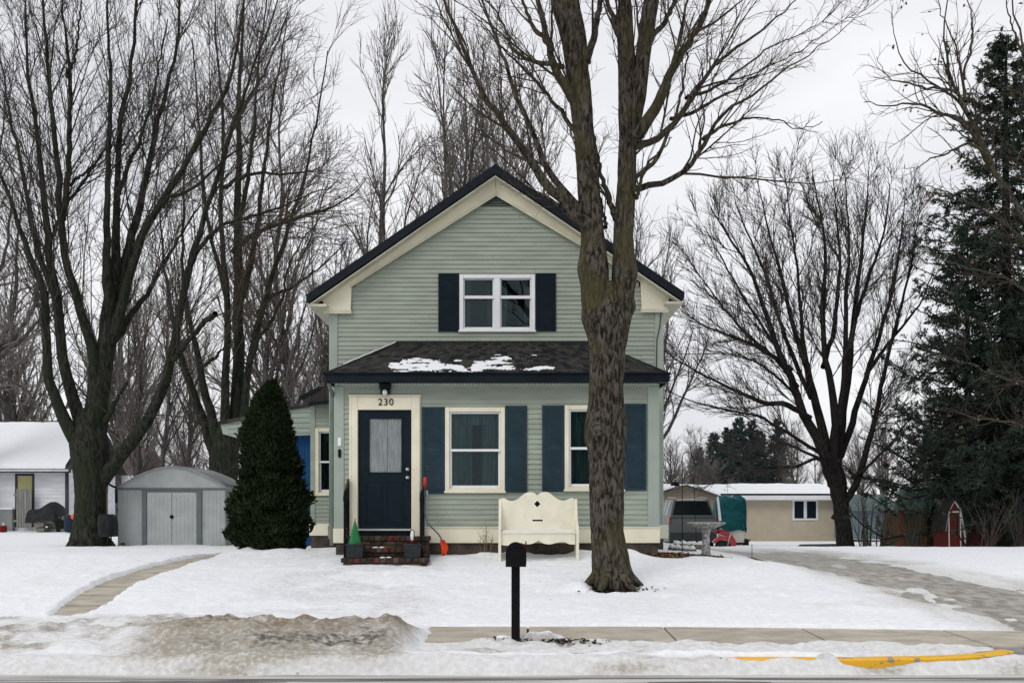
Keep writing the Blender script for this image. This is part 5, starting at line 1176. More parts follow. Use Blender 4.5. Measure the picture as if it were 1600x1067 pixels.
def strip(mb, p, q, w_, Y, d=.04):
    a, b = np.array(at(*p, Y))[[0, 2]], np.array(at(*q, Y))[[0, 2]]; n = np.array([-(b-a)[1], (b-a)[0]]); n = n/np.linalg.norm(n)*w_/2
    mb.prism([tuple(a-n), tuple(b-n), tuple(b+n), tuple(a+n)], Y-d, Y-.004)
for p, q in (((1476, 830), (1480.5, 800)), ((1480.5, 800), (1490.5, 781.5)), ((1490.5, 781.5), (1500, 797)), ((1500, 797), (1508, 840))): strip(m, p, q, .05, YR2-.0, .06)
m.build('rake_trim', WTR, s2)  # trim in a dull grey white
m = MB(); strip(m, (1483, 861), (1482, 801), .035, YR2, .03); strip(m, (1501, 861), (1500, 801), .035, YR2, .03); strip(m, (1481, 799.8), (1500, 799.3), .05, YR2, .03); strip(m, (1508, 861), (1507.5, 842), .045, YR2, .03); m.build('door_trim', WTR, s2)
m = MB(); m.prism(q_([(1490.3, 780.5), (1500.5, 796), (1509, 842), (1511, 842), (1502, 794), (1491, 778.5)], YR2), YR2-.1, YR2+1.1); m.prism(q_([(1490.3, 780.5), (1480.2, 799), (1475.6, 830), (1474.6, 830), (1479.2, 798), (1490, 778.5)], YR2), YR2-.1, YR2+1.1); m.build('roof', mat('playhouse_roof', (.018, .019, .018), .9, .3, 4), s2)
YR3 = 38.0; s3 = thing('red_barn_shed', at(1570, 860, YR3), 'wide red shed with dark roof and snow on its ridge at the right edge', 'shed')
m = MB(); m.box(PX(1516, YR3), PX(1640, YR3), YR3, YR3+3, PZ(862, YR3)-.2, PZ(823, YR3)); m.build('wall', RED, s3)
m = MB(); m.prismx([(YR3-.3, PZ(826, YR3)), (YR3+.5, PZ(797, YR3+.5)), (YR3+1.6, PZ(786, YR3+1.6)), (YR3+2.7, PZ(797, YR3)), (YR3+3.3, PZ(826, YR3))], PX(1512, YR3), PX(1645, YR3)); m.build('roof', mat('blackish_roof', (.028, .034, .036), .85, .3, 4), s3)
m = MB(); 
for a, b in ((1516, 1521), (1530, 1578), (1586, 1600)): m.bbox(PX(a, YR3+1.6), PX(b, YR3+1.6), YR3+1.0, YR3+1.9, PZ(791, YR3+1.6), PZ(784, YR3+1.6), .06)
m.build('ridge_snow', SNOWC, s3)
YZ = 55.0; s4 = thing('blue_grey_barn', at(1370, 850, YZ), 'pale blue grey metal barn behind the bare shrubs on the right', 'barn')
m = MB(); m.box(PX(1331, YZ), PX(1408, YZ), YZ, YZ+5, PZ(842, YZ), PZ(796, YZ)); m.build('wall', mat('blue_grey_metal', (.11, .155, .17), .6, scale=2, col2=(.18, .235, .25), stretch=(9, 9, .3), lo=.4, hi=.6), s4)
m = MB(); m.prismx([(YZ-.3, PZ(798, YZ)), (YZ+2.5, PZ(772, YZ+2.5)), (YZ+5.3, PZ(798, YZ))], PX(1329, YZ), PX(1410, YZ)); m.build('roof', mat('dull_teal_roof', (.065, .10, .098), .7, .15, 2), s4)
# utility wire
m = MB(); Yw = 30
wp_ = [at(1000+k*40, 553+8*math.sin((k/16)*math.pi)-k*1.6 + (0 if k < 6 else (k-6)*.2), Yw+k*.3) for k in range(17)]
m.tube(wp_, .009, 4); tag(m.build('utility_wire', BLACKM), 'thin utility wire crossing the bare crown right of the house', 'wire')
# ================================================================== TREES
def bark(name, c1, c2, c3=None, moss=None, bump=.02, sc_=6):
    m = bpy.data.materials.new(name); m.use_nodes = True; n = m.node_tree; bs = n.nodes['Principled BSDF']; l = n.links.new
    bs.inputs['Roughness'].default_value = .95; bs.inputs['Specular IOR Level'].default_value = .08
    t = n.nodes.new('ShaderNodeTexCoord'); mp_ = n.nodes.new('ShaderNodeMapping'); mp_.inputs['Scale'].default_value = (1, 1, .30); l(t.outputs['Object'], mp_.inputs[0])
    a = n.nodes.new('ShaderNodeTexNoise'); a.inputs['Scale'].default_value = sc_*3; a.inputs['Detail'].default_value = 7; a.inputs['Distortion'].default_value = .6; l(mp_.outputs[0], a.inputs[0])
    r = n.nodes.new('ShaderNodeValToRGB'); e = r.color_ramp.elements; e[0].position = .40; e[0].color = c1+(1,); e[1].position = .62; e[1].color = c2+(1,)
    l(a.outputs[0], r.inputs[0]); col = r.outputs[0]
    if moss:
        b = n.nodes.new('ShaderNodeTexNoise'); b.inputs['Scale'].default_value = 1.6; b.inputs['Detail'].default_value = 6; l(t.outputs['Object'], b.inputs[0])
        rr = n.nodes.new('ShaderNodeMapRange'); rr.inputs[1].default_value = .47; rr.inputs[2].default_value = .66; rr.inputs[4].default_value = .8; l(b.outputs[0], rr.inputs[0])
        mx_ = n.nodes.new('ShaderNodeMix'); mx_.data_type = 'RGBA'; l(rr.outputs[0], mx_.inputs[0]); l(col, mx_.inputs[6]); mx_.inputs[7].default_value = moss+(1,); col = mx_.outputs[2]
    l(col, bs.inputs['Base Color'])
    bu = n.nodes.new('ShaderNodeBump'); bu.inputs['Strength'].default_value = 1; bu.inputs['Distance'].default_value = bump; l(a.outputs[0], bu.inputs['Height']); l(bu.outputs[0], bs.inputs['Normal'])
    return m
BK1 = bark('maple_bark', (.017, .0145, .012), (.112, .099, .082), moss=(.066, .063, .029), bump=.04, sc_=8)
BK1U = bark('maple_branch_bark', (.035, .028, .023), (.095, .075, .062), bump=.01)
BK2 = bark('mossy_bark', (.014, .016, .012), (.042, .043, .034), moss=(.024, .032, .018), bump=.03, sc_=5)
BK2U = bark('dark_branch_bark', (.040, .038, .033), (.085, .076, .066), bump=.01)
BK3 = bark('hazed_bark', (.050, .047, .045), (.10, .092, .085), bump=.01)  # greyed and lightened: distance haze put into the bark colour
BK4 = bark('black_bark', (.010, .010, .010), (.028, .025, .022), bump=.02)
TWG = bark('twig_bark', (.060, .045, .035), (.11, .085, .065), bump=.0)
TWF = bark('hazed_twig_bark', (.13, .118, .11), (.21, .19, .175), bump=.0)  # paler twigs, with distance haze painted into their colour

def tubes(P, Rr, S):          # P (N,K,3), Rr (N,K) -> verts, quads
    N, K, _ = P.shape
    T = np.gradient(P, axis=1); T /= np.linalg.norm(T, axis=2, keepdims=True)+1e-9
    ref = np.where(np.abs(T[:, :1, 2:3]) < .8, np.array([0., 0, 1]), np.array([1., 0, 0]))
    U = np.cross(T, np.broadcast_to(ref, T.shape)); U /= np.linalg.norm(U, axis=2, keepdims=True)+1e-9
    W = np.cross(T, U); a = np.linspace(0, 2*np.pi, S, endpoint=False)
    V = P[:, :, None, :] + (U[:, :, None, :]*np.cos(a)[None, None, :, None] + W[:, :, None, :]*np.sin(a)[None, None, :, None])*Rr[:, :, None, None]
    b = (np.arange(N)*K*S)[:, None, None] + (np.arange(K-1)*S)[None, :, None]; j = np.arange(S)[None, None, :]; jn = (j+1) % S
    Qd = np.stack([b+j, b+jn, b+jn+S, b+j+S], -1).reshape(-1, 4)
    return V.reshape(-1, 3), Qd
def join(parts):
    Vs, Qs, o = [], [], 0
    for V, Qd in parts: Vs.append(V); Qs.append(Qd+o); o += len(V)
    return np.concatenate(Vs), np.concatenate(Qs)
def interp_at(P, Rr, pi, t):
    K = P.shape[1]; f = t*(K-1); i = np.clip(f.astype(int), 0, K-2); w_ = (f-i)[:, None]
    p = P[pi, i]*(1-w_)+P[pi, i+1]*w_; tg = P[pi, i+1]-P[pi, i]; tg /= np.linalg.norm(tg, axis=1, keepdims=True)+1e-9
    r = Rr[pi, i]*(1-w_[:, 0])+Rr[pi, i+1]*w_[:, 0]; return p, tg, r
def children(P, Rr, per_m, length, ang, g, K=6, up=.25, wob=.12, t0=.15, t1=1., rfac=.6, rmin=.004, rmax=.05, taper=.25, lenpow=1., flat=None):
    """next level of branches: per_m children per metre of parent, length = fraction of parent's length"""
    Ls = np.linalg.norm(np.diff(P, axis=1), axis=2).sum(1)
    cnt = g.poisson(np.maximum(Ls*per_m*(t1-t0), .01)); pi = np.repeat(np.arange(len(P)), cnt); M = len(pi)
    if M == 0: return np.zeros((0, K, 3)), np.zeros((0, K))
    t = g.uniform(t0, t1, M); p, tg, r = interp_at(P, Rr, pi, t)
    rnd = g.normal(size=(M, 3)); 
    if flat is not None: rnd[:, 1] *= flat
    perp = rnd - (rnd*tg).sum(1, keepdims=True)*tg; perp /= np.linalg.norm(perp, axis=1, keepdims=True)+1e-9
    a = np.radians(g.normal(ang, ang*.25, M))[:, None]; d = tg*np.cos(a)+perp*np.sin(a)
    d[:, 2] = np.where(d[:, 2] < -.25, -.25+.2*d[:, 2], d[:, 2])
    L_ = (length[0] + length[1]*Ls[pi]*(1-t)**lenpow)*g.uniform(.55, 1.3, M)
    out_ = np.zeros((M, K, 3)); out_[:, 0] = p; step = (L_/(K-1))[:, None]
    bend = g.normal(size=(M, 3))*wob*.6
    for k in range(1, K):
        d = d + np.array([0, 0, up/(K-1)]) + g.normal(size=(M, 3))*wob + bend/(K-1)
        d /= np.linalg.norm(d, axis=1, keepdims=True); out_[:, k] = out_[:, k-1]+d*step
    rb = np.clip(r*rfac, rmin, rmax); rb = np.minimum(rb, rmin+L_*.02)
    RR = rb[:, None]*np.linspace(1, taper, K)[None, :]; RR = np.maximum(RR, rmin*.55)
    return out_, RR
def rs_path(pts, K, g, wig=.0):
    A = np.array(pts, float)
    # Catmull-Rom
    d = np.r_[0, np.cumsum(np.linalg.norm(np.diff(A[:, :3], axis=0), axis=1))]; t = np.linspace(0, d[-1], K); o = np.zeros((K, A.shape[1]))
    for i, tt in enumerate(t):
        k = min(np.searchsorted(d, tt, 'right')-1, len(A)-2); k = max(k, 0); u = (tt-d[k])/(d[k+1]-d[k])
        p0, p1, p2, p3 = A[max(k-1, 0)], A[k], A[k+1], A[min(k+2, len(A)-1)]
        o[i] = .5*((2*p1)+(-p0+p2)*u+(2*p0-5*p1+4*p2-p3)*u*u+(-p0+3*p1-3*p2+p3)*u**3)
    o[:, 3] = np.interp(t, d, A[:, 3])
    if wig: o[1:-1, :3] += g.normal(size=(K-2, 3))*wig
    return o
def limbs(lst, Y0, K, g, wig=.01, back=14):
    """traced limbs: list of (points [(px,py,width px)...], depth at the far end relative to Y0[, depth at the start])"""
    P, Rr = [], []
    for item in lst:
        pts, dy = list(item[0]), item[1]; d0 = item[2] if len(item) > 2 else 0
        if len(pts) and pts[0][2] >= 5 and back:
            (xa, ya, wa), (xb, yb, _w) = pts[0], pts[1]; l_ = math.hypot(xb-xa, yb-ya); q_ = min(back, wa*1.5); pts = [(xa-(xb-xa)/l_*q_, ya-(yb-ya)/l_*q_, wa)] + pts
        n = len(pts); W3 = []
        for i, (a, b, w_) in enumerate(pts):
            Y = Y0 + d0 + (dy-d0)*i/(n-1); x, y, z = at(a, b, Y); W3.append((x, y, z, w_*Y/F/2))
        o = rs_path(W3, K, g, wig); P.append(o[:, :3]); Rr.append(np.maximum(o[:, 3]*(np.linspace(.86, .42, K) if pts[-1][2] < 9 else .9), .006))
    return np.array(P), np.array(Rr)
def rough_tube(path, S, K, g, amp=.08, ridges=14, burls=(), seed=0):
    """thick trunk with furrowed bark"""
    o = rs_path(path, K, g, 0); P = o[:, :3]; rr = o[:, 3]; V, Qd = tubes(P[None], rr[None], S)
    V = V.reshape(K, S, 3); a = np.linspace(0, 2*np.pi, S, endpoint=False)
    zz = np.r_[0, np.cumsum(np.linalg.norm(np.diff(P, axis=0), axis=1))]
    A, Z = np.meshgrid(a, zz); per = np.cos(A)*rr.mean(), np.sin(A)*rr.mean()
    nz_ = fbm(A*ridges*1.6/6.28+seed+.5*np.sin(Z*1.1+seed)+.25*np.sin(Z*3.7), Z*2.1+seed*3, 1.0, 3); nz_ = .5-np.abs(nz_)*2.6
    wrap = sm(0, .5, A)*(1-sm(5.9, 6.28, A))
    big = fbm(np.cos(A)*1.2+9+seed, Z*1.1+np.sin(A)*1.2, 1.0, 3)
    f = 1 + amp*nz_*wrap + .10*big
    off_ = (V-P[:, None, :]); Vn = P[:, None, :]+off_*f[..., None]
    for (bx_, by_, bz_, br, bh_) in burls:
        c = np.array([bx_, by_, bz_]); dd = np.linalg.norm((Vn-c)*np.array([1, 1, .8]), axis=2); Vn += off_/np.linalg.norm(off_, axis=2, keepdims=True)*(bh_*np.exp(-(dd/br)**2))[..., None]
    return Vn.reshape(-1, 3), Qd
def make_tree(name, base_loc, label, cat, trunk_parts, levels, mtr, mcr, group=None):
    root = thing(name, base_loc, label, cat, group)
    V, Qd = join(trunk_parts); np_mesh('trunk', V, Qd, mtr, root)
    V, Qd = join(levels); np_mesh('crown', V, Qd, mcr, root); return root
NT = 0
def lv(P, Rr, S):
    return tubes(P, Rr, S)

# ---- the big street maple in front of the house
g = np.random.default_rng(3); Y1 = 15.7
T = lambda a, b, w_, dy=0: (*at(a, b, Y1+dy), .90*w_*(Y1+dy)/F/2)
burl = [(*at(908, 418, Y1-.1), .13, .05), (*at(914, 497, Y1-.1), .14, .05), (*at(936, 665, Y1-.3), .16, .07), (*at(912, 672, Y1), .18, .05), (*at(976, 662, Y1), .16, .04), (*at(989, 427, Y1), .14, .05), (*at(925, 600, Y1-.2), .12, .03), (*at(986, 480, Y1), .08, .05)]
tp = [rough_tube([T(958, 935, 78), T(956, 915, 70), T(953, 895, 60), T(951, 860, 56.5), T(949, 800, 57), T(948, 740, 58), T(948, 690, 63), T(947, 640, 60), T(947, 600, 57), T(948, 560, 60), T(949, 520, 66), T(950, 485, 62), T(951, 460, 44), T(951, 440, 24)], 120, 240, g, .085, 17, burl, 1),
      rough_tube([T(940, 560, 30), T(933, 500, 44), T(930, 450, 50), T(928, 410, 47), T(927, 370, 40), T(922, 320, 38), T(917, 260, 36), T(911, 200, 35), T(906, 150, 38), T(902, 110, 38), T(896, 60, 42), T(884, 10, 46), T(872, -40, 40, .2), T(862, -120, 30, .4), T(850, -220, 22, .7), T(846, -330, 12, .9)], 84, 220, g, .10, 14, burl, 5),
      rough_tube([T(962, 560, 26), T(970, 500, 36), T(973, 450, 39), T(974, 410, 37), T(974, 370, 33), T(977, 320, 34), T(980, 270, 33), T(981, 220, 32), T(981, 170, 34), T(980, 110, 31), T(978, 60, 28), T(976, 0, 22), T(970, -60, 20), T(962, -160, 15, -.3), T(960, -280, 9, -.5)], 72, 220, g, .10, 12, burl, 9),
      rough_tube([T(984, 215, 22), T(994, 180, 24), T(1001, 130, 24), T(1006, 80, 25), T(1012, 40, 25), T(1018, 0, 25), T(1026, -60, 22), T(1040, -160, 15, .4), T(1050, -280, 8, .8)], 40, 120, g, .09, 9, (), 13)]
for ang_, ln in ((.2, .38), (1.3, .3), (2.3, .42), (3.4, .35), (4.3, .5), (5.3, .42)):     # root flare
    dx, dy = math.cos(ang_), math.sin(ang_); bx_, by_, bz_ = at(956, 905, Y1)
    tp.append(rough_tube([(bx_+dx*.10, by_+dy*.10, bz_+.75, .06), (bx_+dx*.15, by_+dy*.15, bz_+.35, .10), (bx_+dx*.21, by_+dy*.21, bz_+.10, .10), (bx_+dx*(.26+ln*.25), by_+dy*(.26+ln*.25), bz_-.03, .06), (bx_+dx*(.33+ln*.45), by_+dy*(.33+ln*.45), bz_-.14, .03)], 16, 20, g, .1, 6, (), 2))
LM = [([(918, 352, 22), (900, 338, 22), (880, 315, 21), (850, 283, 19), (815, 232, 17), (785, 190, 15), (760, 150, 13), (740, 115, 12), (722, 70, 10), (705, 25, 8), (690, -20, 7), (672, -90, 5)], -1.2),
      ([(915, 335, 16), (900, 318, 15), (875, 295, 14), (855, 262, 13), (840, 225, 12), (820, 180, 11), (802, 140, 10), (788, 95, 9), (772, 50, 8), (755, 10, 7), (735, -50, 5), (720, -110, 4)], .9),
      ([(893, 150, 20), (880, 130, 18), (868, 105, 17), (860, 85, 15), (853, 60, 14), (846, 30, 13), (840, 0, 12), (830, -60, 9), (815, -140, 6)], -.6),
      ([(866, 102, 10), (845, 98, 9), (820, 92, 8), (800, 75, 7), (790, 50, 6), (775, 20, 5), (750, -5, 4), (720, -20, 3)], -.9, -.15),
      ([(852, 62, 10), (838, 50, 9), (828, 30, 8), (818, 5, 7), (808, -40, 6), (795, -110, 4)], .3, -.2),
      ([(902, 215, 10), (885, 185, 9), (862, 158, 8), (838, 128, 7), (810, 100, 6), (785, 78, 5), (760, 45, 4), (735, 20, 3)], 1.2),
      ([(921, 85, 14), (927, 60, 14), (933, 30, 13), (938, 0, 12), (945, -60, 9), (955, -140, 6)], -.5),
      ([(915, 110, 7), (912, 70, 7), (906, 40, 6), (904, 0, 5), (900, -60, 4)], -1.0),
      ([(958, 330, 12), (948, 300, 11), (940, 275, 10), (934, 245, 9), (931, 225, 7), (926, 200, 5)], .3),
      ([(1000, 205, 24), (1018, 178, 22), (1033, 150, 21), (1046, 118, 19), (1060, 90, 18), (1080, 62, 16), (1096, 35, 14), (1108, 5, 12), (1122, -40, 9), (1140, -110, 6)], -1.0),
      ([(1000, 228, 14), (1022, 220, 13), (1046, 200, 12), (1065, 178, 12), (1082, 150, 11), (1100, 125, 10), (1118, 102, 9), (1142, 80, 8), (1170, 62, 7), (1200, 40, 6), (1235, 10, 4), (1275, -25, 3)], .9),
      ([(996, 275, 9), (1015, 262, 9), (1033, 235, 8), (1046, 205, 7), (1058, 172, 7), (1066, 140, 6), (1072, 105, 5), (1075, 60, 4), (1085, 20, 3)], -.5),
      ([(995, 293, 13), (1020, 290, 12), (1050, 280, 11), (1075, 263, 10), (1092, 240, 10), (1106, 215, 9), (1122, 190, 8), (1146, 165, 7), (1180, 145, 6), (1215, 120, 5), (1255, 90, 4), (1300, 60, 3), (1335, 30, 2.5)], .7),
      ([(1106, 213, 7), (1130, 197, 6), (1160, 188, 5), (1190, 184, 4), (1222, 190, 3.5), (1250, 202, 3), (1285, 190, 2)], -.2, .35),
      ([(1060, 182, 8), (1090, 172, 7), (1120, 155, 6), (1150, 140, 5), (1190, 110, 4), (1235, 88, 3.5), (1280, 60, 2.5)], -.9, .2),
      ([(1082, 150, 7), (1110, 140, 6), (1140, 122, 5), (1170, 100, 4.5), (1210, 70, 4), (1260, 50, 3), (1300, 20, 2.5)], 1.4, .4),
      ([(1040, 130, 9), (1052, 100, 9), (1062, 60, 8), (1070, 20, 7), (1080, -30, 5), (1095, -90, 4)], -1.3, -.2),
      ([(1015, 65, 12), (1030, 45, 11), (1045, 22, 10), (1056, 0, 9), (1072, -50, 7), (1090, -120, 4)], 1.0),
      ([(968, 62, 12), (958, 30, 11), (948, 0, 10), (940, -60, 8), (930, -130, 5)], .9),
      ([(998, 298, 8), (1005, 270, 7), (1018, 250, 6), (1035, 232, 5), (1050, 215, 4)], -.8),
      ([(945, 345, 7), (935, 300, 7), (928, 262, 6), (922, 235, 5)], 1.0),
      ([(900, 330, 9), (880, 325, 8), (852, 308, 7), (828, 292, 6), (800, 262, 5), (775, 240, 4), (745, 200, 3)], -1.0)]
P0, R0 = limbs(LM, Y1, 26, g, .012); R0 = R0*1.0
ST = np.array([rs_path([T(922, 320, 38), T(911, 200, 35), T(902, 110, 38), T(884, 10, 46), T(862, -120, 30, .4), T(846, -330, 12, .9)], 26, g)[:, :3], rs_path([T(977, 320, 34), T(981, 170, 34), T(978, 60, 28), T(970, -60, 20), T(960, -280, 9, -.5)], 26, g)[:, :3], rs_path([T(984, 215, 22), T(1006, 80, 25), T(1026, -60, 22), T(1050, -280, 8, .8)], 26, g)[:, :3]])
SR = np.full(ST.shape[:2], .10)
A1_, B1_ = children(P0, R0, 2.5, (.8, .34), 25, g, 10, .42, .09, .10, 1, .5, .006, .020, .25)
A1b, B1b = children(ST, SR, 1.4, (1.3, .10), 40, g, 10, .30, .12, .1, 1, .2, .007, .02, .3)
A2_, B2_ = children(np.concatenate([A1_, A1b]), np.concatenate([B1_, B1b]), 5.4, (.38, .38), 31, g, 8, .25, .14, .12, 1, .55, .0042, .009, .4)
A2c, B2c = children(P0, R0, 4.0, (.45, .04), 40, g, 8, .4, .13, .2, 1, .25, .0045, .007, .5)
A3_, B3_ = children(np.concatenate([A2_, A2c]), np.concatenate([B2_, B2c]), 6.2, (.20, .32), 37, g, 6, .12, .17, .12, 1, .6, .0032, .005, .6)
print('maple', len(A1_), len(A1b), len(A2_), len(A2c), len(A3_))
tp.append(lv(P0[:, :], R0, 12))
big_maple = make_tree('maple_tree', at(955, 915, Y1), 'large forked maple with rough mossy trunk standing in front of the house', 'tree', tp,
          [lv(A1_, B1_, 6), lv(A1b, B1b, 6), lv(A2_, B2_, 4), lv(A2c, B2c, 4), lv(A3_, B3_, 3)], BK1, BK1U)
# pruned limb scars on its trunk
KN = mat('scar_wood', (.035, .032, .027), .95, scale=18, col2=(.12, .11, .10), bump=.02, bscale=30)
for (a, b, r_, dy) in ((934, 670, .085, -.33), (925, 497, .05, -.33)):
    x, y, z = at(a, b, Y1+dy); m = MB(); m.lathe([(0, .0), (r_*.5, .002), (r_*.8, .012), (r_, -.012), (r_*1.15, -.01), (r_*1.25, .06)], (x, y, z), 22, 'y')
    m.v = [(p[0]*1+.01*math.sin(p[2]*70), p[1]+.01*math.sin(p[0]*80+p[2]*50), p[2]*1+.008*math.sin(p[0]*60)) for p in m.v]
    m.build('limb_scar', KN, big_maple)

# ---- left maple
g = np.random.default_rng(7); Y2 = 27.0
T = lambda a, b, w_, dy=0: (*at(a, b, Y2+dy), w_*(Y2+dy)/F/2)
tp = [rough_tube([T(139, 858, 62), T(139, 848, 57), T(140, 835, 54), T(141, 810, 48), T(142, 780, 47), T(142, 750, 50), T(141, 720, 56), T(139, 695, 58), T(140, 670, 50), T(146, 640, 40)], 64, 110, g, .06, 15, (), 3)]
for ang_, ln in ((.1, .6), (1.5, .4), (3.0, .6), (4.2, .5), (5.2, .5)):
    dx, dy = math.cos(ang_), math.sin(ang_); bx_, by_, bz_ = at(140, 845, Y2)
    tp.append(rough_tube([(bx_+dx*.16, by_+dy*.16, bz_+.9, .10), (bx_+dx*.24, by_+dy*.24, bz_+.4, .15), (bx_+dx*.33, by_+dy*.33, bz_+.08, .14), (bx_+dx*(.38+ln*.2), by_+dy*(.38+ln*.2), bz_-.05, .08), (bx_+dx*(.45+ln*.3), by_+dy*(.45+ln*.3), bz_-.18, .04)], 14, 16, g, .1, 6, (), 2))
LM = [([(140, 715, 34), (122, 690, 30), (109, 672, 27), (92, 635, 23), (80, 600, 21), (74, 560, 20), (73, 512, 19), (69, 460, 19), (60, 430, 18), (49, 405, 17), (36, 370, 14), (22, 330, 12), (8, 290, 10), (-8, 250, 8), (-25, 200, 6)], -1.5),
      ([(140, 700, 30), (128, 665, 28), (116, 630, 24), (105, 590, 22), (97, 550, 21), (90, 480, 20), (82, 420, 18), (75, 370, 16), (67, 290, 14), (56, 190, 11), (44, 100, 8), (38, 0, 6), (34, -90, 4)], .4),
      ([(90, 480, 14), (78, 440, 13), (62, 400, 12), (50, 350, 11), (42, 300, 10), (30, 240, 8), (16, 190, 7), (5, 120, 5), (-5, 40, 4)], 1.2, .2),
      ([(146, 640, 26), (148, 600, 24), (150, 575, 22), (139, 524, 20), (120, 467, 18), (104, 411, 17), (98, 370, 16), (93, 285, 15), (84, 206, 13), (77, 131, 11), (71, 56, 9), (67, 0, 8), (62, -80, 5)], -.6),
      ([(99, 330, 12), (105, 280, 12), (109, 225, 11), (109, 170, 10), (110, 112, 10), (103, 70, 8), (98, 20, 6), (96, -60, 4)], -1.2, -.3),
      ([(108, 112, 7), (118, 85, 6), (124, 40, 5), (128, -10, 4)], -1.5, -1.0),
      ([(148, 670, 46), (152, 640, 44), (158, 600, 40), (163, 560, 38), (168, 520, 36), (172, 480, 33), (177, 440, 26), (181, 400, 21), (184, 340, 17), (185, 280, 15), (186, 225, 14), (191, 170, 13), (202, 130, 12), (208, 75, 10), (216, 0, 9), (222, -90, 5)], .2),
      ([(172, 470, 22), (168, 430, 18), (166, 380, 15), (168, 320, 13), (170, 262, 12), (172, 187, 11), (174, 112, 9), (169, 56, 8), (167, 0, 7), (164, -80, 4)], -.9),
      ([(173, 485, 26), (180, 470, 24), (190, 440, 21), (199, 400, 18), (208, 360, 17), (221, 315, 15), (236, 244, 13), (247, 195, 12), (262, 131, 10), (275, 75, 9), (281, 19, 8), (287, -60, 5)], 1.0),
      ([(177, 520, 24), (186, 500, 22), (200, 440, 18), (215, 385, 17), (232, 350, 16), (244, 328, 15), (270, 290, 14), (300, 240, 13), (322, 200, 12), (345, 157, 11), (366, 95, 9), (375, 37, 8), (386, -40, 5)], -.7),
      ([(178, 530, 16), (190, 515, 14), (210, 486, 12), (228, 462, 11), (242, 438, 10), (252, 420, 9), (262, 400, 9), (275, 380, 7), (292, 350, 6), (315, 320, 5)], 1.2),
      ([(162, 748, 26), (175, 730, 27), (195, 705, 26), (214, 682, 25), (232, 655, 22), (247, 625, 20), (259, 595, 20), (269, 560, 19), (276, 520, 18), (282, 480, 17), (291, 445, 16), (300, 405, 15), (316, 345, 13), (336, 290, 12), (352, 240, 10), (366, 190, 9), (385, 140, 8), (404, 85, 6), (424, 30, 5), (440, -40, 4)], -1.2),
      ([(272, 560, 10), (285, 545, 10), (300, 525, 9), (318, 505, 9), (330, 494, 10), (336, 489, 9)], -2.0, -.8),
      ([(168, 652, 12), (176, 635, 10), (187, 616, 9), (193, 605, 10), (197, 598, 8)], -1.0),
      ([(300, 410, 9), (318, 380, 9), (345, 355, 8), (380, 340, 7), (420, 330, 6), (470, 310, 5), (520, 290, 4)], -2.4, -1.2),
      ([(190, 290, 9), (205, 250, 8), (225, 200, 7), (240, 150, 6), (250, 90, 5), (262, 30, 4)], -1.2, .0),
      ([(244, 330, 9), (262, 310, 8), (290, 300, 7), (320, 280, 6), (350, 250, 5), (385, 225, 4), (420, 190, 3)], -1.4, -.4),
      ([(76, 380, 9), (90, 350, 8), (110, 310, 8), (140, 270, 7), (165, 230, 6), (180, 200, 5)], .8, .2),
      ([(109, 290, 7), (140, 262, 6), (160, 240, 5)], .1)]
P0, R0 = limbs(LM, Y2, 26, g, .018)
tp.append(lv(P0, R0, 12))
A1_, B1_ = children(P0, R0, 1.55, (1.4, .36), 24, g, 11, .32, .06, .16, 1, .42, .008, .018, .22)
A2_, B2_ = children(np.concatenate([P0, np.zeros((0, 26, 3))]), R0, 2.0, (1.0, .05), 38, g, 8, .3, .12, .2, 1, .22, .008, .014, .4)
A3_, B3_ = children(A1_, B1_, 3.3, (.7, .36), 26, g, 8, .28, .09, .08, 1, .55, .0068, .012, .4)
A4_, B4_ = children(np.concatenate([A2_, A3_]), np.concatenate([B2_, B3_]), 4.6, (.36, .32), 32, g, 6, .25, .12, .12, 1, .6, .0052, .0075, .6)
print('maple2', len(A1_), len(A2_), len(A3_), len(A4_))
make_tree('maple_tree', at(140, 848, Y2), 'very large dark maple with many spreading limbs on the left lawn', 'tree', tp, [lv(A1_, B1_, 6), lv(A2_, B2_, 4), lv(A3_, B3_, 4), lv(A4_, B4_, 3)], BK2, BK2U)

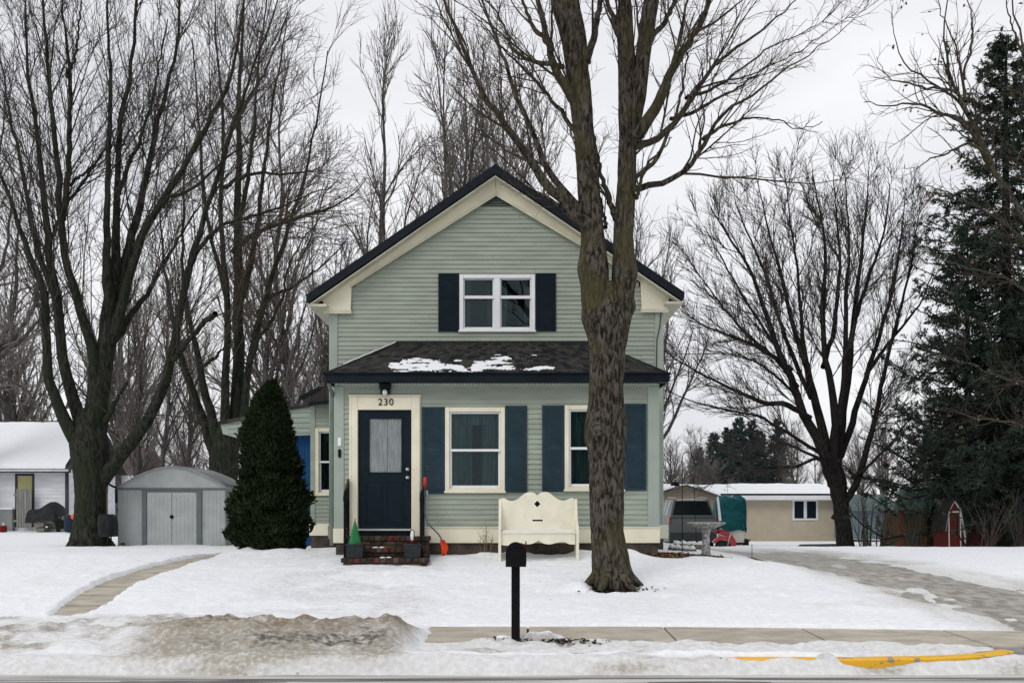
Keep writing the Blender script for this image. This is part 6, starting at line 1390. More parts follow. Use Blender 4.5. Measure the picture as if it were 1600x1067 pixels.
# ---- multi-stemmed tree behind the metal shed
g = np.random.default_rng(17); Y3 = 36.0
T = lambda a, b, w_, dy=0: (*at(a, b, Y3+dy), w_*(Y3+dy)/F/2)
LM = [([(346, 830, 62), (346, 790, 56), (348, 750, 52), (350, 720, 50), (352, 690, 44), (356, 660, 34)], 0),
      ([(340, 725, 24), (332, 700, 22), (320, 665, 20), (308, 635, 20), (298, 605, 18), (288, 575, 16), (279, 540, 14), (270, 500, 12), (262, 450, 9), (256, 400, 7), (250, 330, 5)], .5),
      ([(344, 715, 22), (336, 675, 20), (326, 640, 18), (316, 600, 16), (310, 560, 14), (302, 525, 12), (292, 480, 11), (287, 430, 9), (285, 370, 8), (288, 300, 6), (292, 230, 5)], -.8),
      ([(352, 700, 22), (351, 660, 19), (353, 610, 16), (354, 562, 15), (356, 500, 14), (354, 440, 13), (348, 380, 12), (345, 330, 11), (347, 280, 10), (349, 210, 9), (346, 150, 8), (340, 80, 6), (336, 0, 4)], -1.2),
      ([(362, 700, 26), (368, 660, 25), (371, 610, 24), (372, 560, 23), (372, 500, 22), (373, 440, 21), (372, 375, 19), (371, 319, 17), (373, 260, 15), (372, 200, 13), (375, 130, 11), (379, 60, 9), (382, -20, 7), (386, -90, 4)], .6),
      ([(368, 690, 20), (378, 655, 18), (385, 610, 15), (391, 562, 14), (400, 520, 14), (411, 480, 13), (425, 431, 12), (435, 400, 11), (444, 375, 10), (458, 335, 9), (470, 300, 8), (482, 250, 7), (494, 190, 6), (505, 130, 5), (512, 80, 4)], -.5),
      ([(373, 480, 12), (385, 440, 12), (395, 395, 11), (404, 340, 10), (410, 280, 9), (418, 220, 8), (428, 150, 7), (440, 90, 5), (448, 30, 4)], 1.2, .6),
      ([(354, 470, 10), (345, 430, 9), (332, 380, 8), (322, 330, 8), (316, 270, 7), (312, 200, 6), (306, 130, 5), (300, 60, 4)], 1.0, 0),
      ([(373, 350, 10), (384, 300, 9), (392, 240, 8), (398, 180, 7), (402, 110, 6), (412, 40, 5), (420, -40, 4)], -1.3, -.2),
      ([(374, 385, 9), (400, 365, 9), (432, 352, 8), (462, 342, 8), (492, 332, 7), (522, 322, 6), (545, 308, 5), (560, 294, 4), (572, 280, 3)], -2.0),
      ([(356, 290, 8), (380, 276, 7), (410, 270, 7), (445, 272, 6), (478, 268, 5), (500, 262, 4)], -2.2, -.3),
      ([(320, 570, 8), (335, 560, 8), (348, 545, 6), (358, 540, 5)], -1.6, -.8),
      ([(411, 480, 8), (430, 460, 7), (455, 450, 6), (490, 425, 5), (520, 400, 4), (545, 370, 3)], .8, 0),
      ([(350, 250, 8), (360, 210, 8), (384, 160, 7), (410, 120, 6), (432, 70, 5), (450, 20, 4)], .7, -.6),
      ([(392, 562, 8), (404, 530, 8), (425, 500, 7), (440, 470, 6), (450, 420, 5), (470, 380, 4), (500, 340, 3)], -1.5, -.5)]
P0, R0 = limbs(LM, Y3, 24, g, .02)
A1_, B1_ = children(P0, R0, 1.15, (1.4, .34), 30, g, 10, .32, .08, .16, 1, .42, .010, .020, .25)
A2_, B2_ = children(A1_, B1_, 2.5, (.8, .36), 32, g, 8, .26, .11, .08, 1, .55, .009, .014, .4)
A3_, B3_ = children(A2_, B2_, 3.2, (.45, .30), 34, g, 5, .22, .13, .12, 1, .6, .0065, .009, .6)
print('t3', len(A1_), len(A2_), len(A3_))
make_tree('bare_tree', at(346, 850, Y3), 'tall many stemmed bare tree rising behind the metal shed', 'tree', [lv(P0, R0, 10)], [lv(A1_, B1_, 5), lv(A2_, B2_, 4), lv(A3_, B3_, 3)], BK2, TWG)

# ---- vase shaped tree right of the house
g = np.random.default_rng(23); Y6 = 40.0
LM = [([(1321, 868, 42), (1321, 858, 32), (1319, 830, 27), (1315, 800, 26), (1311, 770, 28), (1305, 745, 34), (1298, 725, 34), (1292, 705, 26)], 0),
      ([(1300, 745, 24), (1294, 722, 24), (1280, 690, 20), (1265, 664, 19), (1249, 632, 17), (1238, 594, 16), (1224, 565, 15), (1211, 533, 13), (1196, 488, 12), (1178, 435, 10), (1156, 387, 8), (1132, 340, 6), (1110, 292, 4)], -.8),
      ([(1254, 646, 10), (1240, 638, 11), (1220, 630, 11), (1193, 630, 10), (1166, 617, 9), (1134, 603, 7), (1096, 585, 6), (1062, 565, 5), (1035, 547, 3)], -1.8, -.4),
      ([(1290, 715, 8), (1276, 704, 8), (1258, 693, 7), (1238, 680, 7), (1211, 666, 6), (1186, 650, 6), (1137, 641, 5), (1085, 628, 4), (1040, 608, 3)], -2.2, -.2),
      ([(1298, 730, 7), (1276, 716, 7), (1242, 729, 6), (1197, 731, 5), (1150, 742, 4), (1115, 752, 2.5)], -2.4, -.3),
      ([(1290, 722, 6), (1265, 709, 6), (1224, 693, 5), (1197, 698, 4), (1160, 688, 4), (1125, 692, 2.5)], -1.6, -.2),
      ([(1262, 660, 8), (1252, 640, 8), (1238, 612, 7), (1215, 590, 6), (1180, 565, 5), (1150, 556, 4), (1100, 545, 3)], 1.2, 0),
      ([(1238, 594, 9), (1222, 572, 8), (1195, 545, 8), (1165, 520, 7), (1130, 480, 5), (1100, 440, 4), (1075, 400, 3)], .8, -.3),
      ([(1226, 570, 9), (1205, 555, 8), (1175, 538, 7), (1150, 528, 6), (1115, 515, 5), (1085, 500, 4), (1060, 480, 3)], -1.3, -.5),
      ([(1295, 720, 20), (1290, 690, 18), (1281, 655, 17), (1272, 621, 16), (1262, 580, 14), (1250, 545, 13), (1242, 520, 12), (1230, 470, 10), (1215, 400, 8), (1200, 340, 6), (1190, 280, 4), (1184, 235, 3)], 1.3),
      ([(1303, 730, 20), (1305, 690, 18), (1305, 655, 17), (1300, 610, 15), (1290, 560, 13), (1286, 510, 12), (1286, 460, 11), (1290, 400, 9), (1285, 330, 7), (1276, 270, 5), (1270, 220, 3)], -.9),
      ([(1306, 735, 20), (1312, 690, 17), (1318, 640, 15), (1325, 590, 14), (1331, 530, 13), (1338, 460, 11), (1347, 380, 9), (1352, 300, 6), (1356, 240, 4), (1358, 205, 3)], .9),
      ([(1310, 800, 12), (1322, 782, 13), (1335, 760, 14), (1345, 735, 13), (1356, 700, 12), (1366, 660, 11), (1378, 600, 10), (1392, 540, 9), (1410, 470, 7), (1424, 410, 6), (1432, 340, 4), (1438, 290, 3)], -.6),
      ([(1318, 700, 14), (1330, 668, 13), (1340, 630, 12), (1356, 580, 11), (1376, 520, 9), (1395, 450, 8), (1405, 380, 6), (1412, 310, 4), (1416, 250, 3)], 1.2, .2),
      ([(1312, 660, 13), (1318, 600, 12), (1322, 540, 11), (1322, 470, 10), (1326, 400, 8), (1325, 330, 6), (1322, 265, 4), (1320, 215, 3)], -1.8, -.1),
      ([(1278, 640, 11), (1266, 590, 10), (1256, 540, 9), (1250, 480, 8), (1246, 420, 7), (1238, 350, 5), (1232, 290, 4), (1228, 230, 3)], -1.5, .4),
      ([(1290, 560, 10), (1302, 520, 10), (1308, 470, 9), (1312, 410, 8), (1310, 350, 6), (1306, 290, 5), (1302, 230, 3)], 1.4, -.4),
      ([(1262, 610, 9), (1240, 560, 9), (1218, 500, 8), (1200, 440, 7), (1180, 380, 6), (1160, 320, 5), (1148, 270, 3)], 1.6, .3),
      ([(1238, 595, 7), (1210, 540, 7), (1178, 490, 6), (1148, 440, 5), (1120, 380, 4), (1100, 330, 3)], -2.0, -.5),
      ([(1360, 575, 8), (1385, 540, 7), (1410, 510, 6), (1440, 470, 5), (1460, 420, 3)], -.8, .8),
      ([(1340, 740, 7), (1360, 725, 6), (1385, 700, 6), (1410, 670, 5), (1430, 640, 3)], -1.0, -.2),
      ([(1332, 520, 8), (1345, 470, 8), (1362, 420, 7), (1378, 360, 6), (1386, 300, 4), (1390, 240, 3)], -1.2, .7)]
for k in range(1, len(LM)):      # limb ends stay inside the rounded crown
    pts_ = LM[k][0]
    if pts_[-1][1] < 420: LM[k] = ([(a, b+max(0, (420-b))*.26, w_) for a, b, w_ in pts_],) + tuple(LM[k][1:])
P0, R0 = limbs(LM, Y6, 24, g, .015)
A1_, B1_ = children(P0[1:], R0[1:], 2.5, (1.15, .22), 28, g, 10, .30, .06, .25, 1, .5, .011, .024, .25)
A2_, B2_ = children(A1_, B1_, 4.8, (.62, .34), 27, g, 8, .28, .08, .08, 1, .6, .010, .016, .4)
A2d, B2d = children(P0[2:9], R0[2:9], 4.5, (.9, .10), 34, g, 8, .25, .09, .15, 1, .35, .008, .011, .4)
A2_, B2_ = np.concatenate([A2_, A2d]), np.concatenate([B2_, B2d])
A3_, B3_ = children(A2_, B2_, 5.4, (.36, .30), 28, g, 6, .22, .10, .12, 1, .6, .0075, .010, .6)
print('t6', len(A1_), len(A2_), len(A3_))
make_tree('bare_tree', at(1321, 858, Y6), 'broad vase shaped bare tree between the tan house and the spruce', 'tree', [lv(P0, R0, 10)], [lv(A1_, B1_, 5), lv(A2_, B2_, 4), lv(A3_, B3_, 3)], BK4, BK2U)

# ---- oak off the right edge, a few brown leaves still hanging
g = np.random.default_rng(29); Y7 = 31.0
LM = [([(1712, 880, 60), (1705, 800, 44), (1695, 700, 38), (1680, 600, 34), (1660, 500, 30), (1640, 420, 26), (1610, 350, 20)], 0),
      ([(1640, 420, 12), (1600, 340, 10), (1560, 280, 9), (1530, 225, 11), (1508, 170, 9), (1490, 130, 8), (1478, 90, 7), (1474, 50, 5), (1480, 0, 4), (1486, -50, 3)], -2),
      ([(1560, 282, 9), (1530, 215, 8), (1500, 160, 7), (1470, 140, 6), (1440, 120, 5), (1410, 95, 4), (1398, 60, 3), (1394, 20, 2)], -1, -1),
      ([(1530, 225, 9), (1505, 192, 8), (1470, 178, 7), (1440, 165, 6), (1410, 162, 5), (1380, 166, 4), (1350, 160, 3)], -3, -1.5),
      ([(1508, 170, 7), (1490, 140, 6), (1480, 140, 6), (1445, 137, 5), (1410, 130, 4), (1385, 118, 3), (1370, 90, 2)], -1, -1.8),
      ([(1540, 240, 7), (1512, 225, 6), (1480, 240, 5), (1450, 250, 4), (1430, 265, 3)], -2.5, -1.5),
      ([(1508, 150, 6), (1500, 100, 5), (1490, 60, 4), (1470, 20, 3), (1465, -20, 2)], -.5, -1.5),
      ([(1506, 118, 5), (1515, 80, 5), (1520, 40, 4), (1512, 0, 3), (1505, -40, 2)], -3, -2),
      ([(1640, 420, 10), (1625, 300, 9), (1618, 200, 8), (1605, 100, 7), (1590, 40, 6), (1575, -20, 4)], -1),
      ([(1605, 100, 6), (1588, 60, 5), (1575, 20, 4), (1572, -10, 3)], -2.2, -1.2),
      ([(1660, 520, 8), (1620, 470, 7), (1580, 440, 6), (1540, 425, 5), (1500, 415, 4), (1460, 400, 4), (1430, 380, 3)], -4),
      ([(1670, 620, 8), (1620, 600, 6), (1570, 590, 5), (1520, 570, 4), (1480, 560, 3), (1440, 545, 3)], -4.5),
      ([(1680, 700, 7), (1630, 680, 6), (1580, 660, 5), (1530, 655, 4), (1490, 640, 4), (1460, 640, 3)], -3.5),
      ([(1655, 480, 8), (1615, 400, 7), (1570, 350, 6), (1520, 320, 5), (1480, 300, 4), (1445, 290, 3)], -3.8)]
P0, R0 = limbs(LM, Y7, 22, g, .02)
A1_, B1_ = children(P0[1:], R0[1:], 2.6, (.6, .28), 36, g, 9, .15, .12, .1, 1, .5, .008, .025, .3)
A2_, B2_ = children(A1_, B1_, 4.0, (.35, .30), 40, g, 7, .12, .15, .1, 1, .55, .0065, .011, .4)
pi = g.integers(0, len(A2_), 420); p, tg, r_ = interp_at(A2_, B2_, pi, g.uniform(.3, 1, len(pi)))
keep = (vnoise(p[:, 0]*1.1, p[:, 2]*1.1) > .42); p = p[keep]; n_ = len(p); s = g.uniform(.035, .075, n_)
d1 = g.normal(size=(n_, 3)); d1[:, 2] -= 1.2; d1 /= np.linalg.norm(d1, axis=1, keepdims=True); d2 = np.cross(d1, g.normal(size=(n_, 3))); d2 /= np.linalg.norm(d2, axis=1, keepdims=True)
LV = np.stack([p, p+d1*s[:, None]*.9+d2*s[:, None]*.6, p+d1*s[:, None]*2.1, p+d1*s[:, None]*.9-d2*s[:, None]*.6], 1).reshape(-1, 3)
oak = make_tree('oak_tree', at(1710, 870, Y7), 'tall oak at the right edge with brown leaves clinging to its twigs', 'tree', [lv(P0, R0, 10)], [lv(A1_, B1_, 5), lv(A2_, B2_, 3)], BK1, BK1U)
np_mesh('leaves', LV, np.arange(len(LV)).reshape(-1, 4), mat('oak_leaf', (.10, .055, .028), .8, .35, 3), oak, smooth=False)

# ---- grey tree off the left edge
g = np.random.default_rng(31); Y8 = 40
LM = [([(-70, 870, 60), (-66, 760, 44), (-60, 680, 40), (-50, 620, 34)], 0),
      ([(-55, 640, 24), (-25, 590, 20), (0, 545, 17), (20, 530, 14), (40, 505, 12), (55, 470, 10), (62, 430, 8), (70, 390, 6), (74, 340, 4)], -1),
      ([(-40, 610, 20), (-15, 570, 17), (8, 520, 12), (22, 480, 10), (26, 440, 9), (24, 400, 8), (30, 350, 6), (36, 300, 4)], 1),
      ([(-20, 575, 12), (15, 545, 11), (45, 520, 9), (68, 492, 7), (90, 470, 5), (120, 450, 4)], -2, -.6),
      ([(-55, 640, 14), (-20, 610, 11), (10, 592, 9), (40, 610, 7), (55, 630, 5), (75, 655, 4)], -2),
      ([(-50, 620, 20), (-40, 520, 16), (-25, 430, 13), (-10, 350, 10), (-4, 270, 8), (4, 200, 6), (8, 120, 4)], .5),
      ([(-30, 470, 10), (-5, 430, 9), (10, 390, 7), (14, 350, 6), (20, 290, 4)], -1, .2)]
P0, R0 = limbs(LM, Y8, 20, g, .02)
A1_, B1_ = children(P0[1:], R0[1:], 2.0, (.9, .32), 32, g, 9, .2, .12, .1, 1, .5, .014, .04, .3)
A2_, B2_ = children(A1_, B1_, 3.0, (.5, .32), 36, g, 7, .2, .13, .1, 1, .55, .010, .018, .4)
A3_, B3_ = children(A2_, B2_, 2.8, (.3, .28), 38, g, 5, .2, .15, .15, 1, .6, .008, .012, .6)
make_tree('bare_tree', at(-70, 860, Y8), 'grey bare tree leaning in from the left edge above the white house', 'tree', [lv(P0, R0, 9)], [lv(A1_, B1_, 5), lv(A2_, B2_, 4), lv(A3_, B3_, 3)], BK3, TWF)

# ---- generic bare trees for the background
def proc_tree(seed, hgt, kind, base_r, mtr, mcr, label, cat='tree', S3=3):
    g = np.random.default_rng(seed); nst = {'slim': 1, 'vase': 1, 'clump': 4}[kind]
    P, Rr = [], []
    for s in range(nst):
        a = g.uniform(0, 6.28); sp = .0 if nst == 1 else .06*hgt
        pts = []; x = y = 0.0
        for k in range(8):
            t = k/7; x += g.normal(0, .012*hgt)*(k > 0)+math.cos(a)*sp*t*.35; y += g.normal(0, .012*hgt)*(k > 0)+math.sin(a)*sp*t*.35
            pts.append((x, y, -.3+hgt*t*(1 if kind != 'vase' else .85), base_r*(1-t)**.9*(1.25 if k == 0 else 1)+.008))
        o = rs_path(pts, 16, g); P.append(o[:, :3]); Rr.append(o[:, 3])
    P = np.array(P); Rr = np.array(Rr)
    ang = {'slim': 32, 'vase': 34, 'clump': 34}[kind]
    q, r = children(P, Rr, {'slim': 3.2, 'vase': 4.2, 'clump': 2.1}[kind], (.7, {'slim': .36, 'vase': .6, 'clump': .28}[kind]), ang, g, 10, .6, .10, {'slim': .22, 'vase': .16, 'clump': .15}[kind], .97, .5, .018, base_r*.45, .25)
    q2, r2 = children(q, r, 3.4, (.7, .38), 27, g, 8, .45, .11, .12, 1, .55, .013, .03, .35)
    q3, r3 = children(q2, r2, 4.2, (.45, .32), 30, g, 6, .3, .12, .12, 1, .6, .009, .013, .5)
    root = thing('bare_tree', (0, 0, 0), label, cat); print(kind, len(q), len(q2), len(q3))
    V, Qd = join([lv(P, Rr, 9), lv(q, r, 6)]); np_mesh('trunk', V, Qd, mtr, root)
    V, Qd = join([lv(q2, r2, 4), lv(q3, r3, S3)]); np_mesh('crown', V, Qd, mcr, root)
    return root
def place(root, px, Y, hgt_px_top, base_h, rz, sx=1.0, dz=0.0, label=None, group=None):
    """stand a copy so that its top reaches photo row hgt_px_top"""
    x = PX(px, Y); z = float(hb(x, Y)); top = PZ(hgt_px_top, Y); s = (top-z)/base_h
    c = copy_tree(root); c.location = (x, Y, z+dz); c.scale = (s*sx, s*sx, s); c.rotation_euler = (0, 0, rz)
    if label: c['label'] = label
    if group: c['group'] = group
    return c
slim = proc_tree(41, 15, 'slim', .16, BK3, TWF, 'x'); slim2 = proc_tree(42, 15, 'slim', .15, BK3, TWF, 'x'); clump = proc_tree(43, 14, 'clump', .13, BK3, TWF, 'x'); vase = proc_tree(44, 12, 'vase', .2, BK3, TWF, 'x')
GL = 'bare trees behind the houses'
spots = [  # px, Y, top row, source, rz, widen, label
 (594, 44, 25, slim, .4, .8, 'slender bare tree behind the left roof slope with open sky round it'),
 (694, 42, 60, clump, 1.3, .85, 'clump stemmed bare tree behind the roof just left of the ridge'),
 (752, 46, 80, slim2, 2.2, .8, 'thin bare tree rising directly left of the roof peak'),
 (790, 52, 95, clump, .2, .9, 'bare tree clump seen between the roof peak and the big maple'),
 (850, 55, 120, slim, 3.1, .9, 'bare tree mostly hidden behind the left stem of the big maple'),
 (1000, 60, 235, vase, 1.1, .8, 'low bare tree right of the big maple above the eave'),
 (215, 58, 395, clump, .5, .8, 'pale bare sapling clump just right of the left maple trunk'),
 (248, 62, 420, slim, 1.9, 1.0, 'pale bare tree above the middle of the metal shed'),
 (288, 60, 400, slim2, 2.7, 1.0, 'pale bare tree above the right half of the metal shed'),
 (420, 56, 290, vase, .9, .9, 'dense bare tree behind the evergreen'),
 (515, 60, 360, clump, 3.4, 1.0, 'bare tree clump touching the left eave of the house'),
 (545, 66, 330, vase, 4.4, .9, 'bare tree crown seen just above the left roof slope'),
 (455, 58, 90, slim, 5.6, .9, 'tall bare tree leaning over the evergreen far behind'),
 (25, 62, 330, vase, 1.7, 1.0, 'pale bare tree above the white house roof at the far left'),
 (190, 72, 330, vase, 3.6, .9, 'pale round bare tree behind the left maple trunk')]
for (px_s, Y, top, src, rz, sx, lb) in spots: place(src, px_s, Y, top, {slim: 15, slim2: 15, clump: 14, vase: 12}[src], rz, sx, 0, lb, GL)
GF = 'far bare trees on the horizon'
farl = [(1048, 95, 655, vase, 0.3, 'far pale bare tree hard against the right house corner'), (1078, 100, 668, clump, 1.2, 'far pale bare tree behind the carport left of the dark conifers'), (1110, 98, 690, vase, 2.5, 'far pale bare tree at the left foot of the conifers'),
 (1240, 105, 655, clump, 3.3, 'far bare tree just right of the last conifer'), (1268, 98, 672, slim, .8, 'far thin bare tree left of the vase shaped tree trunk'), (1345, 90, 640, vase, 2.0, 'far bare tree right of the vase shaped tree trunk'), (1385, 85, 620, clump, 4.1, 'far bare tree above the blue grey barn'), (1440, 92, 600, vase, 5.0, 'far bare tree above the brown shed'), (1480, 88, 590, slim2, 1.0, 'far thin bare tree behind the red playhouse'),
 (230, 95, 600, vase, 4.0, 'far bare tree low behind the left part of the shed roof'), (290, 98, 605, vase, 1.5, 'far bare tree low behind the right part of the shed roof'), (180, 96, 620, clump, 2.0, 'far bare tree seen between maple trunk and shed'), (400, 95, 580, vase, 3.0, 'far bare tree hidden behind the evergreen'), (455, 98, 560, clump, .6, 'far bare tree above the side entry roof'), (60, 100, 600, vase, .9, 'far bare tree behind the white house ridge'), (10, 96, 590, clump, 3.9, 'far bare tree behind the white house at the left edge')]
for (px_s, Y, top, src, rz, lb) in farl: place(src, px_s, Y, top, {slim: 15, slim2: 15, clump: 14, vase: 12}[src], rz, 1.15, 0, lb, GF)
for s in (slim, slim2, clump, vase):
    for ch in list(s.children): bpy.data.objects.remove(ch)
    bpy.data.objects.remove(s)

# ---- conifers
NEED = mat('spruce_needles', (.016, .028, .021), .85, scale=1.2, col2=(.052, .070, .050), lo=.35, hi=.65, spec=.15)
NEEDF = mat('hazed_needles', (.035, .058, .055), .9, scale=1.0, col2=(.055, .082, .078), spec=.1)  # pale bluish lift is distance haze painted into the needles
def spruce(seed, hgt, rad, nb, sprays, mN, mT, label, name='spruce_tree', droop=.25, gap=.0, asym=None, spray_len=.26, z0=.05):
    g = np.random.default_rng(seed); root = thing(name, (0, 0, 0), label, 'tree')
    tpth = rs_path([(0, 0, -.4, hgt*.016+.03), (0.03, 0, hgt*.3, hgt*.012+.02), (0, .02, hgt*.7, hgt*.006+.01), (0, 0, hgt, .012)], 20, g)
    z = z0*hgt + (1-z0)*hgt*g.uniform(0, 1, nb)**1.25*.985
    fr = 1-z/hgt; Lb = rad*(fr**.70)*g.uniform(.5, 1.15, nb)+.12; az = g.uniform(0, 6.28, nb)
    if asym is not None: Lb *= 1+asym*np.cos(az-math.pi)
    K = 8; P = np.zeros((nb, K, 3)); t = np.linspace(0, 1, K)
    P[:, :, 0] = np.cos(az)[:, None]*Lb[:, None]*t; P[:, :, 1] = np.sin(az)[:, None]*Lb[:, None]*t
    dr = droop*g.uniform(.5, 1.4, nb)*(.35+fr)
    P[:, :, 2] = z[:, None] - Lb[:, None]*dr[:, None]*np.sin(t*2.2)[None, :]*.9 + Lb[:, None]*.16*(t**3)[None, :]+ .12*Lb[:, None]*t*(fr[:, None] < .15)
    P[:, 1:] += g.normal(size=(nb, K-1, 3))*.03*Lb[:, None, None]
    Rb = (.006+.010*Lb)[:, None]*np.linspace(1, .3, K)[None, :]
    tw, twr = children(P, Rb, 4.2, (.14, .24), 50, g, 5, -.25, .1, .12, 1, .4, .004, .01, .5)
    # needle sprays: short pointed blades along every twig and branch tip
    N1 = len(tw); m1 = sprays; pi = np.repeat(np.arange(N1), m1); tt = g.uniform(0.05, 1, len(pi)); p, tg, r_ = interp_at(tw, twr, pi, tt)
    pi2 = np.repeat(np.arange(nb), sprays*4); tt2 = g.uniform(.3, 1.0, len(pi2)); p2, tg2, _ = interp_at(P, Rb, pi2, tt2)
    p = np.concatenate([p, p2]); tg = np.concatenate([tg, tg2]); n_ = len(p)
    d = tg+g.normal(size=(n_, 3))*.55; d[:, 2] -= .18; d /= np.linalg.norm(d, axis=1, keepdims=True)
    wv = np.cross(d, g.normal(size=(n_, 3))); wv /= np.linalg.norm(wv, axis=1, keepdims=True)+1e-9
    ln = spray_len*g.uniform(.5, 1.2, n_)[:, None]; wd_ = ln*g.uniform(.07, .14, n_)[:, None]
    V = np.stack([p-wv*wd_*.4, p+d*ln*.5-wv*wd_, p+d*ln, p+d*ln*.5+wv*wd_], 1).reshape(-1, 3)
    Vt, Qt = join([tubes(tpth[None, :, :3], tpth[None, :, 3], 10), tubes(P, Rb, 4)])
    np_mesh('trunk', Vt, Qt, mT, root); np_mesh('crown', V, np.arange(len(V)).reshape(-1, 4), mN, root, smooth=False)
    print('spruce', n_); return root
Yc = 38.0; hs = PZ(52, Yc)-PZ(866, Yc)
sp = spruce(51, hs, 5.7, 560, 24, NEED, BK4, 'tall dark spruce with ragged drooping branches at the right edge', spray_len=.17, z0=.135)
sp.location = at(1572, 866, Yc)
sp2 = spruce(52, 13.5, 3.6, 260, 22, NEED, BK4, 'second dark spruce behind the brown shed left of the tall spruce', spray_len=.19)
sp2.location = (PX(1512, 45), 45, float(hb(PX(1512, 45), 45)))
sp3 = copy_tree(sp2); sp3.location = (PX(1640, 42), 42, 0); sp3.rotation_euler = (0, 0, 2); sp3.scale = (1.15, 1.15, 1.3); sp3['label'] = 'dark spruce half out of frame at the far right edge behind the red shed'
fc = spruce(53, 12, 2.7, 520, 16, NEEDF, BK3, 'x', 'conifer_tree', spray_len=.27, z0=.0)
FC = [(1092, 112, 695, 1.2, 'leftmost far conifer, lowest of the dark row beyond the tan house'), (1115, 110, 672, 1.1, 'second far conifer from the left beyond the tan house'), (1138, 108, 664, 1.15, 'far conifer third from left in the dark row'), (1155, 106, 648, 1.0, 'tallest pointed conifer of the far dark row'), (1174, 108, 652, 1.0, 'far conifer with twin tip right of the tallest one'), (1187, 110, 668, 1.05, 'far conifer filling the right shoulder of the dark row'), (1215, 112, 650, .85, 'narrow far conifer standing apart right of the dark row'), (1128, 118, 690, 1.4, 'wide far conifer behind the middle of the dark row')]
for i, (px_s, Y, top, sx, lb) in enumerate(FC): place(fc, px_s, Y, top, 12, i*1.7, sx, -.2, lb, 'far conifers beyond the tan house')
for ch in list(fc.children): bpy.data.objects.remove(ch)
bpy.data.objects.remove(fc)

# ---- arborvitae by the side entry
g = np.random.default_rng(61); Ya = 20.0
prof = np.array([(596, 424, 1), (605, 424, 7), (615, 423, 15), (635, 422, 24), (655, 421, 31), (680, 420, 37), (710, 422, 39), (735, 422, 41), (760, 421, 48), (785, 421, 56), (810, 421, 60), (830, 421, 59), (850, 424, 49), (864, 428, 38), (872, 428, 30)], float)
ab = thing('arborvitae', at(425, 868, Ya), 'tall dense dark arborvitae evergreen left of the house', 'evergreen')
n_ = 46000; py_a = g.uniform(598, 872, n_)
hwm = np.interp(py_a, prof[:, 0], prof[:, 2]); cxm = np.interp(py_a, prof[:, 0], prof[:, 1]); keep = g.uniform(0, 60, n_) < hwm+6; py_a, hwm, cxm = py_a[keep], hwm[keep], cxm[keep]; n_ = len(py_a)
az = g.uniform(0, 6.28, n_); S20 = Ya/F; lump = 1+.09*np.sin(az*3+py_a*.035)+.42*fbm(az*1.6+20, py_a/20, 1, 4)
rr = (hwm*lump*S20)*np.sqrt(g.uniform(.58, 1.04, n_))
cx3 = (cxm-CX)*S20; zz = H-(py_a-CY)*S20
p = np.stack([cx3+np.cos(az)*rr, Ya+np.sin(az)*rr*.95, zz], 1)
d = np.stack([np.cos(az)*.55, np.sin(az)*.55, np.full(n_, .75)], 1)+g.normal(size=(n_, 3))*.35; d /= np.linalg.norm(d, axis=1, keepdims=True)
wv = np.cross(d, np.stack([np.cos(az), np.sin(az), np.zeros(n_)], 1)+g.normal(size=(n_, 3))*.5); wv /= np.linalg.norm(wv, axis=1, keepdims=True)
ln = g.uniform(.04, .11, n_)[:, None]; wd_ = ln*.26
V = np.stack([p-wv*wd_*.3, p+d*ln*.6-wv*wd_, p+d*ln*1.2, p+d*ln*.6+wv*wd_], 1).reshape(-1, 3)
np_mesh('crown', V, np.arange(len(V)).reshape(-1, 4), mat('arborvitae_green', (.008, .016, .006), .9, scale=3.5, col2=(.024, .036, .014), lo=.35, hi=.65, spec=.1), ab, smooth=False)
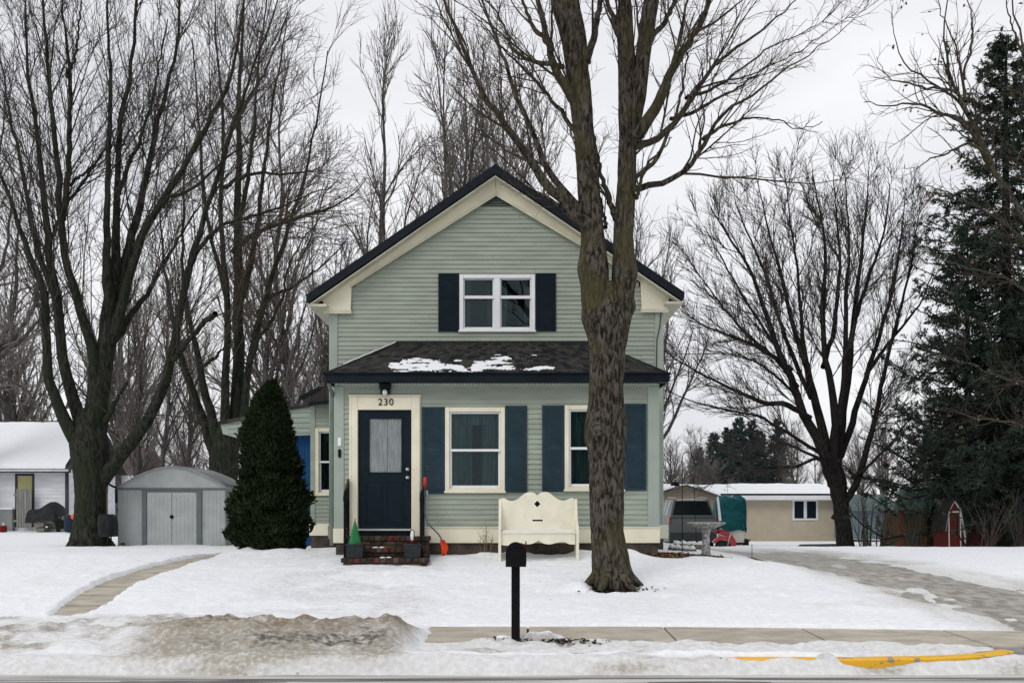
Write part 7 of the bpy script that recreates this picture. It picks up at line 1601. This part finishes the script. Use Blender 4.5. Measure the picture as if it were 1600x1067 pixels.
m = MB(); m.lathe([(max(.01, w_*.64*S20), PZ(y, Ya)) for y, _, w_ in prof[::-1]], (PX(422, Ya), Ya, 0), 26); m.build('shade_core', mat('inner_shade', (.006, .009, .005), .95, .3, 20, .02, 20), ab)  # solid dark core added as painted shade inside the foliage
m = MB(); m.tube([at(426, 880, Ya), at(426, 850, Ya)], .09, 8); m.build('trunk', BK2, ab)

# ---- bare shrubs by the right sheds and a dry bush under the big maple
def shrub(px, py, Y, hpx, wpx, n, seed, label, m_=None, name='bare_shrub'):
    g = np.random.default_rng(seed); bx_, by_, bz_ = at(px, py, Y); s = Y/F; P = np.zeros((n, 7, 3)); Rr = np.zeros((n, 7))
    for i in range(n):
        a = g.uniform(0, 6.28); tilt = g.uniform(.0, 1)*wpx*s; h = hpx*s*g.uniform(.6, 1.05); t = np.linspace(0, 1, 7)
        P[i, :, 0] = bx_+g.normal(0, .12)+math.cos(a)*tilt*t**1.4+g.normal(0, .025, 7).cumsum()*.6; P[i, :, 1] = by_+math.sin(a)*tilt*t; P[i, :, 2] = bz_-.1+h*t; Rr[i] = np.linspace(.028, .008, 7)*s*38
    q, r = children(P, Rr, 2.2, (.25, .25), 35, g, 6, .4, .12, .2, 1, .5, .008*s*40, .02, .4); q2, r2 = children(q, r, 2.5, (.15, .25), 38, g, 5, .3, .13, .15, 1, .6, .006*s*40, .012, .5)
    root = thing(name, (bx_, by_, bz_), label, 'shrub'); V, Qd = join([lv(P, Rr, 5), lv(q, r, 4), lv(q2, r2, 3)]); np_mesh('stems', V, Qd, m_ or BK2U, root); return root
shrub(1352, 860, 39, 95, 26, 14, 71, 'dark bare shrub just right of the vase shaped tree trunk')
shrub(1380, 860, 38.5, 85, 22, 12, 72, 'bare shrub in front of the blue grey barn')
shrub(1430, 862, 37.5, 90, 40, 16, 73, 'bare brushy shrub in front of the brown shed')
shrub(1545, 862, 35, 85, 45, 18, 74, 'bare brushy shrub between the playhouse and the red shed')
shrub(1590, 862, 35, 100, 40, 18, 75, 'bare brushy shrub at the right edge before the red shed')
shrub(70, 829, 44, 30, 40, 8, 76, 'thin twiggy shrub behind the wood pile by the white house')
